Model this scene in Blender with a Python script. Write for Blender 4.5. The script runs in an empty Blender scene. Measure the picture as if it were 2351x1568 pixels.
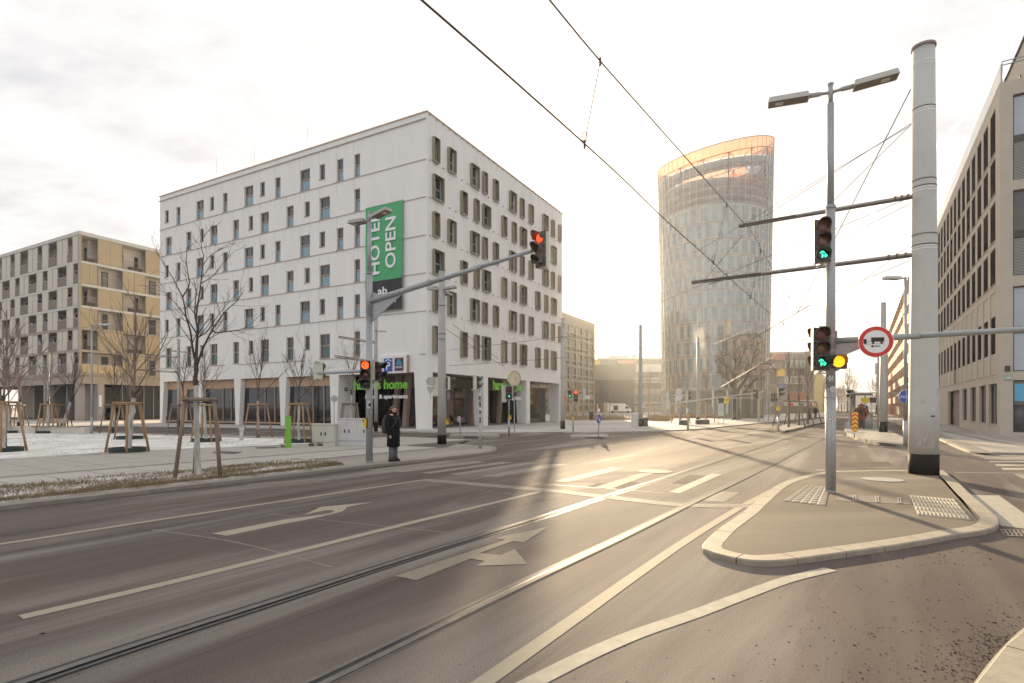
import bpy, bmesh, math, random
from mathutils import Vector, Matrix
random.seed(7)
R_ = math.radians
scene = bpy.context.scene
COL = scene.collection

# ---------------------------------------------------------------- camera
# survey constants: the photograph was measured in a 2351 x 1568 grid, eye height 1.65 m
FP, CX, HY, EYE = 1275.0, 1175.5, 935.0, 1.65
cam_d = bpy.data.cameras.new('camera')
cam_d.sensor_width = 36.0
cam_d.lens = 36.0 * FP / 2351.0
cam_d.shift_y = (HY - 784.0) / 2351.0
cam_d.clip_start = 0.1
cam_d.clip_end = 6000
cam = bpy.data.objects.new('camera', cam_d)
cam.location = (0, 0, EYE)
cam.rotation_euler = (R_(90), 0, 0)
COL.objects.link(cam)
scene.camera = cam

# ---------------------------------------------------------------- sky and sun
SUN_AZ, SUN_EL = R_(5.9), R_(11.7)          # azimuth from +Y towards +X
sun_dir = Vector((math.sin(SUN_AZ) * math.cos(SUN_EL), math.cos(SUN_AZ) * math.cos(SUN_EL), math.sin(SUN_EL)))
world = bpy.data.worlds.new('World')
scene.world = world
world.use_nodes = True
nt = world.node_tree
for n in list(nt.nodes): nt.nodes.remove(n)
def N(t, **kw):
    n = nt.nodes.new(t)
    for k, v in kw.items(): setattr(n, k, v)
    return n
def wl(a, b): nt.links.new(a, b)
def wmath(op, a, b=None, clamp=False):
    n = N('ShaderNodeMath', operation=op, use_clamp=clamp)
    for i, x in enumerate((a, b)):
        if x is None: continue
        if hasattr(x, 'is_output'): wl(x, n.inputs[i])
        else: n.inputs[i].default_value = x
    return n.outputs[0]
def wmix(fac, a, b, blend='MIX'):
    n = N('ShaderNodeMix', data_type='RGBA', blend_type=blend)
    for sock, x in ((n.inputs[0], fac), (n.inputs[6], a), (n.inputs[7], b)):
        if hasattr(x, 'is_output'): wl(x, sock)
        elif isinstance(x, tuple): sock.default_value = (*x, 1)
        else: sock.default_value = x
    return n.outputs[2]
sky = N('ShaderNodeTexSky', sky_type='NISHITA', sun_disc=False)
sky.sun_elevation = SUN_EL; sky.sun_rotation = SUN_AZ; sky.dust_density = 3.0; sky.air_density = 1.0
tc = N('ShaderNodeTexCoord')
nrm = N('ShaderNodeVectorMath', operation='NORMALIZE'); wl(tc.outputs['Generated'], nrm.inputs[0])
sep = N('ShaderNodeSeparateXYZ'); wl(nrm.outputs[0], sep.inputs[0])
# flat cloud layer: direction divided by its height, so clouds crowd towards the horizon
den = wmath('ADD', wmath('MAXIMUM', sep.outputs[2], 0.0), 0.16)
cu = N('ShaderNodeCombineXYZ'); wl(wmath('DIVIDE', sep.outputs[0], den), cu.inputs[0]); wl(wmath('DIVIDE', sep.outputs[1], den), cu.inputs[1])
mp = N('ShaderNodeMapping'); mp.inputs['Rotation'].default_value = (0, 0, R_(35)); mp.inputs['Scale'].default_value = (0.9, 1.5, 1); wl(cu.outputs[0], mp.inputs[0])
n1 = N('ShaderNodeTexNoise'); n1.inputs['Scale'].default_value = 2.0; n1.inputs['Detail'].default_value = 7; n1.inputs['Roughness'].default_value = 0.56; n1.inputs['Distortion'].default_value = 0.35; wl(mp.outputs[0], n1.inputs[0])
n2 = N('ShaderNodeTexNoise'); n2.inputs['Scale'].default_value = 6.5; n2.inputs['Detail'].default_value = 6; n2.inputs['Roughness'].default_value = 0.6; wl(mp.outputs[0], n2.inputs[0])
cl = wmath('ADD', wmath('MULTIPLY', n1.outputs[0], 0.68), wmath('MULTIPLY', n2.outputs[0], 0.32))
rmp = N('ShaderNodeMapRange'); rmp.inputs[1].default_value = 0.38; rmp.inputs[2].default_value = 0.62; wl(cl, rmp.inputs[0])
cloud = wmix(rmp.outputs[0], (2.15, 2.19, 2.38), (3.45, 3.36, 3.29))
base = wmix(0.96, sky.outputs[0], cloud)
# bright aureole round the low sun behind thin cloud
dt = N('ShaderNodeVectorMath', operation='DOT_PRODUCT'); wl(nrm.outputs[0], dt.inputs[0]); dt.inputs[1].default_value = sun_dir
dp = wmath('MAXIMUM', dt.outputs['Value'], 0.0)
g1 = wmath('POWER', dp, 350.0); g2 = wmath('POWER', dp, 24.0); g3 = wmath('POWER', dp, 4.0)
def wscale(fac, colr):
    n = N('ShaderNodeVectorMath', operation='SCALE'); n.inputs[0].default_value = colr; wl(fac, n.inputs['Scale']); return n.outputs[0]
def wadd(a, b):
    n = N('ShaderNodeVectorMath', operation='ADD'); wl(a, n.inputs[0]); wl(b, n.inputs[1]); return n.outputs[0]
col = wadd(wadd(base, wscale(g1, (26, 16, 7))), wadd(wscale(g2, (3.4, 2.4, 1.3)), wscale(g3, (.5, .38, .22))))
# old vapour trail, right of the tower
def px_dir(px, py): return Vector(((px - CX) / FP, 1.0, (HY - py) / FP)).normalized()
ta, tb = px_dir(2300, 178), px_dir(1900, 600)
tn = ta.cross(tb).normalized(); tm = (ta + tb).normalized()
dn = N('ShaderNodeVectorMath', operation='DOT_PRODUCT'); wl(nrm.outputs[0], dn.inputs[0]); dn.inputs[1].default_value = tn
dm = N('ShaderNodeVectorMath', operation='DOT_PRODUCT'); wl(nrm.outputs[0], dm.inputs[0]); dm.inputs[1].default_value = tm
tw = N('ShaderNodeMapRange'); tw.inputs[1].default_value = 0.0030; tw.inputs[2].default_value = 0.0008; wl(wmath('ABSOLUTE', wmath('ADD', dn.outputs['Value'], wmath('MULTIPLY', wmath('SUBTRACT', n2.outputs[0], 0.5), 0.0012))), tw.inputs[0])
tl = N('ShaderNodeMapRange'); tl.inputs[1].default_value = 0.962; tl.inputs[2].default_value = 0.972; wl(dm.outputs['Value'], tl.inputs[0])
col = wadd(col, wscale(wmath('MULTIPLY', tw.outputs[0], tl.outputs[0]), (2.2, 2.2, 2.2)))
bg = N('ShaderNodeBackground'); bg.inputs['Strength'].default_value = 0.1; wl(col, bg.inputs['Color'])
wo = N('ShaderNodeOutputWorld'); wl(bg.outputs[0], wo.inputs['Surface'])

sd = bpy.data.lights.new('sun', 'SUN'); sd.energy = 4.2; sd.angle = R_(0.9); sd.color = (1.0, 0.78, 0.50)
so = bpy.data.objects.new('sun', sd); so.rotation_euler = sun_dir.to_track_quat('Z', 'Y').to_euler(); so.location = (0, 0, 60); COL.objects.link(so)

scene.view_settings.view_transform = 'Standard'
scene.view_settings.look = 'None'
scene.view_settings.gamma = 1
scene.view_settings.exposure = 1.68
scene.render.engine = 'CYCLES'
cy = scene.cycles
cy.use_denoising = True
cy.max_bounces = 8; cy.diffuse_bounces = 3; cy.glossy_bounces = 4; cy.transparent_max_bounces = 16; cy.transmission_bounces = 4
cy.volume_bounces = 0
cy.sample_clamp_indirect = 6

# ---------------------------------------------------------------- materials
MATS = {}
def mat(name, col, rough=0.6, var=0.0, scale=4.0, bump=0.0, bscale=60.0, metal=0.0, spec=0.5, emit=None, estr=0.0, col2=None, stretch=(1, 1, 1), rotz=0.0, coord='Object', alpha=None, trans=0.0, rvar=0.0):
    if name in MATS: return MATS[name]
    m = bpy.data.materials.new(name); m.use_nodes = True
    t = m.node_tree; b = t.nodes['Principled BSDF']
    b.inputs['Roughness'].default_value = rough; b.inputs['Metallic'].default_value = metal
    b.inputs['Specular IOR Level'].default_value = spec
    c2 = col2 or tuple(max(0, c * (1 - var)) for c in col)
    b.inputs['Base Color'].default_value = (*col, 1)
    if var or col2 or bump or rvar:
        if coord == 'World':
            g = t.nodes.new('ShaderNodeNewGeometry'); src = g.outputs['Position']
        else:
            g = t.nodes.new('ShaderNodeTexCoord'); src = g.outputs[coord]
        mp = t.nodes.new('ShaderNodeMapping'); mp.inputs['Rotation'].default_value = (0, 0, rotz); mp.inputs['Scale'].default_value = stretch
        t.links.new(src, mp.inputs[0])
    if var or col2 or rvar:
        n = t.nodes.new('ShaderNodeTexNoise'); n.inputs['Scale'].default_value = scale; n.inputs['Detail'].default_value = 6; n.inputs['Roughness'].default_value = 0.62
        t.links.new(mp.outputs[0], n.inputs[0])
        r = t.nodes.new('ShaderNodeMapRange'); r.inputs[1].default_value = 0.33; r.inputs[2].default_value = 0.67; t.links.new(n.outputs[0], r.inputs[0])
        x = t.nodes.new('ShaderNodeMix'); x.data_type = 'RGBA'; x.inputs[6].default_value = (*c2, 1); x.inputs[7].default_value = (*col, 1)
        t.links.new(r.outputs[0], x.inputs[0]); t.links.new(x.outputs[2], b.inputs['Base Color'])
        if rvar:
            rr = t.nodes.new('ShaderNodeMapRange'); rr.inputs[3].default_value = rough - rvar; rr.inputs[4].default_value = rough + rvar
            t.links.new(n.outputs[0], rr.inputs[0]); t.links.new(rr.outputs[0], b.inputs['Roughness'])
    if bump:
        n2 = t.nodes.new('ShaderNodeTexNoise'); n2.inputs['Scale'].default_value = bscale; n2.inputs['Detail'].default_value = 3
        t.links.new(mp.outputs[0], n2.inputs[0])
        bp = t.nodes.new('ShaderNodeBump'); bp.inputs['Strength'].default_value = bump; bp.inputs['Distance'].default_value = 0.02
        t.links.new(n2.outputs[0], bp.inputs['Height']); t.links.new(bp.outputs[0], b.inputs['Normal'])
    if emit:
        b.inputs['Emission Color'].default_value = (*emit, 1); b.inputs['Emission Strength'].default_value = estr
    if alpha is not None: b.inputs['Alpha'].default_value = alpha
    MATS[name] = m
    return m

def asphalt(name, dark, mid, dust, dust_lo=0.50, dust_hi=0.68, rotz=R_(34), rough=0.80):
    m = bpy.data.materials.new(name); m.use_nodes = True; t = m.node_tree; b = t.nodes['Principled BSDF']; L = t.links.new
    g = t.nodes.new('ShaderNodeNewGeometry')
    vr = t.nodes.new('ShaderNodeVectorRotate'); vr.rotation_type = 'Z_AXIS'; vr.inputs['Angle'].default_value = rotz; L(g.outputs['Position'], vr.inputs[0])
    def noise(sc, detail, st, rgh=0.6, dist=0.0):
        mp = t.nodes.new('ShaderNodeMapping'); mp.inputs['Scale'].default_value = st; L(vr.outputs[0], mp.inputs[0])
        n = t.nodes.new('ShaderNodeTexNoise'); n.inputs['Scale'].default_value = sc; n.inputs['Detail'].default_value = detail; n.inputs['Roughness'].default_value = rgh; n.inputs['Distortion'].default_value = dist
        L(mp.outputs[0], n.inputs[0]); return n.outputs[0]
    def rng(x, lo, hi, a=0, c=1):
        r = t.nodes.new('ShaderNodeMapRange'); r.inputs[1].default_value = lo; r.inputs[2].default_value = hi; r.inputs[3].default_value = a; r.inputs[4].default_value = c; L(x, r.inputs[0]); return r.outputs[0]
    def mix(f, a, c, blend='MIX'):
        x = t.nodes.new('ShaderNodeMix'); x.data_type = 'RGBA'; x.blend_type = blend
        for s, v in ((x.inputs[0], f), (x.inputs[6], a), (x.inputs[7], c)):
            if isinstance(v, tuple): s.default_value = (*v, 1)
            elif isinstance(v, (int, float)): s.default_value = v
            else: L(v, s)
        return x.outputs[2]
    streak = noise(0.85, 4, (1.0, 0.07, 1), 0.55, 0.6)
    blot = noise(0.35, 5, (1.0, 0.5, 1), 0.6)
    fine = noise(70, 3, (1, 1, 1), 0.75)
    grain = noise(230, 2, (1, 1, 1), 0.7)
    c = mix(rng(streak, 0.38, 0.62), dark, mid)
    c = mix(rng(blot, 0.45, 0.7, 0, 0.35), c, tuple(x * y for x, y in zip(mid, (1.12, 1.0, 0.86))))
    s2 = noise(0.55, 5, (1.0, 0.10, 1), 0.62, 0.9)
    c = mix(rng(s2, dust_lo, dust_hi, 0, 0.85), c, dust)
    c = mix(rng(fine, 0.3, 0.7, 0.62, 1.28), (0, 0, 0), c)
    v = t.nodes.new('ShaderNodeVectorMath'); v.operation = 'SCALE'; L(c, v.inputs[0]); L(rng(grain, 0.25, 0.75, 0.5, 1.5), v.inputs['Scale'])
    L(v.outputs[0], b.inputs['Base Color'])
    L(rng(s2, 0.35, 0.7, rough - 0.04, rough + 0.16), b.inputs['Roughness'])
    b.inputs['Specular IOR Level'].default_value = 0.09
    bp = t.nodes.new('ShaderNodeBump'); bp.inputs['Strength'].default_value = 0.55; bp.inputs['Distance'].default_value = 0.006
    L(grain, bp.inputs['Height']); L(bp.outputs[0], b.inputs['Normal'])
    MATS[name] = m
    return m

def glass_dark(name, col, rough=0.06, spec=1.0):
    return mat(name, col, rough, spec=spec)
def glass_clear(name, tint, opac):
    if name in MATS: return MATS[name]
    m = bpy.data.materials.new(name); m.use_nodes = True; t = m.node_tree
    out = t.nodes['Material Output']; t.nodes.remove(t.nodes['Principled BSDF'])
    tr = t.nodes.new('ShaderNodeBsdfTransparent'); tr.inputs[0].default_value = (*tint, 1)
    gl = t.nodes.new('ShaderNodeBsdfGlossy'); gl.inputs['Roughness'].default_value = 0.05
    fr = t.nodes.new('ShaderNodeFresnel'); fr.inputs[0].default_value = 1.5
    md = t.nodes.new('ShaderNodeMath'); md.operation = 'ADD'; md.inputs[1].default_value = opac; md.use_clamp = True; t.links.new(fr.outputs[0], md.inputs[0])
    mx = t.nodes.new('ShaderNodeMixShader'); t.links.new(md.outputs[0], mx.inputs[0]); t.links.new(tr.outputs[0], mx.inputs[1]); t.links.new(gl.outputs[0], mx.inputs[2])
    t.links.new(mx.outputs[0], out.inputs[0]); MATS[name] = m
    return m

M = {}
M['road'] = asphalt('road_asphalt', (.098, .080, .074), (.165, .139, .124), (.34, .31, .27))
M['island'] = asphalt('island_asphalt', (.165, .14, .112), (.215, .185, .148), (.27, .245, .205), 0.55, 0.8, R_(80))
M['pave'] = asphalt('pavement_concrete', (.31, .285, .25), (.40, .37, .33), (.50, .47, .43), 0.5, 0.7, R_(34), 0.75)
M['plaza'] = asphalt('plaza_concrete', (.40, .375, .34), (.50, .475, .44), (.66, .65, .63), 0.45, 0.62, R_(62), 0.8)
M['slab'] = mat('slab', (.44, .405, .355), .8, var=.16, scale=3, bump=.2, bscale=150)
M['slab_smooth'] = mat('slab_smooth', (.46, .43, .38), .7, var=.1, scale=2, bump=.1)
M['kerb'] = mat('kerb_stone', (.36, .31, .24), .75, var=.22, scale=5, bump=.25, bscale=120)
M['kerb_grey'] = mat('kerb_grey', (.29, .255, .22), .75, var=.25, scale=5, bump=.25, bscale=120)
M['paint'] = mat('road_paint', (.40, .355, .26), .8, spec=.15, rvar=.05, col2=(.36, .325, .26), scale=9, bump=.3, bscale=200)
M['paint_worn'] = mat('road_paint_worn', (.33, .295, .235), .8, spec=.15, col2=(.22, .20, .175), scale=6, bump=.3, bscale=200)
M['paint_ribbed'] = mat('road_paint_ribbed', (.33, .29, .215), .8, spec=.15, col2=(.26, .23, .19), scale=25, bump=.9, bscale=70)
M['paint_white'] = mat('road_paint_white', (.44, .405, .335), .8, spec=.15, var=.22, scale=7, bump=.25, bscale=180)
M['tactile'] = mat('tactile_tile', (.34, .30, .24), .75, var=.2, scale=8)
M['tar'] = mat('tar', (.045, .04, .038), .6)
M['rail'] = mat('rail_steel', (.21, .19, .17), .7, spec=.10, var=.3, scale=8, rvar=.05)
M['black'] = mat('black_rubber_and_shade', (.012, .012, .013), .6)  # rubber and tar joints, also painted shade of rail groove and gully
M['lawn'] = mat('snowy_lawn', (.90, .89, .88), .9, col2=(.60, .575, .49), scale=1.2, stretch=(1, .45, 1), rotz=R_(34), bump=.8, bscale=22, coord='World')
M['verge'] = mat('verge_earth', (.80, .78, .76), .95, col2=(.23, .165, .10), scale=2.6, stretch=(1, .5, 1), rotz=R_(34), bump=1.0, bscale=40, coord='World')
M['soil'] = mat('soil', (.10, .075, .055), .95, var=.5, scale=20, bump=1)
M['galv'] = mat('galvanised_steel', (.44, .46, .47), .45, metal=.35, var=.28, scale=28, bump=.08, bscale=40, rvar=.1)
M['grey_paint'] = mat('grey_pole_paint', (.40, .39, .365), .5, var=.06, scale=3)
M['grey_light'] = mat('grey_light_paint', (.55, .55, .52), .5, var=.06)
M['pole_black'] = mat('pole_black_band', (.012, .012, .014), .75, spec=.15, var=.2, scale=6)
M['white_band'] = mat('white_band', (.78, .78, .76), .5)
M['lamp_under'] = mat('lamp_underside', (.20, .17, .16), .4)
M['lamp_glass'] = mat('lamp_led', (.75, .72, .62), .2)
M['sig_black'] = mat('signal_black', (.02, .018, .018), .4)
M['sig_brown'] = mat('signal_dark', (.05, .042, .04), .42)
M['sig_back'] = mat('signal_back_cream', (.62, .60, .48), .5, var=.05)
M['red_off'] = mat('lens_red_off', (.14, .03, .025), .12, spec=.8)
M['amber_off'] = mat('lens_amber_off', (.14, .06, .03), .12, spec=.8)
M['green_off'] = mat('lens_green_off', (.02, .03, .03), .12, spec=.8)
M['red_on'] = mat('lens_red_on', (.8, .1, .03), .4, emit=(1.0, .05, .01), estr=.8)
M['red_glow'] = mat('lens_red_disc', (.9, .3, .1), .4, emit=(1.0, .075, .01), estr=.75)
M['green_on'] = mat('lens_green_on', (.1, .9, .6), .4, emit=(.03, 1.0, .50), estr=.62)
M['amber_on'] = mat('lens_amber_on', (1, .6, .05), .4, emit=(1.0, .36, .01), estr=.6)
M['dark_text'] = mat('dark_print', (.02, .02, .02), .6)
M['white_text'] = mat('white_print', (.85, .85, .85), .5)
M['plaster'] = mat('white_plaster', (.88, .86, .82), .85, var=.075, scale=1.1, stretch=(1, 1, .22), bump=.12, bscale=45)
M['plaster_joint'] = mat('plaster_joint', (.50, .47, .44), .9)
M['ledge'] = mat('ledge_metal', (.50, .45, .41), .5)
M['coping'] = mat('coping_metal', (.62, .50, .40), .4, metal=.2)
M['win_tan'] = mat('window_frame_tan', (.42, .30, .22), .5, var=.1, scale=3)
M['win_olive'] = mat('window_box_olive', (.34, .295, .205), .5, spec=.3, var=.08, scale=2)
M['glass_up'] = glass_dark('glass_window_dark', (.02, .035, .05))
M['glass_low'] = mat('glass_window_blue', (.20, .34, .42), .10, spec=1.0, var=.18, scale=1.2)
M['glass_teal'] = glass_dark('glass_window_teal', (.02, .07, .075))
M['glass_shop'] = mat('glass_shop', (.022, .024, .03), .05, spec=.9, var=.6, scale=.6)
M['tan_panel'] = mat('tan_panel', (.50, .335, .215), .6, var=.06, scale=2)
M['taupe'] = mat('taupe_soffit', (.27, .215, .19), .7, var=.08)
M['taupe_wall'] = mat('taupe_wall', (.36, .27, .22), .7, var=.08)
M['plinth'] = mat('dark_plinth', (.05, .045, .045), .6)
M['green_sign'] = mat('green_letters', (.20, .62, .05), .5)
M['banner_green'] = mat('banner_green', (.075, .42, .17), .55, var=.1, scale=1.5, bump=.2, bscale=3)
M['banner_black'] = mat('banner_black', (.032, .031, .034), .6, var=.2, scale=2)
M['sign_blue'] = mat('sign_blue', (.03, .10, .42), .45)
M['sign_navy'] = mat('sign_navy', (.006, .02, .10), .45)
M['sign_cyan'] = mat('sign_cyan', (.10, .45, .68), .45)
M['sign_orange'] = mat('sign_orange', (.80, .26, .04), .45)
M['sign_red'] = mat('sign_red', (.66, .035, .022), .4)
M['sign_white'] = mat('sign_white', (.78, .78, .80), .45)
M['sign_yellow'] = mat('sign_yellow', (.85, .66, .02), .4)
M['sign_grey'] = mat('sign_back_grey', (.42, .41, .40), .45, metal=.3)
M['stake'] = mat('wooden_stake', (.43, .27, .13), .75, var=.35, scale=9, stretch=(1, 1, .15))
M['stake_old'] = mat('wooden_stake_weathered', (.30, .215, .155), .8, var=.4, scale=9, stretch=(1, 1, .12), bump=.3, bscale=60)
M['lime'] = mat('limewashed_bark', (.68, .66, .62), .85, col2=(.30, .27, .24), scale=14, stretch=(1, 1, .18), bump=.6, bscale=60)
M['bark'] = mat('bark', (.11, .08, .066), .85, var=.45, scale=20, stretch=(1, 1, .3), bump=.5, bscale=60)
M['twig'] = mat('twig', (.10, .07, .058), .85, var=.3)
M['twig_red'] = mat('twig_red', (.25, .18, .15), .85, var=.3)
M['twig_pale'] = mat('twig_pale', (.30, .235, .19), .85, var=.3)
M['grass'] = mat('dry_grass', (.30, .225, .12), .8, col2=(.15, .125, .065), scale=3, coord='World')
M['concrete'] = mat('concrete', (.62, .59, .53), .8, var=.1, scale=3)
M['cab_beige'] = mat('cabinet_beige', (.58, .56, .48), .5, var=.07, scale=3)
M['cab_grey'] = mat('cabinet_grey', (.60, .60, .59), .5, var=.07, scale=3)
M['green_post'] = mat('green_post', (.20, .52, .05), .45, var=.15, scale=6)
M['push_yellow'] = mat('push_yellow', (.80, .55, .02), .35)
M['dark_red'] = mat('dark_red_plastic', (.25, .04, .02), .4)
M['skin'] = mat('skin', (.62, .36, .25), .55)
M['hair'] = mat('hair_brown', (.20, .125, .07), .6, var=.3, scale=30, stretch=(1, 1, .3))
M['coat_black'] = mat('coat_black', (.007, .0075, .010), .6, spec=.15, bump=.5, bscale=9)
M['jeans'] = mat('jeans_grey', (.15, .15, .155), .85, var=.25, scale=20)
M['shoe'] = mat('shoe_black', (.012, .012, .012), .4)
M['pack'] = mat('backpack_grey', (.05, .055, .065), .6, var=.2, scale=12)
M['coat_red'] = mat('coat_red', (.25, .035, .02), .7)
M['coat_blue'] = mat('coat_navy', (.02, .022, .035), .7)
M['wire'] = mat('contact_wire', (.07, .05, .04), .5, metal=.5)
M['copper'] = mat('copper_fitting', (.30, .19, .10), .5, metal=.5)
M['insul'] = mat('insulated_bar', (.09, .075, .07), .5)
M['apt_panel'] = mat('perforated_panel', (.60, .555, .46), .5, var=.06, scale=2)
M['apt_panel_gold'] = mat('perforated_panel_gold', (.43, .345, .215), .5, var=.07, scale=2)
M['apt_slab'] = mat('slab_edge_pale', (.55, .54, .50), .5)
M['apt_slab_tan'] = mat('slab_edge_tan', (.36, .30, .235), .6)
M['apt_balus'] = mat('balustrade_brown', (.185, .145, .105), .55, var=.1)
M['apt_wall'] = mat('apartment_wall', (.68, .62, .57), .8, var=.06)
M['apt_conc'] = mat('column_concrete', (.37, .335, .325), .8, var=.12, scale=1.5)
M['rail_bar'] = mat('railing_bar', (.33, .29, .24), .5, metal=.3)
M['b109'] = mat('beige_stone', (.54, .48, .40), .8, var=.10, scale=1.2, bump=.1)
M['b109_panel'] = mat('beige_infill', (.52, .47, .39), .8, var=.06)
M['b109_frame'] = mat('anthracite_frame', (.035, .035, .04), .45)
M['glass_109'] = mat('glass_office', (.05, .055, .07), .06, spec=1.0, var=.4, scale=.7)
M['glass_sky'] = mat('glass_painted_reflection', (.42, .47, .55), .08, spec=1.0, var=.15, scale=.7)  # pale sky reflection painted into the base colour
M['blind'] = mat('venetian_blind', (.12, .115, .12), .5)
M['office'] = mat('office_beige', (.33, .285, .225), .8, var=.08, scale=.3)
M['office_glass'] = mat('office_window', (.30, .28, .24), .15, spec=.8, var=.5, scale=.25)
M['hall_dark'] = mat('dark_ribbed_metal', (.12, .115, .12), .5, var=.15, scale=1, metal=.2)
M['hall_top'] = mat('grey_ribbed_metal', (.25, .25, .245), .5, metal=.2)
M['white_clad'] = mat('white_cladding', (.62, .61, .58), .5, var=.05)
M['far_glass'] = mat('far_glass', (.20, .23, .21), .15, spec=.8, var=.3, scale=.4)
M['far_tan'] = mat('far_tan_wall', (.40, .36, .31), .8, var=.1, scale=.4)
M['far_grey'] = mat('far_grey_wall', (.38, .37, .36), .7, var=.08, scale=.4)
M['far_pink'] = mat('far_pink_panel', (.50, .30, .28), .7)
M['far_mint'] = mat('far_mint_panel', (.55, .64, .58), .7)
M['far_yellow'] = mat('far_yellow_panel', (.72, .52, .16), .7)
M['far_ochre'] = mat('far_ochre_wall', (.62, .50, .26), .8, var=.05)
M['far_blue'] = mat('far_blue_panel', (.12, .20, .40), .7)
M['brick_red'] = mat('red_brown_cladding', (.40, .20, .13), .8, var=.1)
M['tower_glass'] = glass_clear('tower_glass', (.94, .98, .98), .15)
M['tower_orange'] = glass_clear('tower_orange_glass', (1.0, .50, .29), .05)
M['tower_bar'] = mat('tower_bar', (.52, .54, .52), .4, metal=.3)
M['tower_bar_dark'] = mat('tower_bar_dark', (.14, .11, .10), .5)
M['tower_wall'] = mat('tower_cream_wall', (.62, .635, .60), .7, var=.06, scale=.3)
M['tower_slab'] = mat('tower_slab_edge', (.33, .30, .29), .6)
M['tower_slab_red'] = mat('tower_slab_red', (.30, .19, .17), .6)
M['tower_win'] = mat('tower_window', (.20, .37, .50), .12, spec=.9, var=.3, scale=.3)
M['van_white'] = mat('van_white', (.75, .75, .74), .35)
M['car_black'] = mat('car_paint_black', (.010, .011, .014), .2, spec=.8)
M['tyre'] = mat('tyre', (.015, .015, .015), .8)
M['chair_dark'] = mat('chair_dark', (.05, .032, .028), .5)
M['bush_dry'] = mat('dry_bush', (.36, .27, .16), .85, var=.4, scale=5)
M['hedge'] = mat('twiggy_hedge', (.20, .15, .11), .9, var=.4, scale=5)
M['bush_green'] = mat('snowy_shrub', (.05, .09, .035), .7, var=.5, scale=15)
M['clock_face'] = mat('clock_face', (.72, .64, .46), .4)
M['clock_rim'] = mat('clock_rim', (.55, .46, .28), .4)
M['glass_shelter'] = glass_clear('shelter_glass', (.8, .86, .86), .1)

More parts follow.
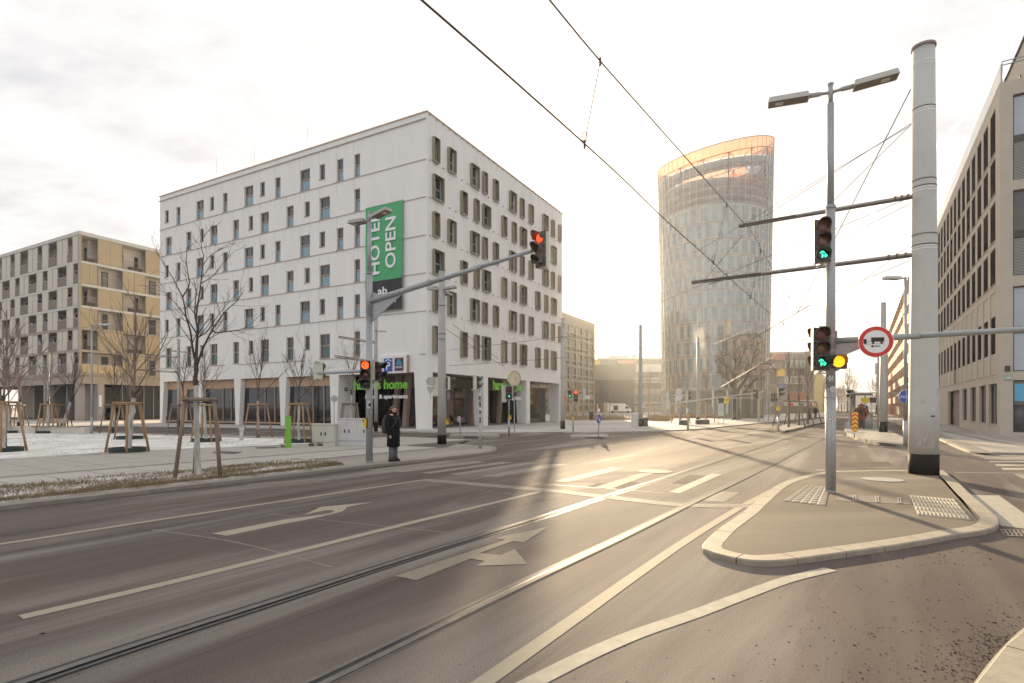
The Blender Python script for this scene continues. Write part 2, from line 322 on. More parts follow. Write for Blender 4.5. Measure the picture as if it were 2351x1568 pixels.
# ---------------------------------------------------------------- mesh helpers
class MB:
    def __init__(s): s.v, s.f, s.m = [], [], []
    def add(s, vs, fs, mi=0):
        o = len(s.v); s.v.extend(tuple(v) for v in vs)
        s.f.extend(tuple(o + i for i in f) for f in fs); s.m.extend([mi] * len(fs)); return s
    def box(s, x0, x1, y0, y1, z0, z1, mi=0):
        return s.add([(x0, y0, z0), (x1, y0, z0), (x1, y1, z0), (x0, y1, z0), (x0, y0, z1), (x1, y0, z1), (x1, y1, z1), (x0, y1, z1)],
                     [(0, 3, 2, 1), (4, 5, 6, 7), (0, 1, 5, 4), (1, 2, 6, 5), (2, 3, 7, 6), (3, 0, 4, 7)], mi)
    def hexa(s, b, t, mi=0):            # bottom 4 pts, top 4 pts, counter-clockwise from above
        return s.add(list(b) + list(t), [(0, 3, 2, 1), (4, 5, 6, 7), (0, 1, 5, 4), (1, 2, 6, 5), (2, 3, 7, 6), (3, 0, 4, 7)], mi)
    def obox(s, c, sx, sy, sz, rz=0, mi=0):
        ca, sa = math.cos(rz), math.sin(rz); P = []
        for dz in (-sz / 2, sz / 2):
            for dx, dy in ((-1, -1), (1, -1), (1, 1), (-1, 1)):
                x, y = dx * sx / 2, dy * sy / 2
                P.append((c[0] + x * ca - y * sa, c[1] + x * sa + y * ca, c[2] + dz))
        return s.add(P, [(0, 3, 2, 1), (4, 5, 6, 7), (0, 1, 5, 4), (1, 2, 6, 5), (2, 3, 7, 6), (3, 0, 4, 7)], mi)
    def quad(s, a, b, c, d, mi=0): return s.add([a, b, c, d], [(0, 1, 2, 3)], mi)
    def tube(s, pts, r, n=8, mi=0, cap=True):
        pts = [Vector(p) for p in pts]; k = len(pts)
        rs = r if isinstance(r, (list, tuple)) else [r] * k
        up = Vector((0, 0, 1)); vs = []; a = None
        for i, p in enumerate(pts):
            d = (pts[min(i + 1, k - 1)] - pts[max(i - 1, 0)])
            if d.length < 1e-9: d = Vector((0, 0, 1))
            d.normalize()
            if a is None:
                a = d.cross(up) if abs(d.z) < 0.95 else d.cross(Vector((1, 0, 0)))
            else:
                a = a - d * a.dot(d)
            a.normalize(); b = d.cross(a)
            for j in range(n):
                t = 2 * math.pi * j / n
                vs.append(p + (a * math.cos(t) + b * math.sin(t)) * rs[i])
        fs = []
        for i in range(k - 1):
            for j in range(n):
                j2 = (j + 1) % n
                fs.append((i * n + j, i * n + j2, (i + 1) * n + j2, (i + 1) * n + j))
        if cap:
            fs.append(tuple(range(n - 1, -1, -1))); fs.append(tuple((k - 1) * n + j for j in range(n)))
        return s.add(vs, fs, mi)
    def lathe(s, prof, n=16, c=(0, 0, 0), mi=0):       # profile (r, z) about vertical axis
        vs = []; fs = []
        for r, z in prof:
            for j in range(n):
                t = 2 * math.pi * j / n; vs.append((c[0] + r * math.cos(t), c[1] + r * math.sin(t), c[2] + z))
        for i in range(len(prof) - 1):
            for j in range(n):
                j2 = (j + 1) % n; fs.append((i * n + j, i * n + j2, (i + 1) * n + j2, (i + 1) * n + j))
        fs.append(tuple(range(n - 1, -1, -1))); fs.append(tuple((len(prof) - 1) * n + j for j in range(n)))
        return s.add(vs, fs, mi)
    def rings(s, rings, mi=0, cap=True):                # loft through explicit rings of equal count
        n = len(rings[0]); vs = [p for r in rings for p in r]; fs = []
        for i in range(len(rings) - 1):
            for j in range(n):
                j2 = (j + 1) % n; fs.append((i * n + j, i * n + j2, (i + 1) * n + j2, (i + 1) * n + j))
        if cap:
            fs.append(tuple(range(n - 1, -1, -1))); fs.append(tuple((len(rings) - 1) * n + j for j in range(n)))
        return s.add(vs, fs, mi)
    def prism(s, poly, z0, z1, mi=0, side=None):
        n = len(poly); vs = [(p[0], p[1], z0) for p in poly] + [(p[0], p[1], z1) for p in poly]
        area = sum(poly[i][0] * poly[(i + 1) % n][1] - poly[(i + 1) % n][0] * poly[i][1] for i in range(n))
        idx = list(range(n)) if area > 0 else list(range(n - 1, -1, -1))
        s.add(vs, [tuple(n + i for i in idx)], mi)
        o = len(s.v) - 2 * n
        for k in range(n):
            i, j = idx[k], idx[(k + 1) % n]
            s.f.append((o + i, o + j, o + n + j, o + n + i)); s.m.append(mi if side is None else side)
        return s
    def xform(s, mtx, start=0):
        s.v[start:] = [tuple(mtx @ Vector(v)) for v in s.v[start:]]; return s
    def mesh(s, name, mats, smooth=False):
        me = bpy.data.meshes.new(name); me.from_pydata(s.v, [], s.f)
        for m in (mats if isinstance(mats, (list, tuple)) else [mats]): me.materials.append(m)
        if any(s.m): me.polygons.foreach_set('material_index', s.m)
        if smooth: me.polygons.foreach_set('use_smooth', [True] * len(me.polygons))
        me.update(); return me
    def build(s, name, mats, parent=None, smooth=False, loc=None, rz=None):
        o = bpy.data.objects.new(name, s.mesh(name, mats, smooth)); COL.objects.link(o)
        if parent is not None: o.parent = parent
        if loc is not None: o.location = loc
        if rz is not None: o.rotation_euler = (0, 0, rz)
        return o

def tag(o, label=None, cat=None, group=None, kind=None):
    if label: o['label'] = label
    if cat: o['category'] = cat
    if group: o['group'] = group
    if kind: o['kind'] = kind
    return o
def thing(name, label, cat, loc=(0, 0, 0), rz=0.0, group=None):
    o = bpy.data.objects.new(name, None); o.empty_display_size = 0.2; COL.objects.link(o)
    o.location = loc; o.rotation_euler = (0, 0, rz)
    return tag(o, label, cat, group)
def inst(name, me, parent=None, loc=(0, 0, 0), rz=0.0, rot=None, scale=None):
    o = bpy.data.objects.new(name, me); COL.objects.link(o)
    if parent is not None: o.parent = parent
    o.location = loc; o.rotation_euler = rot or (0, 0, rz)
    if scale: o.scale = scale
    return o
CH = {}
def dup(o, loc=None, rz=None, label=None, parent=None, scale=None, depth=0):
    c = o.copy(); COL.objects.link(c)
    if parent is not None: c.parent = parent
    if loc is not None: c.location = loc
    if rz is not None: c.rotation_euler = (0, 0, rz)
    if scale is not None: c.scale = scale
    if label: c['label'] = label
    for ch in list(o.children):
        if ch is not c: dup(ch, parent=c, depth=depth + 1)
    return c
def struct(name, mb, mats, parent=None, smooth=False):
    o = mb.build(name, mats, parent, smooth)
    if parent is None: o['kind'] = 'structure'
    return o
def text_mesh(txt, size, depth, m, bold=0.0, align='CENTER'):
    c = bpy.data.curves.new('letters', 'FONT'); c.body = txt; c.size = size; c.extrude = depth; c.offset = bold
    c.align_x = align; c.align_y = 'CENTER'; c.resolution_u = 3
    o = bpy.data.objects.new('letters_tmp', c)
    me = bpy.data.meshes.new_from_object(o); bpy.data.objects.remove(o)
    me.materials.clear(); me.materials.append(m)
    for p in me.polygons: p.material_index = 0
    return me
def fit_text(txt, width, height, depth, m, bold=0.0):
    me = text_mesh(txt, 1.0, depth, m, bold)
    xs = [v.co.x for v in me.vertices]; ys = [v.co.y for v in me.vertices]
    w, h = max(xs) - min(xs), max(ys) - min(ys); cx, cyy = (max(xs) + min(xs)) / 2, (max(ys) + min(ys)) / 2
    for v in me.vertices: v.co.x = (v.co.x - cx) * width / w; v.co.y = (v.co.y - cyy) * height / h
    return me

# ---------------------------------------------------------------- survey helpers
def G(px, py, z=0.0):
    Y = FP * (EYE - z) / (py - HY); return Vector(((px - CX) / FP * Y, Y, z))
def P3(px, py, Y): return Vector(((px - CX) / FP * Y, Y, EYE + (HY - py) / FP * Y))
def ZZ(py, Y): return EYE + (HY - py) / FP * Y
GA = R_(-28.82)
EXV = Vector((math.cos(GA), math.sin(GA), 0)); EYV = Vector((-math.sin(GA), math.cos(GA), 0))
def hitL(C, px, yo=0.0):
    a = (px - CX) / FP; c = C + EYV * yo
    x = (a * c.y - c.x) / (EXV.x - a * EXV.y); return x, c.y + x * EXV.y
def hitR(C, px, xo=0.0):
    a = (px - CX) / FP; c = C + EXV * xo
    y = (a * c.y - c.x) / (EYV.x - a * EYV.y); return y, c.y + y * EYV.y
def poly(pts, z=0.0): return [G(x, y, z) for x, y in pts]
def dist_pt(a, b): return (a - b).length
def resample(pts, step):
    out = [pts[0].copy()]; carry = 0.0
    for a, b in zip(pts, pts[1:]):
        L = (b - a).length; d = step - carry
        while d <= L: out.append(a.lerp(b, d / L)); d += step
        carry = L - (d - step)
    if (out[-1] - pts[-1]).length > step * 0.3: out.append(pts[-1].copy())
    return out
def catmull(pts, per=6):
    out = []; n = len(pts)
    for i in range(n - 1):
        p0, p1, p2, p3 = pts[max(i - 1, 0)], pts[i], pts[i + 1], pts[min(i + 2, n - 1)]
        for k in range(per):
            t = k / per
            out.append(0.5 * ((2 * p1) + (p2 - p0) * t + (2 * p0 - 5 * p1 + 4 * p2 - p3) * t * t + (3 * p1 - p0 - 3 * p2 + p3) * t ** 3))
    out.append(pts[-1].copy()); return out
def left_normals(pts):
    ns = []
    for i in range(len(pts)):
        d = pts[min(i + 1, len(pts) - 1)] - pts[max(i - 1, 0)]; d.z = 0
        if d.length < 1e-9: d = Vector((0, 1, 0))
        d.normalize(); ns.append(Vector((-d.y, d.x, 0)))
    return ns
def ribbon(mb, pts, w, z, mi=0, off=0.0):
    ns = left_normals(pts)
    a = [p + n * (off + w / 2) for p, n in zip(pts, ns)]; b = [p + n * (off - w / 2) for p, n in zip(pts, ns)]
    for i in range(len(pts) - 1):
        mb.quad((b[i].x, b[i].y, z), (b[i + 1].x, b[i + 1].y, z), (a[i + 1].x, a[i + 1].y, z), (a[i].x, a[i].y, z), mi)
    return mb
# ================================================================ GROUND
mb = MB(); mb.quad((-2500, -60, 0), (2500, -60, 0), (2500, 4500, 0), (-2500, 4500, 0))
road = struct('road', mb, M['road'])

RD = Vector((math.sin(R_(33.4)), math.cos(R_(33.4)), 0)); RN = Vector((-RD.y, RD.x, 0))
KH = 0.075

def kerb_stones(parent, pts, w, h, step, m, inward=1, gap=0.006, name='kerb_stone', z0=-0.02, bev=0.012, stuff=False):
    """kerb stones one by one along a line; the outer face is on the line, the stone lies on its left (inward=1)"""
    pts = resample(pts, step); ns = left_normals(pts); allmb = MB()
    for i in range(len(pts) - 1):
        a, b = pts[i], pts[i + 1]; d = (b - a).normalized(); na, nb = ns[i] * inward, ns[i + 1] * inward
        a2, b2 = a + d * gap / 2, b - d * gap / 2
        jz = random.uniform(-.002, .002)
        q = [a2, b2, b2 + nb * w, a2 + na * w]
        t = [a2 + na * bev, b2 + nb * bev, b2 + nb * w, a2 + na * w]
        if inward < 0: q = [q[1], q[0], q[3], q[2]]; t = [t[1], t[0], t[3], t[2]]
        k = allmb if stuff else MB()
        k.add([(p.x, p.y, z0) for p in q] + [(p.x, p.y, h - bev + jz) for p in q] + [(p.x, p.y, h + jz) for p in t],
              [(0, 1, 5, 4), (1, 2, 6, 5), (2, 3, 7, 6), (3, 0, 4, 7), (4, 5, 9, 8), (5, 6, 10, 9), (6, 7, 11, 10), (7, 4, 8, 11), (8, 9, 10, 11)])
        if not stuff: k.build(name, m, parent)
    if stuff: tag(allmb.build('kerb', m, parent), kind='stuff')

# ---- left pavement (peninsula between the two streets)
front = [G(-420, 1222), G(0, 1172), G(400, 1126), G(653, 1097), G(805, 1079), G(1024, 1054.5), G(1095, 1046), G(1129, 1040.4), G(1140, 1034.5), G(1136, 1030), G(1123, 1027.5)]
fr = catmull(front, 4)
back = [G(1085, 1025), G(1020, 1020), G(870, 1014), G(720, 1008), G(520, 1001.5), G(363, 998), G(191, 992.5), G(0, 988), G(-500, 984)]
mb = MB(); mb.prism([p - Vector((0, 0, 0)) for p in fr] + back + [G(-800, 1100)], 0, KH - .004)
left_pave = struct('pavement_left', mb, [M['pave']])
kerb_stones(left_pave, fr, .14, KH, 1.0, M['kerb_grey'])
kerb_stones(left_pave, [fr[-1]] + back, .14, KH, 1.0, M['kerb_grey'], stuff=True)

S0 = G(0, 1172)
def SD(s, d, z=KH):
    p = S0 + RD * s + RN * d; return Vector((p.x, p.y, z))
slab_me = {}
def slab_grid(parent, s0, s1, ds, d0, d1, dd, m, h=.022, gap=.032, stagger=0.0, limit=None):
    d = d0; r = 0
    while d < d1 - .01:
        s = s0 + (stagger if r % 2 else 0)
        while s < s1:
            if limit is None or limit(s, d):
                a, b = s + gap / 2, s + ds - gap / 2; c, e = d + gap / 2, min(d + dd, d1) - gap / 2
                key = (round(b - a, 3), round(e - c, 3), m.name)
                if key not in slab_me:
                    k = MB(); A, B = (b - a), (e - c)
                    k.add([(0, 0, 0), (A, 0, 0), (A, B, 0), (0, B, 0), (.006, .006, h), (A - .006, .006, h), (A - .006, B - .006, h), (.006, B - .006, h)],
                          [(4, 5, 6, 7), (0, 1, 5, 4), (1, 2, 6, 5), (2, 3, 7, 6), (3, 0, 4, 7)])
                    slab_me[key] = k.mesh('slab', m)
                p = SD(a, c, KH - .008 + random.uniform(-.0015, .0015))
                inst('slab', slab_me[key], parent, p, math.atan2(RD.y, RD.x))
            s += ds
        d += dd; r += 1
k = MB(); k.prism([SD(-9, 2.5).xy[:], SD(14, 2.5).xy[:], SD(18, 4.6).xy[:], SD(18, 9.8).xy[:], SD(-9, 9.8).xy[:]], KH - .01, KH - .001); k.build('joint_bed', mat('joint_sand', (.13, .11, .09), .9, var=.3, scale=8), left_pave)
slab_grid(left_pave, -6.3, 13.5, .9, 2.55, 4.35, .9, M['slab_smooth'])
slab_grid(left_pave, -6.5, 17.5, 1.25, 4.75, 9.75, 1.25, M['slab'], stagger=.0)
mb = MB(); ribbon(mb, [SD(-9, 4.55), SD(5, 4.55), SD(16, 4.55)], .34, KH + .001); mb.build('drain_channel', M['kerb_grey'], left_pave)
mb = MB(); ribbon(mb, [SD(-9, 4.42), SD(16, 4.42)], .07, KH + .014); mb.build('edge_strip', M['slab_smooth'], left_pave)

# ---- verge with dry grass along the kerb
ver = [G(-420, 1219), G(0, 1169), G(400, 1123.5), G(653, 1094.5), G(800, 1077), G(770, 1067.5), G(726, 1062.8), G(675, 1063), G(600, 1070), G(519, 1080), G(450, 1088), G(287, 1099.6), G(105, 1117), G(0, 1128), G(-420, 1172)]
vin = [Vector((p.x, p.y, 0)) for p in ver]
for i in range(5): vin[i] += RN * .16
mb = MB(); mb.prism(vin, .05, KH + .02); struct('grass_verge', mb, M['verge'])
def in_poly(x, y, pl):
    c = False; n = len(pl); j = n - 1
    for i in range(n):
        if (pl[i].y > y) != (pl[j].y > y) and x < (pl[j].x - pl[i].x) * (y - pl[i].y) / (pl[j].y - pl[i].y) + pl[i].x: c = not c
        j = i
    return c
def grass_in(pl, n, hmin, hmax, z, name, m, lean=.5, patch=None):
    xs = [p.x for p in pl]; ys = [p.y for p in pl]; mb = MB(); k = 0; tries = 0
    while k < n and tries < n * 20:
        tries += 1
        x, y = random.uniform(min(xs), max(xs)), random.uniform(min(ys), max(ys))
        if not in_poly(x, y, pl): continue
        if patch and random.random() > patch(x, y): continue
        a = random.uniform(0, 6.28); h = random.uniform(hmin, hmax); w = random.uniform(.0015, .004); l = random.uniform(.1, 1) * lean * h
        dx, dy = math.cos(a), math.sin(a); b = random.uniform(0, 6.28)
        tx, ty = x + math.cos(b) * l, y + math.sin(b) * l
        mb.add([(x - dx * w, y - dy * w, z), (x + dx * w, y + dy * w, z), ((x + tx) / 2 + dx * w * .7, (y + ty) / 2 + dy * w * .7, z + h * .7), (tx, ty, z + h * .9)], [(0, 1, 2), (0, 2, 3)])
        k += 1
    return tag(mb.build(name, m), kind='stuff')
def vp(x, y):
    d = ((Vector((x, y, 0)) - S0).dot(RN)); s = ((Vector((x, y, 0)) - S0).dot(RD))
    q = .5 + .5 * math.sin(s * 1.9 + math.sin(d * 3) * 1.5) * math.cos(d * 2.3 + s * .7)
    return (.9 if d < .6 else .06 + .6 * q ** 2)
grass_in(vin, 24000, .025, .085, KH + .015, 'dry_grass', M['grass'], .9, vp)

# ---- snow covered lawn
lawn = [G(-420, 1094), G(0, 1062.8), G(218, 1048.5), G(436, 1036.4), G(571, 1031), G(644, 1027.8), G(712, 1024.5), G(715, 1013.5), G(640, 1012), G(546, 1010), G(450, 1006.5), G(406, 1004.9), G(300, 1001), G(214, 997.6), G(0, 993), G(-420, 990)]
mb = MB(); mb.prism(lawn, .05, KH + .035); struct('snowy_lawn', mb, M['lawn'])
mb = MB(); ribbon(mb, catmull([Vector(p) for p in lawn[:7]], 4), .06, KH + .045); lk = mb.build('lawn_edging', M['kerb_grey']); lk['kind'] = 'structure'
def lp(x, y): return max(0.0, .5 + .9 * math.sin(x * .9 + 1.3 * math.sin(y * .55)) * math.cos(y * .8) - .25)
grass_in([Vector(p) for p in lawn], 9000, .02, .06, KH + .03, 'lawn_grass', mat('lawn_grass', (.30, .27, .13), .85, var=.3, coord='World'), 1.0, lp)
mb = MB()
for x0, y0, x1, y1 in ((488, 1040, 556, 1048),):
    mb.prism(poly([(x0, 1046), (540, 1048.2), (x1, 1044), (502, 1042.4)]), KH, KH + .028)
tag(mb.build('manhole_cover', M['tar']), 'rectangular dark cover in the slabs behind the young tree', 'manhole cover')
c = G(612, 1033.4); mb = MB(); mb.lathe([(.40, 0), (.40, .03), (.36, .034)], 20, (c.x, c.y, KH)); tag(mb.build('manhole_cover', mat('cast_iron', (.13, .11, .10), .6, var=.3, scale=20)), 'round iron cover in the pavement left of the green post', 'manhole cover')

# ---- plaza in front of the hotel and everything beyond the crossing street
pl_front = [G(-500, 977.5), G(0, 979), G(363, 981.6), G(700, 987.5), G(856, 991.5), G(1007, 993.6), G(1180, 995), G(1290, 994.4), G(1398, 993.8), G(1477, 991.9), G(1586, 988), G(1640, 983.4), G(1779, 969), G(1860, 960.5), G(1905, 956)]
pf = catmull(pl_front, 3)
mb = MB(); mb.prism(pf + [Vector((150, 260, 0)), Vector((-250, 260, 0))], 0, KH)
plaza = struct('plaza', mb, M['plaza'])
kerb_stones(plaza, pf, .14, KH + .004, 1.5, M['kerb_grey'], stuff=True)

# ---- traffic island with the three staked trees, far right of the junction
isl = [G(1798, 994), G(1820, 989.7), G(1892, 972), G(1912, 966), G(1900, 963), G(1860, 967), G(1800, 977), G(1786, 986)]
mb = MB(); mb.prism(isl, 0, .13); tree_island = struct('tree_island', mb, M['pave'])
kerb_stones(tree_island, isl + [isl[0]], .14, .134, 1.2, M['kerb_grey'], stuff=True)

def oval_island(name, x0, x1, yb, yt, h=.13):
    pts = [G(x0, yb), G(x0 + (x1 - x0) * .05, yb + .8), G(x1 - (x1 - x0) * .06, yb + .6), G(x1, yb - .2), G(x1 - 4, yt + .4), G(x1 - (x1 - x0) * .1, yt), G(x0 + (x1 - x0) * .1, yt), G(x0 + 4, yt + .5)]
    mb = MB(); mb.prism(pts, 0, h - .006); o = struct(name, mb, M['pave']); kerb_stones(o, pts + [pts[0]], .15, h, 1.0, M['kerb_grey'])
    return o
oval_island('refuge_island', 1308, 1399, 1007.2, 1001.5)
oval_island('refuge_island', 1031, 1148, 1005.6, 999.2)

# ---- triangular refuge island in the foreground
out_px = [(1611.5, 1262), (1614, 1271), (1626, 1277.5), (1645, 1284), (1690, 1295), (1742.5, 1301), (1803, 1299), (1900, 1286), (2031.6, 1267), (2120, 1252), (2199.6, 1236.8), (2250, 1229.5), (2280, 1222), (2293, 1212), (2293, 1200), (2283.6, 1190), (2254.5, 1163.9), (2225, 1138), (2199, 1112), (2182, 1099), (2167.4, 1087), (2150, 1084.3), (2050, 1084.5), (1930, 1086.5), (1895, 1089), (1845, 1098), (1800, 1112), (1768, 1130), (1735, 1157), (1702, 1186), (1655, 1219), (1625, 1246)]
ro = [G(x, y) for x, y in out_px]
IH = 0.065
rc = catmull(ro + [ro[0]], 3)[:-1]
ns = left_normals(rc)
cen = sum(rc, Vector()) / len(rc)
def ccw(pl): return sum(pl[i].x * pl[(i + 1) % len(pl)].y - pl[(i + 1) % len(pl)].x * pl[i].y for i in range(len(pl))) > 0
sgn = 1 if ccw(rc) else -1
nn = []
for i in range(len(rc)):
    d = rc[(i + 1) % len(rc)] - rc[i - 1]; d.normalize(); nn.append(Vector((-d.y, d.x, 0)) * sgn)
inner = [p + n * .21 for p, n in zip(rc, nn)]
mb = MB(); mb.prism(inner, 0, IH - .004)
island = struct('traffic_island', mb, M['island'])
mb = MB(); mb.prism([p + n * .10 for p, n in zip(rc, nn)], 0, IH - .012); mb.build('sub_base', M['island'], island)
# kerb stones of the island, radial joints closer in the tight bends
acc = 0; start = 0; groups = []; n = len(rc)
for i in range(n):
    acc += (rc[(i + 1) % n] - rc[i]).length
    if acc > .62 or (i == n - 1): groups.append((start, i + 1)); start = i + 1; acc = 0
for a, b in groups:
    idx = [k % n for k in range(a, b + 1)]
    k = MB(); bev = .014
    def flat(i): # low kerb along the track side
        return IH
    O = [rc[i] for i in idx]; I = [inner[i] for i in idx]; Bv = [rc[i] + nn[i] * bev for i in idx]
    d0 = (O[1] - O[0]).normalized() * .006; d1 = (O[-1] - O[-2]).normalized() * .006
    O[0] = O[0] + d0; I[0] = I[0] + d0; Bv[0] = Bv[0] + d0; O[-1] = O[-1] - d1; I[-1] = I[-1] - d1; Bv[-1] = Bv[-1] - d1
    jz = random.uniform(-.0015, .0015)
    for q in range(len(idx) - 1):
        k.add([(O[q].x, O[q].y, -.02), (O[q + 1].x, O[q + 1].y, -.02), (O[q + 1].x, O[q + 1].y, IH - bev), (O[q].x, O[q].y, IH - bev), (Bv[q].x, Bv[q].y, IH + jz), (Bv[q + 1].x, Bv[q + 1].y, IH + jz), (I[q + 1].x, I[q + 1].y, IH + jz), (I[q].x, I[q].y, IH + jz), (I[q].x, I[q].y, 0), (I[q + 1].x, I[q + 1].y, 0)],
              [(0, 1, 2, 3), (3, 2, 5, 4), (4, 5, 6, 7), (7, 6, 9, 8)])
    k.add([(O[0].x, O[0].y, 0), (I[0].x, I[0].y, 0), (I[0].x, I[0].y, IH + jz), (Bv[0].x, Bv[0].y, IH + jz), (O[0].x, O[0].y, IH - bev)], [(0, 1, 2, 3, 4)])
    k.add([(O[-1].x, O[-1].y, 0), (I[-1].x, I[-1].y, 0), (I[-1].x, I[-1].y, IH + jz), (Bv[-1].x, Bv[-1].y, IH + jz), (O[-1].x, O[-1].y, IH - bev)], [(4, 3, 2, 1, 0)])
    k.build('kerb_stone', M['kerb'], island)
# tactile tiles: rows of raised ribs
def tactile(parent, quad_px, nu, nv, z):
    a, b, c, d = [G(x, y, z) for x, y in quad_px]
    k = MB(); pr = MB()
    pr.prism([a, b, c, d], z - .01, z + .004); pr.build('tactile_slab', M['tactile'], parent)
    for i in range(nu):
        for j in range(nv):
            u0, u1 = (i + .2) / nu, (i + .8) / nu; v0, v1 = (j + .05) / nv, (j + .95) / nv
            def q(u, v): return a.lerp(b, u).lerp(d.lerp(c, u), v)
            p = [q(u0, v0), q(u1, v0), q(u1, v1), q(u0, v1)]; m_ = (p[0] + p[2]) / 2
            t = [m_ + (x - m_) * .72 for x in p]
            kk = MB(); kk.add([(x.x, x.y, z) for x in p] + [(x.x, x.y, z + .014) for x in t], [(4, 5, 6, 7), (0, 1, 5, 4), (1, 2, 6, 5), (2, 3, 7, 6), (3, 0, 4, 7)])
            if sum(p[e].x * p[(e + 1) % 4].y - p[(e + 1) % 4].x * p[e].y for e in range(4)) < 0: kk.f = [tuple(reversed(f)) for f in kk.f]
            kk.build('tactile_rib', M['tactile'], parent)
tactile(island, [(1798, 1150), (1850, 1115), (1905, 1118), (1895, 1161)], 11, 5, IH)
tactile(island, [(2088, 1137), (2191, 1146), (2231, 1194), (2107, 1182)], 13, 5, IH)
mb = MB(); mb.prism(poly([(1922, 1134.5), (2089, 1143.5), (2094, 1158.5), (1920, 1149)], IH), IH - .02, IH + .001)
mb.build('darker_strip', mat('strip_brown', (.15, .12, .095), .8, var=.2, scale=9), island)
for x, y in ((1957, 1136.5), (2009, 1139.5), (2060, 1142)):
    for o_ in (0, 5.5):
        k = MB(); k.prism(poly([(x + o_, y), (x + o_ + 3.2, y + .15), (x + o_ + 4.5, y + 14.2), (x + o_ + 1, y + 14)], IH), IH, IH + .009); k.build('guide_rib', M['tactile'], island)
c = G(2026, 1101, IH); mb = MB(); mb.lathe([(.40, 0), (.40, .006), (.37, .010), (.33, .007)], 28, (c.x, c.y, IH)); tag(mb.build('manhole_cover', mat('cover_concrete', (.40, .37, .33), .6, var=.3, scale=12)), 'pale round cover on the island beside the thick pole', 'manhole cover')

# ---- platform of the tram stop and pavement by the beige building
plat = [G(1939, 990), G(1945, 1001), G(1965, 1010), G(2017, 1022.5), G(2060, 1027), G(2091, 1029.5), G(2096, 1022), G(2075, 1010), G(2040, 992), G(2010, 972), G(1996, 958), G(1985, 951.5), G(1968, 951.5), G(1952, 962), G(1941, 976)]
mb = MB(); mb.prism(plat, 0, .14); platform = struct('tram_platform', mb, M['pave']); kerb_stones(platform, plat + [plat[0]], .15, .145, 1.0, M['kerb_grey'], stuff=True)
rp = [G(2500, 1046.5), G(2351, 1044.8), G(2260, 1042.8), G(2234, 1041), G(2216, 1037), G(2180, 1022), G(2150, 1008), G(2100, 988), G(2030, 965), G(1998, 950)]
rpc = catmull(rp, 4)
mb = MB(); mb.prism(rpc + [Vector((130, 160, 0)), Vector((150, 20, 0))], 0, KH); rpave = struct('pavement_right', mb, M['pave'])
kerb_stones(rpave, rpc, .15, KH + .004, 1.0, M['kerb'], inward=-1 if False else (1 if ccw([Vector(p) for p in rpc] + [Vector((130, 160, 0)), Vector((150, 20, 0))]) else -1), stuff=True)
mb = MB(); ribbon(mb, [G(2150, 996, KH), G(2205, 1017, KH), G(2262, 1040, KH)], .45, KH + .003); mb.build('cobble_strip', mat('cobble_strip', (.24, .22, .20), .8, var=.4, scale=30, bump=.6), rpave)
mb = MB(); ribbon(mb, [G(2168, 990, KH), G(2280, 1013, KH), G(2351, 1024, KH)], .35, KH + .003); mb.build('cobble_strip', MATS['cobble_strip'], rpave)
# corner of the pavement the photographer stands next to
cp = catmull([G(2253, 1568), G(2280, 1533), G(2308.8, 1501), G(2330, 1479.5), G(2351, 1462), G(2440, 1400)], 4)
cpn = [G(2225, 1610)] + cp
mb = MB(); mb.prism([p for p in cpn] + [Vector((9, 6, 0)), Vector((9, 2.0, 0))], 0, .065); pc = struct('pavement_corner', mb, mat('corner_concrete', (.43, .365, .28), .8, var=.12, scale=5, bump=.2, bscale=120))
kerb_stones(pc, cpn, .26, .072, .9, M['kerb'], inward=1 if not ccw(cpn + [Vector((9, 6, 0)), Vector((9, 2.0, 0))]) and False else -1)

# ---- rails
railA = [(-260, 1690), (-100, 1623), (68, 1565.5), (360, 1468), (653.5, 1374), (1000, 1263), (1234.3, 1191.7), (1388.7, 1141), (1543, 1092.9), (1666.6, 1052.7), (1821, 1002), (1892, 981), (1935, 968), (1962, 959.5), (1978, 953.5), (1984, 948)]
railB = [(560, 1650), (748, 1560.4), (1000, 1438), (1234.3, 1324.5), (1426.5, 1234.3), (1604.9, 1147), (1759, 1073), (1895, 1004.8), (1945, 982), (1966, 969), (1978, 960), (1984, 953)]
track = thing('tram_track', 'single tram track with two grooved rails curving away to the right', 'tram track')
del track['category']; track['kind'] = 'structure'
RA = catmull([G(x, y) for x, y in railA], 8); RB = catmull([G(x, y) for x, y in railB], 8)
for pts, s in ((RA, 1), (RB, -1)):
    mb = MB()
    if s == 1:      # uncut groove's shade painted as black strip on the inner side, tar joints both sides
        ribbon(mb, pts, .20, .0035, 1); 
        ns = left_normals(pts)
        mb2 = [(-.035, .035, .010)]
        ribbon(mb, pts, .016, .0075, 0, off=-.072)
        ribbon(mb, pts, .066, .011, 0, off=.012)
    else:
        ribbon(mb, pts, .17, .0035, 0)
        ribbon(mb, pts, .038, .0075, 1, off=.012)  # black ribbon painted for the shade inside the groove
        ribbon(mb, pts, .055, .011, 0, off=-.038)
        ribbon(mb, pts, .02, .011, 0, off=.045)
    mb.build('rail', [M['rail'], M['black']], track)

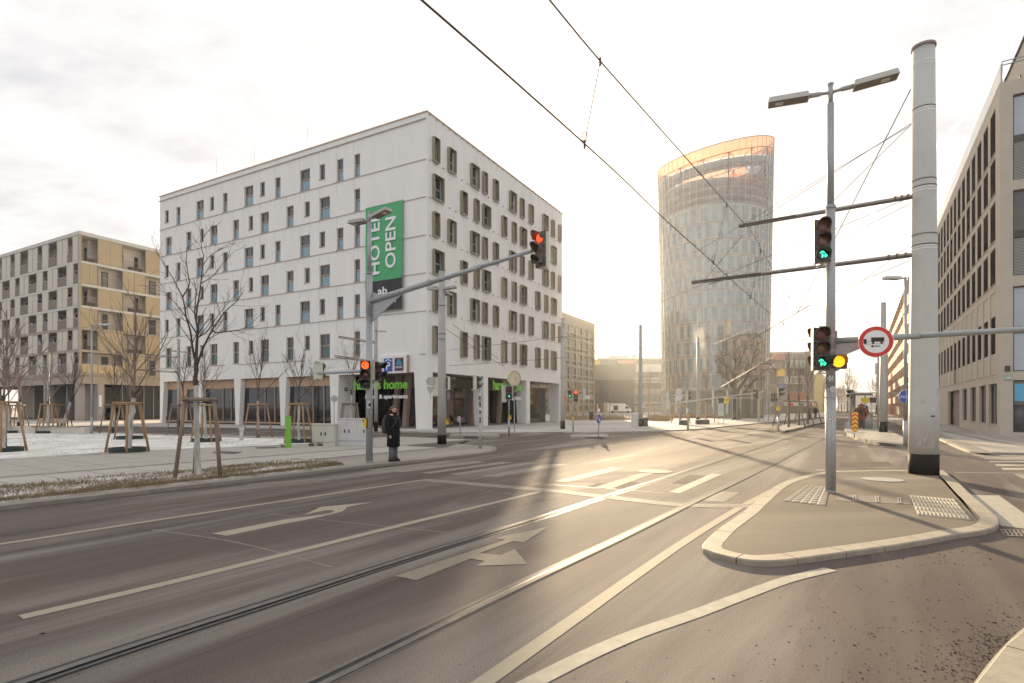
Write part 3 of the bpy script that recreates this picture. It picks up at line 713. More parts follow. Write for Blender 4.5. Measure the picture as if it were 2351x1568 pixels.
# ---- painted markings
def marking(name, pts_px, label=None, m='paint', z=.004):
    mb = MB(); p = [G(x, y) for x, y in pts_px]
    if not ccw(p): p = p[::-1]
    mb.add([(q.x, q.y, z) for q in p], [tuple(range(len(p)))])
    me_o = mb.build(name, M[m]); bmsh = bmesh.new(); bmsh.from_mesh(me_o.data); bmesh.ops.triangulate(bmsh, faces=bmsh.faces[:], ngon_method='EAR_CLIP'); bmsh.to_mesh(me_o.data); bmsh.free()
    me_o['kind'] = 'structure'; return me_o
def line(name, pts_px, w, m='paint', smooth=True, z=.004):
    p = [G(x, y) for x, y in pts_px]
    if smooth and len(p) > 2: p = catmull(p, 6)
    mb = MB(); ribbon(mb, p, w, z); o = mb.build(name, M[m]); o['kind'] = 'structure'; return o
line('lane_line', [(-400, 1303), (0, 1249.5), (330, 1199), (653.5, 1150), (975, 1102)], .11)
line('stop_line', [(968, 1101.5), (1240, 1124.5), (1401, 1142), (1560, 1159), (1728, 1162)], .36, 'paint_worn', z=.0045)
line('lane_line', [(48, 1418), (360, 1345), (653.5, 1273), (950, 1199), (1240, 1129)], .135)
marking('turn_arrow', [(486, 1225.5), (522, 1230.6), (653.5, 1203), (715, 1191.7), (770.8, 1178.8), (786, 1174.7), (795.5, 1167), (794, 1164.9), (857, 1153), (736.9, 1164), (696.7, 1182.5), (746, 1172.3), (761.6, 1171.7), (767, 1174.8), (758.5, 1178.8), (715, 1185), (653.5, 1193.3)])
marking('straight_right_arrow', [(906.7, 1323), (956, 1332.8), (1079.6, 1283.4), (1113.6, 1288.4), (1093.5, 1299.8), (1210.9, 1295.8), (1181.5, 1261.2), (1150.7, 1275), (1101, 1270.5), (1178.5, 1242.7), (1203, 1245.8), (1258.7, 1209.3), (1136.8, 1235.9), (1160, 1239.6), (1010, 1289)], m='paint_ribbed')
line('edge_line', [(1040, 1618), (1109.6, 1568.2), (1225, 1487), (1340, 1406), (1452, 1326), (1565, 1248), (1640, 1201), (1712, 1158), (1790, 1117)], .125)
line('edge_line', [(1140, 1610), (1222.6, 1568), (1244.9, 1556), (1356, 1501), (1467, 1454), (1590, 1412), (1695.5, 1372), (1796, 1335), (1860, 1318), (1907, 1307.5)], .135, 'paint_white')
def stripe(q, m='paint_worn'): marking('crossing_stripe', q, m=m)
Z2 = lambda x, y: (653.5 + .3088 * x, 980.2 + .3088 * y)
Z3 = lambda x, y: (1234.3 + .3088 * x, 907.6 + .3088 * y)
for q in ([(600, 322), (680, 327), (1300, 256), (1210, 250)], [(790, 330), (875, 337), (1500, 262), (1405, 255)], [(1010, 343), (1085, 348), (1700, 265), (1610, 259)], [(1225, 352), (1300, 358), (1880, 270), (1790, 264)], [(1455, 366), (1570, 372), (2110, 280), (1990, 274)]):
    stripe([Z2(*p) for p in q])
stripe([Z3(*p) for p in [(120, 640), (220, 648), (640, 545), (540, 538)]])
for q in ([(385, 697), (560, 690), (870, 580), (760, 580)], [(975, 720), (1060, 730), (1370, 588), (1290, 584)]):
    stripe([Z3(*p) for p in q], 'paint_worn' if q[0][0] < 500 else 'paint_white')
Z5 = lambda x, y: (2091 + .16206 * x, 835 + .16206 * y)
for x, y, t in ((860, 1285, 9), (905, 1304, 10), (970, 1325, 12), (1030, 1349, 15), (1100, 1388, 20), (1190, 1438, 25), (1280, 1492, 28)):
    stripe([Z5(x, y - t / 2), Z5(x + t, y + t / 2), Z5(2400, y + t / 2 + 6), Z5(2400, y - t / 2 + 4)], 'paint_white')
for x in range(4):
    y = 1146 + 11 * x; stripe([(2050 + x * 6, 1030.5 + x * 4.4), (2052 + x * 6, 1032.3 + x * 4.4), (2092 + x * 3, 1033.3 + x * 4.4), (2092 + x * 3, 1031.5 + x * 4.4)])
marking('wide_marking', [(2230, 1136.5), (2294, 1138), (2351, 1178.8), (2470, 1250), (2470, 1222), (2351, 1214), (2299, 1207.5), (2273, 1178.7)], m='paint_white')
marking('wide_marking', [(2326, 1089), (2351, 1100.5), (2460, 1140), (2460, 1100), (2340, 1088)], m='paint_worn')
for q in ([(2190, 1084), (2192, 1085.4), (2420, 1088.5), (2420, 1087)], [(2092, 1070), (2100, 1071), (2160, 1072.5), (2160, 1071)]): stripe(q, 'tar' if False else 'paint_worn')
for (x, y, w) in ((1882, 1078.6, 22), (1980, 1024.5, 22), (1925, 998, 16)):
    stripe([(x - w / 2, y), (x - w / 2 + 3, y + 1.6), (x + w / 2 + 3, y + 1.8), (x + w / 2, y)], 'paint_white')
# tar seams and cracks
for pts in ([(800, 1090), (1100, 1103), (1400, 1122), (1700, 1148)], [(1240, 1128), (1420, 1133), (1600, 1146)], [(350, 1216), (545, 1246), (760, 1302)], [(620, 1180), (790, 1199), (1020, 1222)], [(1590, 1151), (1662, 1153), (1680, 1143)], [(1100, 1126), (1300, 1150)]):
    line('tar_seam', pts, .025, 'tar' if pts[0][0] in (800, 1590) else 'paint_worn', z=.0025)
mb = MB(); mb.prism(poly([(1612, 1149), (1662, 1153), (1700, 1131), (1652, 1128)]), 0, .003); tag(mb.build('manhole_cover', mat('rail_box_cover', (.17, .14, .115), .5, var=.3, scale=14)), 'rectangular cover set beside the right rail', 'manhole cover')
c = G(1503, 1082.3); mb = MB(); mb.lathe([(.45, 0), (.45, .008), (.40, .010)], 24, (c.x, c.y, 0)); tag(mb.build('manhole_cover', mat('road_cover', (.16, .14, .12), .8, var=.3, scale=12)), 'round cover in the road beyond the left rail', 'manhole cover')

M['patch'] = asphalt('asphalt_patch', (.075, .062, .058), (.11, .094, .086), (.2, .18, .16), .55, .8, R_(20), 0.85)
M['patch2'] = asphalt('asphalt_patch_pale', (.20, .175, .155), (.25, .22, .195), (.36, .33, .29), .5, .7, R_(60), 0.85)
for nm, q, m_ in (('asphalt_patch', [(1345, 1117), (1420, 1124), (1470, 1108), (1400, 1102)], 'patch'), ('asphalt_patch', [(1290, 1102), (1390, 1110), (1500, 1087), (1410, 1080)], 'patch2'), ('asphalt_patch', [(1540, 1110), (1600, 1113), (1640, 1093), (1585, 1090)], 'patch'), ('asphalt_patch', [(560, 1112), (700, 1100), (760, 1106), (620, 1119)], 'patch2'), ('asphalt_patch', [(1930, 1062), (2040, 1060), (2050, 1070), (1925, 1073)], 'patch')):
    marking(nm, q, m=m_, z=.0014 if m_ == 'patch' else .0026)
# gully grate by the island
gr = thing('drain_grate', 'iron gully grate at the right tip of the traffic island', 'drain grate', G(2330, 1221))
q = [G(2296, 1216.5), G(2306, 1231), G(2392, 1235), G(2375, 1219)]
mb = MB(); o0 = G(2330, 1221)
mb.prism([p - Vector((o0.x, o0.y, 0)) for p in q], 0, .004); mb.build('shaft_shade', M['black'], gr)  # flat black sheet painted as the darkness below the bars
a, b, c2, d = [Vector((p.x - o0.x, p.y - o0.y, 0)) for p in (q[0], q[3], q[2], q[1])]
mb = MB()
def q2(u, v): return a.lerp(b, u).lerp(d.lerp(c2, u), v)
for i in range(9):
    u = i / 8; mb.hexa([(*q2(max(u - .025, 0), 0).xy, 0), (*q2(max(u - .025, 0), 1).xy, 0), (*q2(min(u + .025, 1), 1).xy, 0), (*q2(min(u + .025, 1), 0).xy, 0)][::-1], [(*q2(max(u - .025, 0), 0).xy, .012), (*q2(max(u - .025, 0), 1).xy, .012), (*q2(min(u + .025, 1), 1).xy, .012), (*q2(min(u + .025, 1), 0).xy, .012)][::-1])
for v in (.04, .5, .96):
    mb.hexa([(*q2(0, v - .04).xy, 0), (*q2(1, v - .04).xy, 0), (*q2(1, v + .04).xy, 0), (*q2(0, v + .04).xy, 0)][::-1], [(*q2(0, v - .04).xy, .011), (*q2(1, v - .04).xy, .011), (*q2(1, v + .04).xy, .011), (*q2(0, v + .04).xy, .011)][::-1])
mb.build('grate_bars', mat('grate_iron', (.34, .28, .21), .6, var=.3, scale=20), gr)

# grit and leaf bits on the road
mb = MB(); random.seed(11)
def bit(x, y, z, s):
    a = random.uniform(0, 6.28); l = s * random.uniform(.8, 2.0); w = s * random.uniform(.5, .9); h = s * random.uniform(.3, .7)
    p = [(x + math.cos(a + t) * (l if k % 2 == 0 else w), y + math.sin(a + t) * (l if k % 2 == 0 else w), z) for k, t in enumerate((0, 1.57, 3.14, 4.71))]
    mb.add(p + [(x, y, z + h)], [(0, 1, 4), (1, 2, 4), (2, 3, 4), (3, 0, 4)])
for i in range(420):
    px = random.triangular(1500, 2351, 2300); py = random.uniform(1240, 1568); p = G(px, py)
    if not in_poly(p.x, p.y, rc) : bit(p.x, p.y, .001, random.uniform(.003, .008))
for i in range(520):   # litter gathers along the corner kerb
    k = random.choice(cp); d = abs(random.gauss(0, .16)) + .01; bit(k.x - d * .75 + random.gauss(0, .05), k.y + d * .5 + random.gauss(0, .05), .001, random.uniform(.003, .009))
for i in range(120):
    p = G(random.uniform(2020, 2290), random.uniform(1236, 1300)); 
    if not in_poly(p.x, p.y, rc): bit(p.x, p.y, .001, random.uniform(.004, .010))
for i in range(160):
    p = G(random.uniform(0, 1500), random.uniform(1130, 1568)); bit(p.x, p.y, .001, random.uniform(.003, .006))
tag(mb.build('leaf_litter', mat('leaf_bits', (.05, .035, .025), .9, var=.5, scale=30)), kind='stuff')
p = G(98, 1455); mb = MB(); bit(p.x, p.y, .001, .02); tag(mb.build('dead_leaf', MATS['leaf_bits']), 'small dark leaf lying on the road at the lower left', 'leaf')
# ================================================================ BUILDINGS
def wall_open(mb, span, zlo, zhi, opens, depth, face, mi=0, mi_rev=None):
    """wall front face with rectangular openings and their reveals; face(u, z, d) -> point, d = depth behind the face"""
    mr = mi if mi_rev is None else mi_rev
    us = sorted({span[0], span[1]} | {o[0] for o in opens} | {o[1] for o in opens})
    for a, b in zip(us, us[1:]):
        m_ = (a + b) / 2
        zs = [(o[2], o[3]) for o in opens if o[0] < m_ < o[1]]
        z = zlo
        for lo, hi in sorted(zs):
            if lo > z: mb.quad(face(a, z, 0), face(b, z, 0), face(b, lo, 0), face(a, lo, 0), mi)
            z = hi
        if z < zhi: mb.quad(face(a, z, 0), face(b, z, 0), face(b, zhi, 0), face(a, zhi, 0), mi)
    for a, b, lo, hi in opens:
        D = depth
        mb.quad(face(a, lo, D), face(a, lo, 0), face(a, hi, 0), face(a, hi, D), mr)
        mb.quad(face(b, lo, 0), face(b, lo, D), face(b, hi, D), face(b, hi, 0), mr)
        mb.quad(face(a, lo, 0), face(a, lo, D), face(b, lo, D), face(b, lo, 0), mr)
        mb.quad(face(a, hi, D), face(a, hi, 0), face(b, hi, 0), face(b, hi, D), mr)
def fbox(mb, face, a, b, lo, hi, d0, d1, mi=0):
    """box on a facade, d = depth behind the face (negative = proud)"""
    p = [face(a, lo, d0), face(b, lo, d0), face(b, lo, d1), face(a, lo, d1)]; q = [face(a, hi, d0), face(b, hi, d0), face(b, hi, d1), face(a, hi, d1)]
    mb.add(p + q, [(0, 3, 2, 1), (4, 5, 6, 7), (0, 1, 5, 4), (1, 2, 6, 5), (2, 3, 7, 6), (3, 0, 4, 7)], mi)

# ---------------------------------------------------------------- HOTEL
HC = Vector(((980 - CX) / FP * 40.07, 40.07, 0))
hotel = thing('hotel', 'white plastered seven storey hotel with small windows on the street corner', 'hotel', HC, GA)
ZR = [5.58, 8.66, 11.40, 14.14, 16.90, 19.62]; ZTOP, ZOV = 23.0, 4.22
HW, HD = 33.75, 24.3
fL = lambda u, z, d: (u, d, z)
fR = lambda u, z, d: (-d, u, z)
def hx(px): return hitL(HC, px)[0]
def hy(px, xo=0.0): return hitR(HC, px, xo)[0]
z3x = lambda x: (500 + x * .287) / 1.3773
z6x = lambda x: (1050 + x * .319) / 1.3773
rowA = [(75, 115, 'N'), (200, 245, 'T'), (420, 502, 'W'), (570, 615, 'N'), (712, 765, 'T'), (950, 1048, 'W'), (1123, 1175, 'N'), (1288, 1348, 'T'), (1562, 1672, 'W'), (1778, 1838, 'N'), (1968, 2040, 'T')]
rowB = [(83, 148, 'M'), (310, 366, 'M'), (460, 500, 'N'), (573, 652, 'W'), (825, 889, 'M'), (997, 1045, 'N'), (1127, 1219, 'W'), (1413, 1491, 'M'), (1613, 1671, 'N'), (1778, 1892, 'W')]
extraT = (z6x(220), z6x(277), 'T')
wl_rows = []
for r in range(6):
    src_ = rowA if r % 2 == 1 else rowB
    wins = [(hx(z3x(a)), hx(z3x(b)), t) for a, b, t in src_] + [(hx(extraT[0]), hx(extraT[1]), 'T')]
    out = []
    for a, b, t in wins:
        zb = ZR[r] + (.06 if t != 'N' else (.85 if r == 0 else .58)); zt = ZR[r] + (2.0 if r == 0 else 1.80)
        out.append((a, b, zb, zt, t))
    wl_rows.append(out)
mb = MB()
wall_open(mb, (-HW, 0), ZOV, ZTOP - .02, [w[:4] for r in wl_rows for w in r], .24, fL)
mb.build('wall', M['plaster'], hotel)
def window(parent, face, a, b, lo, hi, t, d=.16, glow=None, mat_f='win_tan', name='window', up='glass_up', low='glass_low'):
    f = MB(); w = .065
    fbox(f, face, a, a + w, lo, hi, d - .03, d + .05); fbox(f, face, b - w, b, lo, hi, d - .03, d + .05)
    fbox(f, face, a + w, b - w, hi - w, hi, d - .03, d + .05); fbox(f, face, a + w, b - w, lo, lo + w, d - .03, d + .05)
    H = hi - lo; tr = lo + H * .5
    panes = []
    if t == 'N': panes = [(a + w, b - w, lo + w, hi - w, up)]
    else:
        fbox(f, face, a + w, b - w, tr, tr + .11, d - .035, d + .05)
        panes.append((a + w, b - w, lo + w, tr, low))
        if t in 'WM':
            m_ = a + (b - a) * (.60 if t == 'W' else .62)
            fbox(f, face, m_ - .03, m_ + .03, tr + .11, hi - w, d - .032, d + .05)
            panes += [(a + w, m_ - .03, tr + .11, hi - w, up), (m_ + .03, b - w, tr + .11, hi - w, up)]
        else: panes.append((a + w, b - w, tr + .11, hi - w, up))
    o = f.build(name, M[mat_f], parent)
    for (x0, x1, z0, z1, mm) in panes:
        g = MB(); fbox(g, face, x0, x1, z0, z1, d + .012, d + .03); g.build('pane', M[mm], o)
    return o
for r, row in enumerate(wl_rows):
    for a, b, lo, hi, t in row:
        w = window(hotel, fL, a, b, lo, hi, t, low='glass_teal' if r == 0 else 'glass_low')
        s = MB(); fbox(s, fL, a - .03, b + .03, lo - .05, lo, -.05, .14); s.build('sill', M['win_tan'], w)
# storey ledges and vertical joints of the left front
for z in ZR[1:]:
    m_ = MB(); fbox(m_, fL, -HW - .12, -.05, z - .055, z - .01, -.06, 0); m_.build('ledge', M['ledge'], hotel)
for a, b in ((363, 468), (490, 517), (548, 700), (735, 822), (963, 978)):
    m_ = MB(); fbox(m_, fL, hx(a), min(hx(b), -.05), ZR[0] - .07, ZR[0] - .025, -.06, 0); m_.build('ledge', M['ledge'], hotel)
m_ = MB(); fbox(m_, fL, -HW - .12, -.05, 22.48, 22.54, -.10, 0); m_.build('ledge', M['ledge'], hotel)
j = MB()
for r, row in enumerate(wl_rows):
    zl = ZR[r] + 0.0; zh = ZR[r + 1] - .08 if r < 5 else 22.46
    zn = ZR[r + 1] - .08 if r < 5 else 22.46
    for a, b, lo, hi, t in row: fbox(j, fL, a - .05, a - .025, hi, zh, -.004, .01)
    if r > 0:
        for a, b, lo, hi, t in row: fbox(j, fL, a - .05, a - .025, ZR[r] - .085 - random.choice((.9, 2.6)) * .35, ZR[r] - .085, -.003, .01)
tag(j.build('plaster_joint', M['plaster_joint'], hotel), kind='stuff')
# coping
m_ = MB(); fbox(m_, fL, -HW - .08, .08, ZTOP - .02, ZTOP + .06, -.08, .4); m_.build('coping', M['coping'], hotel)
m_ = MB(); m_.box(-.4, .085, .4, HD + .08, ZTOP - .02, ZTOP + .06); m_.build('coping', M['coping'], hotel)
m_ = MB(); m_.box(-HW + .25, -.3, .3, HD - .3, ZOV + .1, ZTOP - .3); m_.build('core', M['plinth'], hotel)  # unseen inner box added to block light behind the walls
m_ = MB(); m_.box(-HW, -.01, HD - .25, HD, ZOV, ZTOP - .03); m_.box(-HW, -HW + .25, .02, HD - .25, 0, ZTOP - .03); m_.build('rear_wall', M['plaster'], hotel)

# right front, windows in projecting boxes
A6 = [(993, 1075, 'n'), (1142, 1237, 'w'), (1367, 1467, 'w'), (1485, 1548, 'n'), (1593, 1658, 'n'), (1753, 1835, 'w'), (1860, 1912, 'n'), (1947, 2003, 'n'), (2082, 2150, 'w'), (2168, 2212, 'n'), (2238, 2276, 'n')]
B5 = [(993, 1117, 'w'), (1270, 1348, 'n'), (1402, 1467, 'n'), (1485, 1580, 'w'), (1677, 1740, 'n'), (1780, 1835, 'n'), (1860, 1937, 'w'), (2012, 2070, 'n'), (2102, 2147, 'n'), (2168, 2230, 'w')]
PR = .24
rr = []
for r in range(6):
    row = []
    for a, b, t in (A6 if r % 2 else B5):
        if r == 0 and a == 993: b, t = 1066, 'w'
        y0 = hy(z6x(a)); y1 = hy(z6x(b), PR)
        row.append((y0 + .03, y1 - .03, ZR[r] + .08, ZR[r] + (2.0 if r == 0 else 1.80), t))
    rr.append(row)
mb = MB(); wall_open(mb, (0, HD), ZOV, ZTOP - .02, [w[:4] for r in rr for w in r], .24, fR); mb.build('wall', M['plaster'], hotel)
for r, row in enumerate(rr):
    for a, b, lo, hi, t in row:
        bx = MB(); T = .035
        for (p0, p1, q0, q1) in ((a - T, a, lo - T, hi + T), (b, b + T, lo - T, hi + T), (a, b, hi, hi + T), (a, b, lo - T, lo)):
            fbox(bx, fR, p0, p1, q0, q1, -PR, .12)
        bo = bx.build('window_box', M['win_olive'], hotel)
        f = MB(); d = .14; w = .055
        fbox(f, fR, a, a + w, lo, hi, d, d + .06); fbox(f, fR, b - w, b, lo, hi, d, d + .06); fbox(f, fR, a + w, b - w, hi - w, hi, d, d + .06); fbox(f, fR, a + w, b - w, lo, lo + w, d, d + .06)
        mid = (lo + hi) / 2 - .05
        fbox(f, fR, a + w, b - w, mid, mid + .1, d - .004, d + .06); f.build('frame', M['win_tan'], bo)
        for z0, z1 in ((lo + w, mid), (mid + .1, hi - w)):
            g = MB(); fbox(g, fR, a + w, b - w, z0, z1, d + .02, d + .04); g.build('pane', M['glass_up'] if t == 'n' or z0 > mid else M['glass_teal'], bo)
        g = MB(); fbox(g, fR, a + .01, b - .01, lo - T - .03, lo - T, -PR - .02, 0); g.build('bright_sill', M['sign_grey'], bo)
j = MB()
for r, row in enumerate(rr):
    zn = ZR[r + 1] + .0 if r < 5 else ZTOP - .1
    for a, b, lo, hi, t in row: fbox(j, fR, b - .12, b - .10, hi + .06, zn - .02, -.004, .01)
    y = .25
    zz = zn + .02
    while y < HD:
        fbox(j, fR, y, y + .16, zz - .04, zz, -.10, .0); y += .82
tag(j.build('plaster_joint', M['plaster_joint'], hotel), kind='stuff')
# lightning rods
for px, l in ((975, 1.2), (1052, 1.4), (865, 1.3)):
    x, d = hitL(HC, px) if px < 980 else (None, None)
    k = MB()
    if x is not None: k.tube([(x, .3, ZTOP), (x, .3, ZTOP + 2.2)], .012, 5)
    else:
        yy = hy(px); k.tube([(-.3, yy, ZTOP), (-.3, yy, ZTOP + 2.2)], .012, 5)
    k.build('lightning_rod', M['sign_grey'], hotel)
for px in (1112, 1180, 1235):
    yy = hy(px); k = MB(); k.tube([(-.3, yy, ZTOP), (-.3, yy, ZTOP + 2.2)], .012, 5); k.build('lightning_rod', M['sign_grey'], hotel)
for px in (415, 490, 577, 700): 
    x = hx(px); k = MB(); k.tube([(x, .3, ZTOP), (x, .3, ZTOP + 2.2)], .012, 5); k.build('lightning_rod', M['sign_grey'], hotel)

# ground floor
X3 = -9.75
so_ = MB(); so_.box(-HW, -.02, .02, HD, ZOV - .0, ZOV + .08); so_.build('soffit', M['taupe'], hotel)
def taper_col(x0t, x1t, x0b, x1b, y0, y1, zt=ZOV, name='column', m='plaster'):
    k = MB(); k.hexa([(x0b, y0, 0), (x1b, y0, 0), (x1b, y1, 0), (x0b, y1, 0)], [(x0t, y0, zt), (x1t, y0, zt), (x1t, y1, zt), (x0t, y1, zt)]); return k.build(name, M[m], hotel)
taper_col(-33.75, -33.04, -33.75, -33.40, .0, 1.0)
taper_col(-27.75, -26.8, -27.55, -27.0, .0, 1.0)
taper_col(-21.91, -20.94, -21.70, -21.22, .0, 1.0)
taper_col(-15.83, -14.91, -15.62, -15.16, .0, 1.0)
taper_col(-9.78, -8.76, -9.6, -8.95, .0, 1.9)
# corner column
k = MB(); k.hexa([(-.98, .0, 0), (.0, .0, 0), (.0, .66, 0), (-.98, .66, 0)], [(-1.16, .0, ZOV), (.0, .0, ZOV), (.0, .70, ZOV), (-1.16, .70, ZOV)]); k.build('column', M['plaster'], hotel)
def col_r(y0, y1, dt, db):
    k = MB(); k.hexa([(-db, y0, 0), (0, y0, 0), (0, y1, 0), (-db, y1, 0)], [(-dt, y0, ZOV), (0, y0, ZOV), (0, y1, ZOV), (-dt, y1, ZOV)]); k.build('column', M['plaster'], hotel)
col_r(hy(1110), hy(1120.5), 1.10, .90); col_r(hy(1208.6), hy(1216.8), 1.25, 1.02); col_r(hy(1284.5), HD - .01, 1.3, 1.15)
# glazed bays of the left front
bays = [(-33.04, -27.75, -33.40, -27.55), (-26.8, -21.91, -27.0, -21.70), (-20.94, -15.83, -21.22, -15.62), (-14.91, -9.78, -15.16, -9.6)]
for bi, (a, b, ab, bb) in enumerate(bays):
    bay = MB(); D = .40
    lo_, hi_ = ab + .02, bb - .02
    bay.box(lo_, hi_, D, D + .12, 3.42, ZOV)
    bo = bay.build('shopfront_fascia', M['tan_panel'], hotel)
    p = MB(); p.box(lo_, hi_, D + .03, D + .12, 0, .215); p.build('plinth', M['plinth'], bo)
    p = MB(); p.box(lo_, hi_, D - .02, D + .12, .22, .34); p.build('bottom_rail', M['tan_panel'], bo)
    divs = [0, .55, .78, 1] if bi else [0, .40, .62, 1]
    if bi == 0:
        pn = MB(); x0 = lo_ + (hi_ - lo_) * .64; x1 = hi_ - (hi_ - lo_) * 0.0
    for i, (u0, u1) in enumerate(zip(divs, divs[1:])):
        x0, x1 = lo_ + (hi_ - lo_) * u0, lo_ + (hi_ - lo_) * u1
        g = MB(); g.box(x0 + .04, x1 - .04, D + .05, D + .08, .34, 3.42)
        g.build('pane' if not (bi == 0 and i == 1) else 'tan_wall_panel', M['glass_shop'] if not (bi == 0 and i == 1) else M['tan_panel'], bo)
        m2 = MB(); m2.box(x0 - .035 if i else x0, x0 + .04, D - .03, D + .12, .34, 3.42); m2.build('mullion', M['win_tan'], bo)
        if i: 
            m3 = MB(); m3.box(x0 - .012, x0 + .012, D - .006, D + .01, 3.44, ZOV); m3.build('panel_joint', M['win_tan'], bo)
    m2 = MB(); m2.box(hi_ - .05, hi_, D - .03, D + .12, .34, 3.42); m2.build('mullion', M['win_tan'], bo)
# recessed arcade core with glass and brown frames
CXL, CYL = -3.6, 5.2
core = MB(); core.box(-HW + .3, CXL - .1, CYL + .1, HD - .4, 0, ZOV); core.build('arcade_core', M['taupe_wall'], hotel)
arc = MB(); arc.box(-9.6, CXL, CYL - .02, CYL + .1, 3.3, ZOV - .01); ao = arc.build('arcade_fascia', M['taupe'], hotel)
xs = [-9.3, -8.1, -6.9, -5.9, -5.0, -4.4, CXL]
for i, (a, b) in enumerate(zip(xs, xs[1:])):
    g = MB(); g.box(a + .05, b - .05, CYL, CYL + .05, .1, 3.28); g.build('pane', M['glass_shop'] if i != 3 else mat('slate_panel', (.07, .075, .09), .5), ao)
    g = MB(); g.box(a - .05, a + .05, CYL - .06, CYL + .1, 0, 3.29); g.build('mullion', mat('brown_mullion', (.10, .06, .05), .5), ao)
g = MB(); g.box(-9.6, -9.3, 1.9, CYL, 0, ZOV); g.build('side_glass', M['glass_shop'], ao)
door = MB(); door.box(-4.95, -4.42, CYL - .05, CYL, .05, 2.15); do_ = door.build('door', mat('brown_mullion', (.10, .06, .05), .5), hotel)
g = MB(); g.box(-4.87, -4.5, CYL - .07, CYL - .052, .3, 2.05); g.build('pane', M['glass_shop'], do_)
# side towards the right front
arc = MB(); arc.box(CXL - .1, CXL + .02, CYL, HD - .4, 3.35, ZOV - .01); ao2 = arc.build('arcade_fascia', M['taupe'], hotel)
seg = [(5.3, 7.0, 'g'), (7.0, 8.6, 'w'), (8.6, 11.6, 'g'), (11.6, 14.6, 'w'), (14.6, 17.2, 'g'), (17.2, 20.2, 'g'), (20.2, 23.6, 'g')]
for a, b, t in seg:
    g = MB(); g.box(CXL - .06, CXL + (.0 if t == 'g' else .015), a + .05, b - .05, .1, 3.32); g.build('pane' if t == 'g' else 'tan_wall_panel', M['glass_shop'] if t == 'g' else M['taupe_wall'], ao2)
    g = MB(); g.box(CXL - .1, CXL + .06, a - .05, a + .05, 0, 3.34); g.build('mullion', MATS['brown_mullion'], ao2)
g = MB(); g.box(-1.3, -1.22, 17.6, 22.5, .1, 3.7); g.build('corner_glass', M['glass_shop'], hotel)
g = MB(); g.box(-3.5, -1.3, 17.6, 17.66, .1, 3.7); g.build('corner_glass', M['glass_shop'], hotel)
# slanted inner columns
for x, y, dx in ((-6.3, 3.4, .45), (-3.0, 3.6, .4), (-2.6, 9.2, .4), (-2.5, 14.0, .4), (-4.5, 2.6, .35)):
    k = MB(); w = .38; k.hexa([(x, y, 0), (x + w, y, 0), (x + w, y + w, 0), (x, y + w, 0)], [(x + dx, y, ZOV), (x + dx + w, y, ZOV), (x + dx + w, y + w, ZOV), (x + dx, y + w, ZOV)]); k.build('inner_column', M['taupe_wall'], hotel)
for x, y in ((-7, 3), (-5, 3), (-2.4, 6), (-2.4, 11), (-2.4, 16)):
    k = MB(); k.lathe([(.09, -.03), (.09, 0)], 10, (x, y, ZOV)); k.build('downlight', M['lamp_glass'], hotel)
# pavement under the arcade
k = MB(); k.box(-9.6, -.05, .05, CYL, KH, KH + .012); k.build('arcade_floor', mat('arcade_floor', (.27, .22, .19), .7, var=.1, scale=2), hotel)
k = MB(); k.box(CXL, -.05, CYL, HD, KH, KH + .012); k.build('arcade_floor', MATS['arcade_floor'], hotel)

# house number plate on the arcade column
np_ = thing('house_number_plate', 'small dark number plate on the grey side of the arcade column', 'number plate', HC + EXV * -8.72 + EYV * .75 + Vector((0, 0, 3.1)), GA)
k = MB(); k.box(-.0, .03, -.17, .17, -.13, .13); k.build('plate', M['sign_navy'], np_)
me = fit_text('168', .24, .13, .004, M['white_text'], .01); inst('digits', me, np_, (.035, 0, 0), rot=(R_(90), 0, R_(90)))

# banner
bx0, bx1 = hx(844.6), hx(928); yb = -.10
zt, zb_ = ZZ(470, 38.5), ZZ(713, 38.5)
d0 = HC.y + bx0 * EXV.y; d1 = HC.y + bx1 * EXV.y
ztl, ztr = ZZ(480.5, d0), ZZ(462, d1); zbr = ZZ(709.3, d1); zsp = ZZ(638, d1)
ban = thing('banner', 'tall green and black hotel opening banner hung on the white front', 'banner', HC + EXV * ((bx0 + bx1) / 2) + Vector((0, 0, 0)), GA)
bw = (bx1 - bx0); ztop = (ztl + ztr) / 2
def cloth(z0, z1, m_, name):
    k = MB(); nx, nz = 14, 16; g = []
    for i in range(nx + 1):
        for jz in range(nz + 1):
            u = i / nx; z = z0 + (z1 - z0) * jz / nz
            g.append((-bw / 2 + bw * u, -.22 + .035 * math.sin(u * 14 + z * .35) + .02 * math.sin(z * 2.1 + u * 5), z))
    k.v = g
    for i in range(nx):
        for jz in range(nz):
            a = i * (nz + 1) + jz; k.f.append((a, a + nz + 1, a + nz + 2, a + 1)); k.m.append(0)
    return k.build(name, m_, ban, smooth=True)
cloth(zsp, ztop, M['banner_green'], 'green_field'); cloth(zbr, zsp, M['banner_black'], 'black_field')
for z in (ztop + .03, zbr - .03):
    k = MB(); k.tube([(-bw / 2 - .05, -.16, z), (bw / 2 + .05, -.16, z)], .03, 8); k.build('banner_rail', M['grey_paint'], ban)
for i in range(9):
    x = -bw / 2 + bw * i / 8
    k = MB(); k.box(x - .015, x + .015, -.17, 0, ztop + .01, ztop + .04); k.box(x - .008, x + .008, -.17, -.15, zbr - .3, zbr - .03); k.build('fixing', M['sign_grey'], ban)
def btext(s, wz, hx_, xc, zc, rot=True, m_='white_text'):
    me = fit_text(s, wz, hx_, .004, M[m_], .018)
    inst('lettering', me, ban, (xc, -.275, zc), rot=(R_(90), R_(-90) if rot else 0, 0))
def bX(px): return hx(px) - (bx0 + bx1) / 2
zz7 = lambda y, px: ZZ((800 + y * .319) / 1.3773, HC.y + hx(px) * EXV.y)
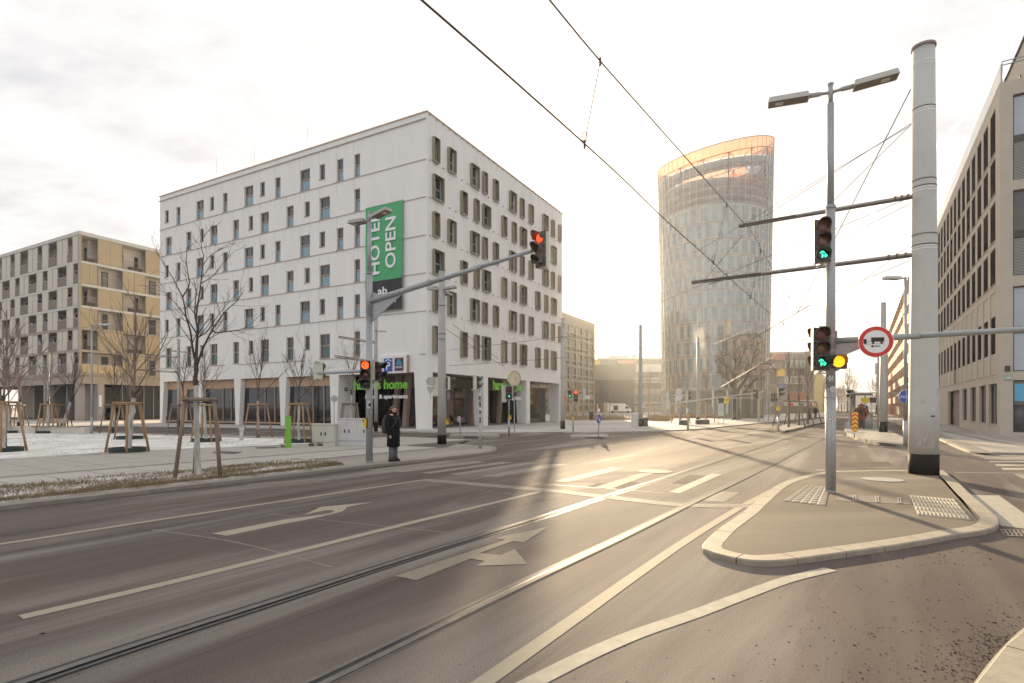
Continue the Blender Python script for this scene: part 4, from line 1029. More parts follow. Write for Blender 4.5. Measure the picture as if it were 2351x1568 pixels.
zz6 = lambda y, px: ZZ((330 + y * .319) / 1.3773, HC.y + hx(px) * EXV.y)
hb, ht = zz7(222, 866), zz6(1085, 866); btext('HOTEL', ht - hb, bX(877.5) - bX(855), (bX(877.5) + bX(855)) / 2, (hb + ht) / 2)
hb, ht = zz7(155, 902), zz6(1125, 902); btext('OPEN', ht - hb, bX(914) - bX(890), (bX(914) + bX(890)) / 2, (hb + ht) / 2)
btext('ab', bX(894.5) - bX(873), zz7(342, 884) - zz7(415, 884), (bX(873) + bX(894.5)) / 2, (zz7(342, 884) + zz7(415, 884)) / 2, rot=False)
btext('. 24', bX(916) - bX(886), zz7(425, 905) - zz7(498, 905), (bX(886) + bX(916)) / 2, (zz7(425, 905) + zz7(498, 905)) / 2, rot=False)

# sign board with parking and supermarket panels
sx0, sx1 = hx(858), hx(939.5); dd = HC.y + sx1 * EXV.y
zt_, zb_ = ZZ(815.5, dd), ZZ(856, dd)
sb = thing('sign_board', 'wide white sign board with a blue P panel above the arcade', 'sign board', HC + EXV * ((sx0 + sx1) / 2) + Vector((0, 0, (zt_ + zb_) / 2)), GA)
sw, sh = sx1 - sx0, zt_ - zb_
k = MB(); k.box(-sw / 2, sw / 2, -.28, -.02, -sh / 2, sh / 2); k.build('board', M['sign_white'], sb)
k = MB(); k.box(sw / 2, sw / 2 + .03, -.29, -.01, -sh / 2 - .02, sh / 2 + .02); k.build('edge_trim', M['win_tan'], sb)
def sX(px): return hx(px) - (sx0 + sx1) / 2
px0, px1 = sX(887.5), sX(907); k = MB(); k.box(px0, px1, -.30, -.28, -sh * .40, sh * .36); pp = k.build('parking_panel', M['sign_blue'], sb)
inst('letter_p', fit_text('P', (px1 - px0) * .45, sh * .46, .004, M['white_text'], .012), pp, ((px0 + px1) / 2, -.305, -sh * .08), rot=(R_(90), 0, 0))
k = MB(); cxp = (px0 + px1) / 2; k.hexa([(px0 + .10, -.306, sh * .17), (cxp, -.306, sh * .27), (cxp, -.30, sh * .27), (px0 + .10, -.30, sh * .17)], [(px0 + .10, -.306, sh * .22), (cxp, -.306, sh * .32), (cxp, -.30, sh * .32), (px0 + .10, -.30, sh * .22)])
k.hexa([(cxp, -.306, sh * .27), (px1 - .10, -.306, sh * .17), (px1 - .10, -.30, sh * .17), (cxp, -.30, sh * .27)], [(cxp, -.306, sh * .32), (px1 - .10, -.306, sh * .22), (px1 - .10, -.30, sh * .22), (cxp, -.30, sh * .32)]); k.build('roof_mark', M['white_text'], pp)
q0, q1 = sX(911.5), sX(932.5); k = MB(); k.box(q0, q1, -.30, -.28, -sh * .40, sh * .38); hp = k.build('shop_panel', M['sign_orange'], sb)
k = MB(); k.box(q0 + .05, q1 - .05, -.31, -.30, -sh * .40 + .05, sh * .38 - .05); k.build('navy_field', M['sign_navy'], hp)
inst('shop_name', fit_text('HOFER', (q1 - q0) * .70, sh * .12, .004, M['white_text'], .01), hp, ((q0 + q1) / 2, -.315, -sh * .17), rot=(R_(90), 0, 0))
k = MB(); qc = (q0 + q1) / 2; W_ = (q1 - q0)
for i in range(3):
    x = q0 + W_ * (.20 + .11 * i); k.hexa([(x, -.316, -sh * .05), (x + W_ * .06, -.316, -sh * .05), (x + W_ * .06, -.31, -sh * .05), (x, -.31, -sh * .05)], [(x + W_ * .16, -.316, sh * .28), (x + W_ * .21, -.316, sh * .28), (x + W_ * .21, -.31, sh * .28), (x + W_ * .16, -.31, sh * .28)])
for i in range(4):
    z = -sh * .05 + i * sh * .085; k.box(q0 + W_ * (.54 + .03 * i), q0 + W_ * (.82 - .045 * i), -.316, -.31, z, z + sh * .06)
k.build('shop_mark', M['sign_cyan'], hp)
inst('letter_fragment', fit_text('L', .5, .25, .004, M['sign_blue'], .02), sb, (sX(872), -.29, -sh * .05), rot=(R_(90), 0, 0))

# hanging letter signs
def letters_on(fwd, px0, px1, pyt, pyb, sub, label):
    if fwd == 'L':
        a, b = hx(px0), hx(px1); d = HC.y + b * EXV.y; zt, zb = ZZ(pyt, d), ZZ(pyb, d); pos = HC + EXV * ((a + b) / 2) + EYV * .45; rz = GA
    else:
        a, b = hy(px0, -.25), hy(px1, -.25); d = HC.y + (a + b) / 2 * EYV.y; zt, zb = ZZ(pyt, d), ZZ(pyb, d); pos = HC + EYV * ((a + b) / 2) - EXV * .25; rz = GA + R_(90)
    t = thing('letter_sign', label, 'sign', pos + Vector((0, 0, (zt + zb) / 2)), rz)
    h = zt - zb; w = b - a
    inst('letters', fit_text("harry's home", w, h, .03, M['green_sign'], .022), t, (0, 0, 0), rot=(R_(90), 0, 0))
    sw = w * sub[1]; inst('small_letters', fit_text('hotels & apartments', sw, h * .42, .02, M['white_text'], .018), t, (w / 2 - sw / 2, 0, -h * .5 - h * .38), rot=(R_(90), 0, 0))
    for i in range(5):
        x = -w / 2 + w * (i + .5) / 5; k = MB(); k.box(x - .012, x + .012, .0, .02, h * .2, (ZOV - (zt + zb) / 2)); k.build('hanger', M['sign_black'] if 'sign_black' in M else M['plinth'], t)
    return t
letters_on('L', 804, 927, 868, 899, (0, .78), 'green harry\'s home letters over white small letters in the arcade behind the signal mast')
letters_on('R', 1132, 1196, 873, 903, (0, .62), 'green harry\'s home letters hanging in the right hand arcade opening under the clock')
# chairs under the arcade
def chair():
    t = thing('lounge_chair', 'dark metal lounge chair alone beside the white column of the arcade', 'chair', (0, 0, 0))
    k = MB(); k.obox((0, 0, .40), .55, .50, .03, 0); k.build('seat', M['chair_dark'], t)
    k = MB(); k.hexa([(-.27, .22, .40), (.27, .22, .40), (.27, .25, .40), (-.27, .25, .40)], [(-.27, .42, .88), (.27, .42, .88), (.27, .45, .88), (-.27, .45, .88)]); k.build('backrest', M['chair_dark'], t)
    for sx in (-.26, .26):
        k = MB(); k.tube([(sx, -.25, .40), (sx, -.32, .0), (sx, .30, .0), (sx, .22, .40)], .012, 6); k.build('leg_frame', M['chair_dark'], t)
    k = MB(); k.box(-.25, .25, -.02, .0, .36, .385); k.build('crossbar', M['chair_dark'], t)
    return t
c0 = chair(); p = G(1556, 1001, KH); 
c0.location = HC + EYV * 9.6 - EXV * 1.0 + Vector((0, 0, KH + .012)); c0.rotation_euler = (0, 0, GA + R_(-90))
c0['group'] = 'lounge chairs under the arcade'
for i, (x, y, a, l) in enumerate(((-1.9, 3.2, 20, 'lounge chair just right of the corner column in the arcade'), (-2.0, 4.4, 60, 'second lounge chair from the corner column'), (-2.0, 5.6, 100, 'lounge chair between the catenary pole and the second white column'), (-2.1, 6.6, 150, 'lounge chair half hidden by the second white column'), (-2.9, 2.2, 200, 'lounge chair deepest in shade behind the corner column'))):
    dup(c0, HC + EXV * x + EYV * y + Vector((0, 0, KH + .012)), GA + R_(a), l)

# ---------------------------------------------------------------- APARTMENT BUILDING, far left
AC = Vector(((182.5 - CX) / FP * 64.5, 64.5, 0))
apt = thing('apartment_building', 'beige apartment block with perforated sliding panels and loggias at the left edge', 'apartment building', AC, GA)
AZ = [5.70, 8.40, 11.0, 13.55, 16.1, 18.76, 21.75]; AZ0 = 4.76
def ax(px): return hitL(AC, px)[0]
def ay(px): return hitR(AC, px)[0]
AW, AD = 36.0, 18.0
LDp = 1.5
k = MB()
k.box(-AW, -LDp, LDp, AD, AZ0, 21.7); k.build('core', M['apt_wall'], apt)
for i, z in enumerate(AZ[:-1]):
    k = MB(); k.box(-AW, 0, 0, AD, z - .28, z); o = k.build('floor_slab', M['apt_slab'] if i > 2 else M['apt_slab_tan'], apt)
k = MB(); k.box(-AW, .06, -.06, AD, AZ[6] - .02, 22.15); k.build('roof_edge', M['apt_slab'], apt)
k = MB(); k.box(-AW, -.15, .15, AD, AZ0 - .35, AZ[0] - .28); k.build('overhang_band', M['apt_slab_tan'], apt)
k = MB(); k.box(-.12, .12, -.12, .12, AZ[0] - .3, 21.8); k.build('corner_post', M['apt_slab_tan'], apt)
R1 = lambda x: .18522 * x
patA = [(903, 970, 'p'), (830, 900, 'o'), (710, 828, 'pp'), (596, 706, 'o'), (525, 593, 'p'), (460, 522, 'o'), (350, 457, 'pp'), (247, 348, 'o'), (185, 245, 'p'), (125, 182, 'o'), (25, 122, 'pp'), (-75, 22, 'o'), (-130, -78, 'p'), (-190, -133, 'o')]
patB = [(905, 968, 'o'), (828, 903, 'p'), (710, 825, 'o'), (592, 707, 'pp'), (526, 590, 'o'), (455, 523, 'p'), (350, 453, 'o'), (245, 347, 'pp'), (185, 243, 'o'), (122, 183, 'p'), (25, 120, 'o'), (-75, 22, 'pp'), (-130, -78, 'o'), (-190, -133, 'pp')]
for r in range(6):
    z0, z1 = AZ[r], AZ[r + 1] - (.28 if r < 5 else .02)
    for a, b, t in (patA if r % 2 else patB):
        x0, x1 = ax(R1(a)), ax(R1(b))
        if t == 'o':
            k = MB(); k.box(x0 + .02, x1 - .02, .02, .05, z0 + .02, z0 + 1.08); bo = k.build('balustrade', M['apt_balus'], apt)
            k = MB(); k.box(x0, x1, .0, .07, z0 + 1.08, z0 + 1.12); k.build('handrail', M['apt_slab'], bo)
            w = (x1 - x0)
            k = MB(); k.box(x0 + w * .45, x0 + w * .95, LDp - .05, LDp + .02, z0 + .05, z0 + 2.05); dobj = k.build('balcony_door', M['b109_frame'], apt)
            k = MB(); k.box(x0 + w * .5, x0 + w * .9, LDp - .07, LDp - .052, z0 + .12, z0 + 1.98); k.build('pane', M['glass_up'], dobj)
            for xx in (x0, x1):
                k = MB(); k.box(xx - .03, xx + .03, .0, .1, z0, z1); k.build('panel_post', M['apt_slab'], apt)
        else:
            n_ = 2 if t == 'pp' else 1
            for q in range(n_):
                u0, u1 = x0 + (x1 - x0) * q / n_, x0 + (x1 - x0) * (q + 1) / n_
                k = MB(); dz = .0 if q == 0 else .035
                k.box(u0 + .025, u1 - .025, .01 + dz, .035 + dz, z0 + .04, z1 - .02)
                po = k.build('sliding_panel', M['apt_panel'], apt)
                k = MB(); k.box(u0 + .0, u0 + .03, .0 + dz, .05 + dz, z0, z1); k.box(u0 + .03, u1, .005 + dz, .045 + dz, z0 + (z1 - z0) * .5 - .012, z0 + (z1 - z0) * .5 + .012); k.build('panel_frame', M['apt_slab'], po)
segs = [(1010, 1213), (1217, 1520), (1525, 1803), (1808, 2110), (2120, 2400)]
for r in range(6):
    z0, z1 = AZ[r], AZ[r + 1] - (.28 if r < 5 else .02)
    for i, (a, b) in enumerate(segs):
        y0, y1 = ay(R1(a)), ay(R1(b))
        opn = (i % 2 == 0) if r % 2 else (i % 2 == 1)
        if r == 0 and i == 0: opn = True
        k = MB(); k.box(-.1, .03, y0 - .05, y0 + .02, z0, z1); k.build('panel_post', M['apt_slab_tan'], apt)
        if opn:
            k = MB(); k.box(-.04, -.01, y0, y1, z0 + 1.05, z0 + 1.09); y = y0 + .05
            while y < y1:
                k.box(-.032, -.018, y, y + .016, z0 - .12, z0 + 1.05); y += .145
            ro_ = k.build('railing', M['rail_bar'], apt)
            if r == 0 and i in (0, 1):
                k = MB(); k.box(-.06, -.045, y0 + .03, y1 - .03, z0 + .02, z0 + 1.02); k.build('reed_mat', mat('reed_mat', (.72, .56, .34), .8, var=.2, scale=3, stretch=(1, 9, .2)), ro_)
            w = y1 - y0
            for u0, u1 in (((.38, .66),) if i % 2 else ((.05, .3), (.78, .95))):
                if i == 0: continue
                k = MB(); k.box(-LDp - .02, -LDp + .05, y0 + w * u0, y0 + w * u1, z0 + .02, z0 + 2.1); dobj = k.build('balcony_door', M['b109_frame'] if (r + i) % 3 else M['rail_bar'], apt)
                k = MB(); k.box(-LDp + .052, -LDp + .07, y0 + w * u0 + .1, y0 + w * u1 - .1, z0 + .12, z0 + 2.0); k.build('pane', M['glass_up'], dobj)
            if i == 0 or i == 2:
                k = MB(); k.box(-.75, -.3, y0 + w * .35, y0 + w * .9, z0, z0 + .5); k.build('balcony_furniture', M['chair_dark'], apt)
        else:
            for q in range(2):
                u0, u1 = y0 + (y1 - y0) * q / 2, y0 + (y1 - y0) * (q + 1) / 2; dz = .0 if q == 0 else -.04
                k = MB(); k.box(-.04 + dz, -.01 + dz, u0 + .03, u1 - .03, z0 + .04, z1 - .02); po = k.build('sliding_panel', M['apt_panel_gold'], apt)
                k = MB(); k.box(-.045 + dz, .0 + dz, u0, u0 + .035, z0, z1); k.box(-.043 + dz, -.003 + dz, u0 + .035, u1, z0 + (z1 - z0) * .45 - .012, z0 + (z1 - z0) * .45 + .012); k.build('panel_frame', M['apt_slab_tan'], po)
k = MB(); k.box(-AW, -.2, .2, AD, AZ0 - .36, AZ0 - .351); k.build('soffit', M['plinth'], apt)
# columns and ground floor
r2 = lambda x: .18522 * x
for pa, pb, pc in ((171.5, 175.3, 195), (100, 103.5, 123), (41.5, 45, 65), (-20, -17, 4), (-85, -82, -60)):
    x0, x1 = ax(pa), ax(pb); y1 = hitR(AC, pc, x1)[0]; k = MB(); k.box(x0, x1, .0, min(y1, 3.2), 0, AZ0 - .36); k.build('column', M['apt_conc'], apt)
y0, y1 = ay(r2(1212)), ay(r2(1292)); k = MB(); k.box(-.9, 0, y0, y1, 0, AZ0 - .36); col_o = k.build('column', M['apt_conc'], apt)
k = MB(); k.box(0, .02, y0 + .12, y0 + .42, 1.7, 3.1); k.build('wall_sign', M['sign_white'], col_o)
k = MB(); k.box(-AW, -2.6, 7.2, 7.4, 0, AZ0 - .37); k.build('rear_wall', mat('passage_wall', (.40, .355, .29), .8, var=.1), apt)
for x in (-4.6, -9.5, -14.2, -18.8): 
    k = MB(); k.box(x, x + .5, 2.6, 4.6, 0, AZ0 - .37); k.build('inner_wall', M['apt_conc'], apt)
k = MB(); k.box(-2.6, -2.4, 5.6, AD, 0, AZ0 - .37); go = k.build('shop_wall', M['glass_shop'], apt)
for y in (5.6, 8.2, 9.4, 12, 14.5):
    k = MB(); k.box(-2.42, -2.3, y, y + .12, 0, AZ0 - .38); k.build('mullion', M['apt_conc'], go)
k = MB(); k.box(-2.3, -2.25, 10.2, 13.6, 2.9, 3.5); k.build('dark_sign', M['far_blue'], go)
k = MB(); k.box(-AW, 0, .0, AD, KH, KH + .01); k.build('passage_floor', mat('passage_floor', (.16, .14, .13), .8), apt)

# parked cars and bicycles in the passage
def simple_car(label, loc, rz, m_='car_black', L=4.3, W=1.78, H=1.45):
    t = thing('parked_car', label, 'car', loc, rz)
    prof = [(-L / 2, .35), (-L / 2 + .03, .75), (-L / 2 + .25, .92), (-L / 2 + .75, H * .97), (-L / 2 + 1.3, H), (.35, H), (1.15, .95), (L / 2 - .25, .82), (L / 2, .6), (L / 2, .35)]
    k = MB()
    for y, s in ((-W / 2, 1),):
        rings = []
        for x, z in prof: pass
    n_ = len(prof); vs = []
    for yy, inset in ((-W / 2, 0), (W / 2, 0)):
        for x, z in prof: vs.append((x, yy * (1 if z < .95 else .84), z))
    fs = [tuple(range(n_ - 1, -1, -1)), tuple(n_ + i for i in range(n_))] + [(i, (i + 1) % n_, n_ + (i + 1) % n_, n_ + i) for i in range(n_)]
    k.add(vs, fs); k.build('body', M[m_], t, smooth=False)
    for yy in (-W / 2 * .86, W / 2 * .86):
        k = MB(); k.add([(-L / 2 + .7, yy * 1.04, .98), (.95, yy * 1.04, .98), (.3, yy * .99, H - .07), (-L / 2 + .95, yy * .99, H - .07)], [(0, 1, 2, 3)]); k.build('side_window', M['glass_up'], t)
    for x in (-L / 2 + .8, L / 2 - .85):
        for yy in (-W / 2 - .005, W / 2 + .005):
            k = MB(); k.tube([(x, yy - .1, .32), (x, yy + .1, .32)], .32, 18); w = k.build('wheel', M['tyre'], t)
            k = MB(); k.tube([(x, yy - .108, .32), (x, yy + .108, .32)], .19, 12); k.build('rim', M['sign_grey'], w)
    for yy in (-.6, .6):
        k = MB(); k.box(L / 2 - .02, L / 2 + .01, yy - .15, yy + .15, .58, .72); k.build('headlight', M['sign_white'], t)
    return t
for i, (px, l) in enumerate(((62, 'black car parked deep under the apartment block, second from the left'), (93, 'black hatchback between two concrete columns of the apartment block'), (130, 'black estate car parked just left of the bicycles'), (22, 'black car parked furthest left under the apartment block'))):
    x = ax(px); a_ = AC + EXV * (x * 1.06) + EYV * 5.6; simple_car(l, Vector((a_.x, a_.y, KH + .01)), GA + R_(0 if i % 2 else 180), H=1.5)
def bicycle(label, loc, rz):
    t = thing('bicycle', label, 'bicycle', loc, rz, 'bicycles in the passage')
    for x in (-.52, .52):
        k = MB(); pts = [(x + .33 * math.cos(a * math.pi / 8), 0, .35 + .33 * math.sin(a * math.pi / 8)) for a in range(17)]
        k.tube(pts, .018, 5, cap=False); k.build('wheel', M['tyre'], t)
    k = MB(); k.tube([(-.52, 0, .35), (-.12, 0, .32), (.36, 0, .78), (-.2, 0, .80), (-.12, 0, .32)], .016, 5); k.tube([(-.2, 0, .8), (-.52, 0, .35)], .014, 5); k.tube([(.52, 0, .35), (.36, 0, .95)], .014, 5); k.build('frame', M['grey_paint'], t)
    k = MB(); k.tube([(.36, -.25, .98), (.36, .25, .98)], .013, 5); k.build('handlebar', M['tyre'], t)
    k = MB(); k.obox((-.22, 0, .93), .24, .14, .05); k.build('saddle', M['tyre'], t); return t
bk = bicycle('leftmost bicycle of the row by the pale passage wall', (0, 0, 0), 0)
for i in range(6):
    x = ax(142 + i * 4.6); a_ = AC + EXV * (x * 1.03) + EYV * 4.9; p = Vector((a_.x, a_.y, KH + .01))
    if i == 0: bk.location = p; bk.rotation_euler = (0, 0, GA + R_(70))
    else: dup(bk, p, GA + R_(70 + random.uniform(-12, 12)), ('second', 'third', 'fourth', 'fifth', 'rightmost')[i - 1] + ' bicycle of the row by the pale passage wall')
# ================================================================ TOWER
TC = Vector(((1639 - CX) / FP * 118, 118, 0))
tower = thing('round_tower', 'tall round glass tower with orange glazed crown beyond the junction', 'tower', TC)
def rad(z): return 10.5 + 1.05 * z / 55
def rim(a, R=12.0): return 54.7 + 2.5 * math.cos(a) + 1.7 * math.sin(a)
def ringD(a): return 51.1 + 1.7 * math.cos(a) + 1.2 * math.sin(a)
NP = 54
def pt(a, r, z): return (r * math.cos(a), r * math.sin(a), z)
def rshell(k, zlo, zhi, n=NP, mi=0, a0=0, a1=2 * math.pi):
    for i in range(n):
        t0, t1 = a0 + (a1 - a0) * i / n, a0 + (a1 - a0) * (i + 1) / n
        l0, l1, h0, h1 = zlo(t0), zlo(t1), zhi(t0), zhi(t1)
        k.quad(pt(t0, rad(l0), l0), pt(t1, rad(l1), l1), pt(t1, rad(h1), h1), pt(t0, rad(h0), h0), mi)
k = MB(); rshell(k, lambda a: 4.6, ringD); k.build('glass_shell', M['tower_glass'], tower)
k = MB(); rshell(k, ringD, rim); k.build('orange_glass_crown', M['tower_orange'], tower)
k = MB(); rshell(k, lambda a: 42.8, lambda a: 46.6, n=20, a0=R_(-95), a1=R_(40)); 
for v in range(len(k.v)): x, y, z = k.v[v]; k.v[v] = (x * .985, y * .985, z)
k.build('orange_glass_band', M['tower_orange'], tower)
k = MB()
for i in range(NP):
    a = 2 * math.pi * i / NP; b = a + .0045; zt = rim(a)
    for z0, z1 in ((4.6, 30), (30, zt)):
        k.hexa([pt(a, rad(z0) + .01, z0), pt(a, rad(z0) + .10, z0), pt(b, rad(z0) + .10, z0), pt(b, rad(z0) + .01, z0)], [pt(a, rad(z1) + .01, z1), pt(a, rad(z1) + .10, z1), pt(b, rad(z1) + .10, z1), pt(b, rad(z1) + .01, z1)])
tag(k.build('glazing_bar', M['tower_bar'], tower), kind='stuff')
k = MB(); z = 5.0
while z < 50.5:
    for i in range(NP):
        t0, t1 = 2 * math.pi * i / NP, 2 * math.pi * (i + 1) / NP
        zz_ = z + .0
        if zz_ < rim(t0):
            k.hexa([pt(t0, rad(z) + .01, zz_), pt(t0, rad(z) + .06, zz_), pt(t1, rad(z) + .06, zz_), pt(t1, rad(z) + .01, zz_)], [pt(t0, rad(z) + .01, zz_ + .05), pt(t0, rad(z) + .06, zz_ + .05), pt(t1, rad(z) + .06, zz_ + .05), pt(t1, rad(z) + .01, zz_ + .05)])
    z += 1.63
tag(k.build('glazing_transom', M['tower_bar'], tower), kind='stuff')
k = MB()
pr = [pt(2 * math.pi * i / NP, rad(rim(0)) + .05, rim(2 * math.pi * i / NP)) for i in range(NP + 1)]; k.tube(pr, .11, 5, cap=False); k.build('rim_rail', M['tower_bar'], tower)
k = MB()
pr = [pt(2 * math.pi * i / NP, rad(54) - .3, rim(2 * math.pi * i / NP) - 2.0) for i in range(NP + 1)]; k.tube(pr, .09, 5, cap=False); k.build('crown_rail', M['tower_bar_dark'], tower)
def ring_slab(name, zf, r0, r1, th, m_, cx=0, cy_=0):
    k = MB(); n = 48
    for i in range(n):
        t0, t1 = 2 * math.pi * i / n, 2 * math.pi * (i + 1) / n
        def q(t, r, dz): return (cx * (1 if r < r1 else 0) + r * math.cos(t), cy_ * (1 if r < r1 else 0) + r * math.sin(t), zf(t) + dz)
        k.add([q(t0, r0, 0), q(t1, r0, 0), q(t1, r1, 0), q(t0, r1, 0), q(t0, r0, th), q(t1, r0, th), q(t1, r1, th), q(t0, r1, th)], [(0, 1, 2, 3), (7, 6, 5, 4), (1, 0, 4, 5), (3, 2, 6, 7)])
    return k.build(name, m_, tower)
ring_slab('crown_ring', lambda a: ringD(a) - 1.2, 9.3, 11.2, 1.1, M['tower_slab'], 0, .3)
ring_slab('crown_ring', lambda a: ringD(a) - 1.75, 10.3, 11.15, .5, M['tower_slab_red'], 0, .3)
ring_slab('roof_ring', lambda a: 45.1 - .35 * math.cos(a), 8.2, 11.0, .9, M['tower_slab'], .6, .6)
ring_slab('roof_ring', lambda a: 43.7, 2.0, 10.9, .6, M['tower_slab_red'])
ring_slab('roof_ring', lambda a: 42.2, 1.0, 10.9, .6, M['tower_slab_red'])
ring_slab('roof_ring', lambda a: 41.2, .5, 10.5, .5, M['tower_slab'])
# set back storeys and roof garden drum
k = MB(); k.lathe([(7.0, 42.7), (7.0, 45.0)], 32, (0, .5, 0)); k.build('upper_drum', M['tower_win'], tower)
k = MB(); k.lathe([(2.2, 42.8), (2.2, 48.0)], 18, (6.4, -2.5, 0)); k.build('lift_drum', mat('orange_wall', (.62, .22, .10), .6), tower)
for i in range(15):
    a = 2 * math.pi * i / 15; a2 = 2 * math.pi * (i + 1) / 15
    k = MB(); k.tube([pt(a, 11.0, 41.7), pt(a, 11.2, rim(a) - 2.0)], .13, 6); k.build('crown_strut', M['tower_bar_dark'], tower)
    k = MB(); k.tube([pt(a, 11.2, 47.0), pt(a2, 11.3, rim(a2) - 2.0)], .06, 5); k.build('crown_brace', M['tower_bar_dark'], tower)
    k = MB(); k.tube([pt(a2, 11.2, 47.0), pt(a, 11.3, rim(a) - 2.0)], .06, 5); k.build('crown_brace', M['tower_bar_dark'], tower)
FZ = [5.2, 8.5, 11.8, 15.1, 18.4, 21.6, 24.8, 28.1, 31.35, 34.6, 37.9, 41.2]
def irad(z): return 9.7 + .75 * z / 41
for i, (z0, z1) in enumerate(zip(FZ, FZ[1:])):
    k = MB(); n = 66
    for j_ in range(n):
        t0, t1 = 2 * math.pi * j_ / n, 2 * math.pi * (j_ + 1) / n
        k.quad(pt(t0, irad(z0), z0), pt(t1, irad(z0), z0), pt(t1, irad(z1), z1), pt(t0, irad(z1), z1))
    k.build('storey_wall', M['tower_wall'], tower)
    ring_slab('floor_edge', lambda a, z0=z0: z0 - .22, irad(z0) - .3, irad(z0) + .16, .30, M['tower_slab'])
    nw = 33
    wm = MB(); wd = 1.08; h = (z1 - z0) * .80; wm.box(0, .09, -wd / 2, wd / 2, 0, h); wme = wm.mesh('window', M['tower_win'])
    for j_ in range(nw):
        a = 2 * math.pi * (j_ + (.5 if i % 2 else 0)) / nw
        aw = math.atan2(-TC.y, -TC.x); da = (a - aw + math.pi) % (2 * math.pi) - math.pi
        if abs(da) > 1.75: continue
        zb = z0 + .25; inst('window', wme, tower, pt(a, irad(zb + h / 2) - .02, zb), a)
k = MB()
for j_ in range(40): 
    t0, t1 = 2 * math.pi * j_ / 40, 2 * math.pi * (j_ + 1) / 40
    k.quad(pt(t0, 9.4, 0), pt(t1, 9.4, 0), pt(t1, 9.6, 5.0), pt(t0, 9.6, 5.0))
k.build('lobby_glass', M['far_glass'], tower)
for j_ in range(26):
    a = 2 * math.pi * j_ / 26; k = MB(); k.tube([pt(a, 10.5, 0), pt(a, 10.8, 5.0)], .22, 6); k.build('lobby_column', M['tower_bar'], tower)

# ================================================================ BACKGROUND BUILDINGS
# beige office block behind the hotel (front runs parallel to the hotel's right front)
OC = Vector(((1366 - CX) / FP * 150, 150, 0))
off = thing('office_block', 'beige grey office block with paired window rows behind the hotel', 'office building', OC, GA)
OZ = 24.2; OLn = 62
fO = lambda u, z, d: (-d, -u, z)     # u runs towards the camera
zoff = lambda y, Y: ZZ((960 + y * .236) / 1.3773, Y)
rows = [(280, 345), (370, 410), (490, 570), (580, 625), (695, 770), (790, 830), (905, 980), (990, 1035), (1115, 1190), (1200, 1250), (1320, 1355), (1385, 1440)]
opens = []; wz = []
for (yt, yb) in rows:
    zt, zb = zoff(yt + 115 if False else yt, 143), zoff(yb, 143)
    wz.append((zb, zt))
mb = MB(); 
us = [1.3 + 4.1 * i for i in range(15)]
wz = []
z = 1.2
for r in range(6):
    base_z = [1.0, 4.6, 8.3, 12.0, 15.6, 19.2][r]
    wz.append((base_z, base_z + (1.6 if r else 1.5))); wz.append((base_z + 1.9 if r else 2.9, base_z + (2.75 if r else .9 + 2.75)))
wz = [w if w[0] < w[1] else (w[0], w[0] + .8) for w in wz]
wz = [(.8, 2.1), (2.7, 3.6), (5.0, 5.9), (6.2, 7.9), (8.6, 9.4), (9.7, 11.4), (12.1, 12.9), (13.2, 14.9), (15.5, 16.3), (16.6, 18.3), (18.9, 19.7), (20.0, 21.6)]
for u in us:
    for lo, hi in wz: opens.append((u, u + 3.1, lo, hi))
wall_open(mb, (0, OLn), 0, OZ, opens, .35, fO); mb.build('wall', M['office'], off)
for (a, b, lo, hi) in opens[:12 * 13]:
    k = MB(); fbox(k, fO, a + .0, b - .0, lo, hi, .30, .34); w = k.build('window', M['office_glass'], off)
    k = MB(); fbox(k, fO, a + 1.9, a + 2.0, lo, hi, .25, .30); k.build('mullion', M['office'], w)
k = MB(); k.box(-22, -.4, -OLn, 0, 0, OZ - .1); k.build('core', M['office'], off)
k = MB(); k.box(-14, -7, -OLn + 6, -26, OZ - .1, OZ + 1.6); k.build('roof_plant_room', M['office'], off)
inst('letters', fit_text('AGROS', 3.3, .9, .03, M['white_text'], .02), off, (.08, -5.5, 7.0 - 2.7), rot=(R_(90), 0, R_(90)))

# dark ribbed hall
hall = thing('ribbed_hall', 'dark grey ribbed metal hall with lighter canted top', 'hall', G(1366, 948.6))
def backbox(t, px0, px1, Y, z0, z1, depth, m_, name='wall', y_off=0):
    X0, X1 = (px0 - CX) / FP * Y - t.location.x, (px1 - CX) / FP * Y - t.location.x; y = Y - t.location.y
    k = MB(); k.box(X0, X1, y, y + depth, z0, z1); return k.build(name, m_, t)
hall.location = Vector(((1410 - CX) / FP * 160, 160, 0))
h0, h1, h2 = 0, ZZ(872, 160), ZZ(838, 160)
xa, xb = (1362 - CX) / FP * 160 - hall.location.x, (1456 - CX) / FP * 160 - hall.location.x
k = MB(); k.box(xa, xb, 0, 22, 0, h1); k.build('wall', M['hall_dark'], hall)
k = MB(); k.hexa([(xa, 0, h1), (xb, 0, h1), (xb, 22, h1), (xa, 22, h1)], [(xa, -.5, h2), (xb + .6, -.5, h2), (xb + .6, 22, h2), (xa, 22, h2)]); k.build('canted_top', M['hall_top'], hall)
k = MB(); x = xa + .2
while x < xb: k.box(x, x + .07, -.06, 0, 0, h1); x += .45
tag(k.build('rib', M['hall_dark'], hall), kind='stuff')
k = MB(); k.box(xa + 3, xa + 5.6, -.1, 0, 0, 3.0); k.build('gate', M['far_tan'], hall)

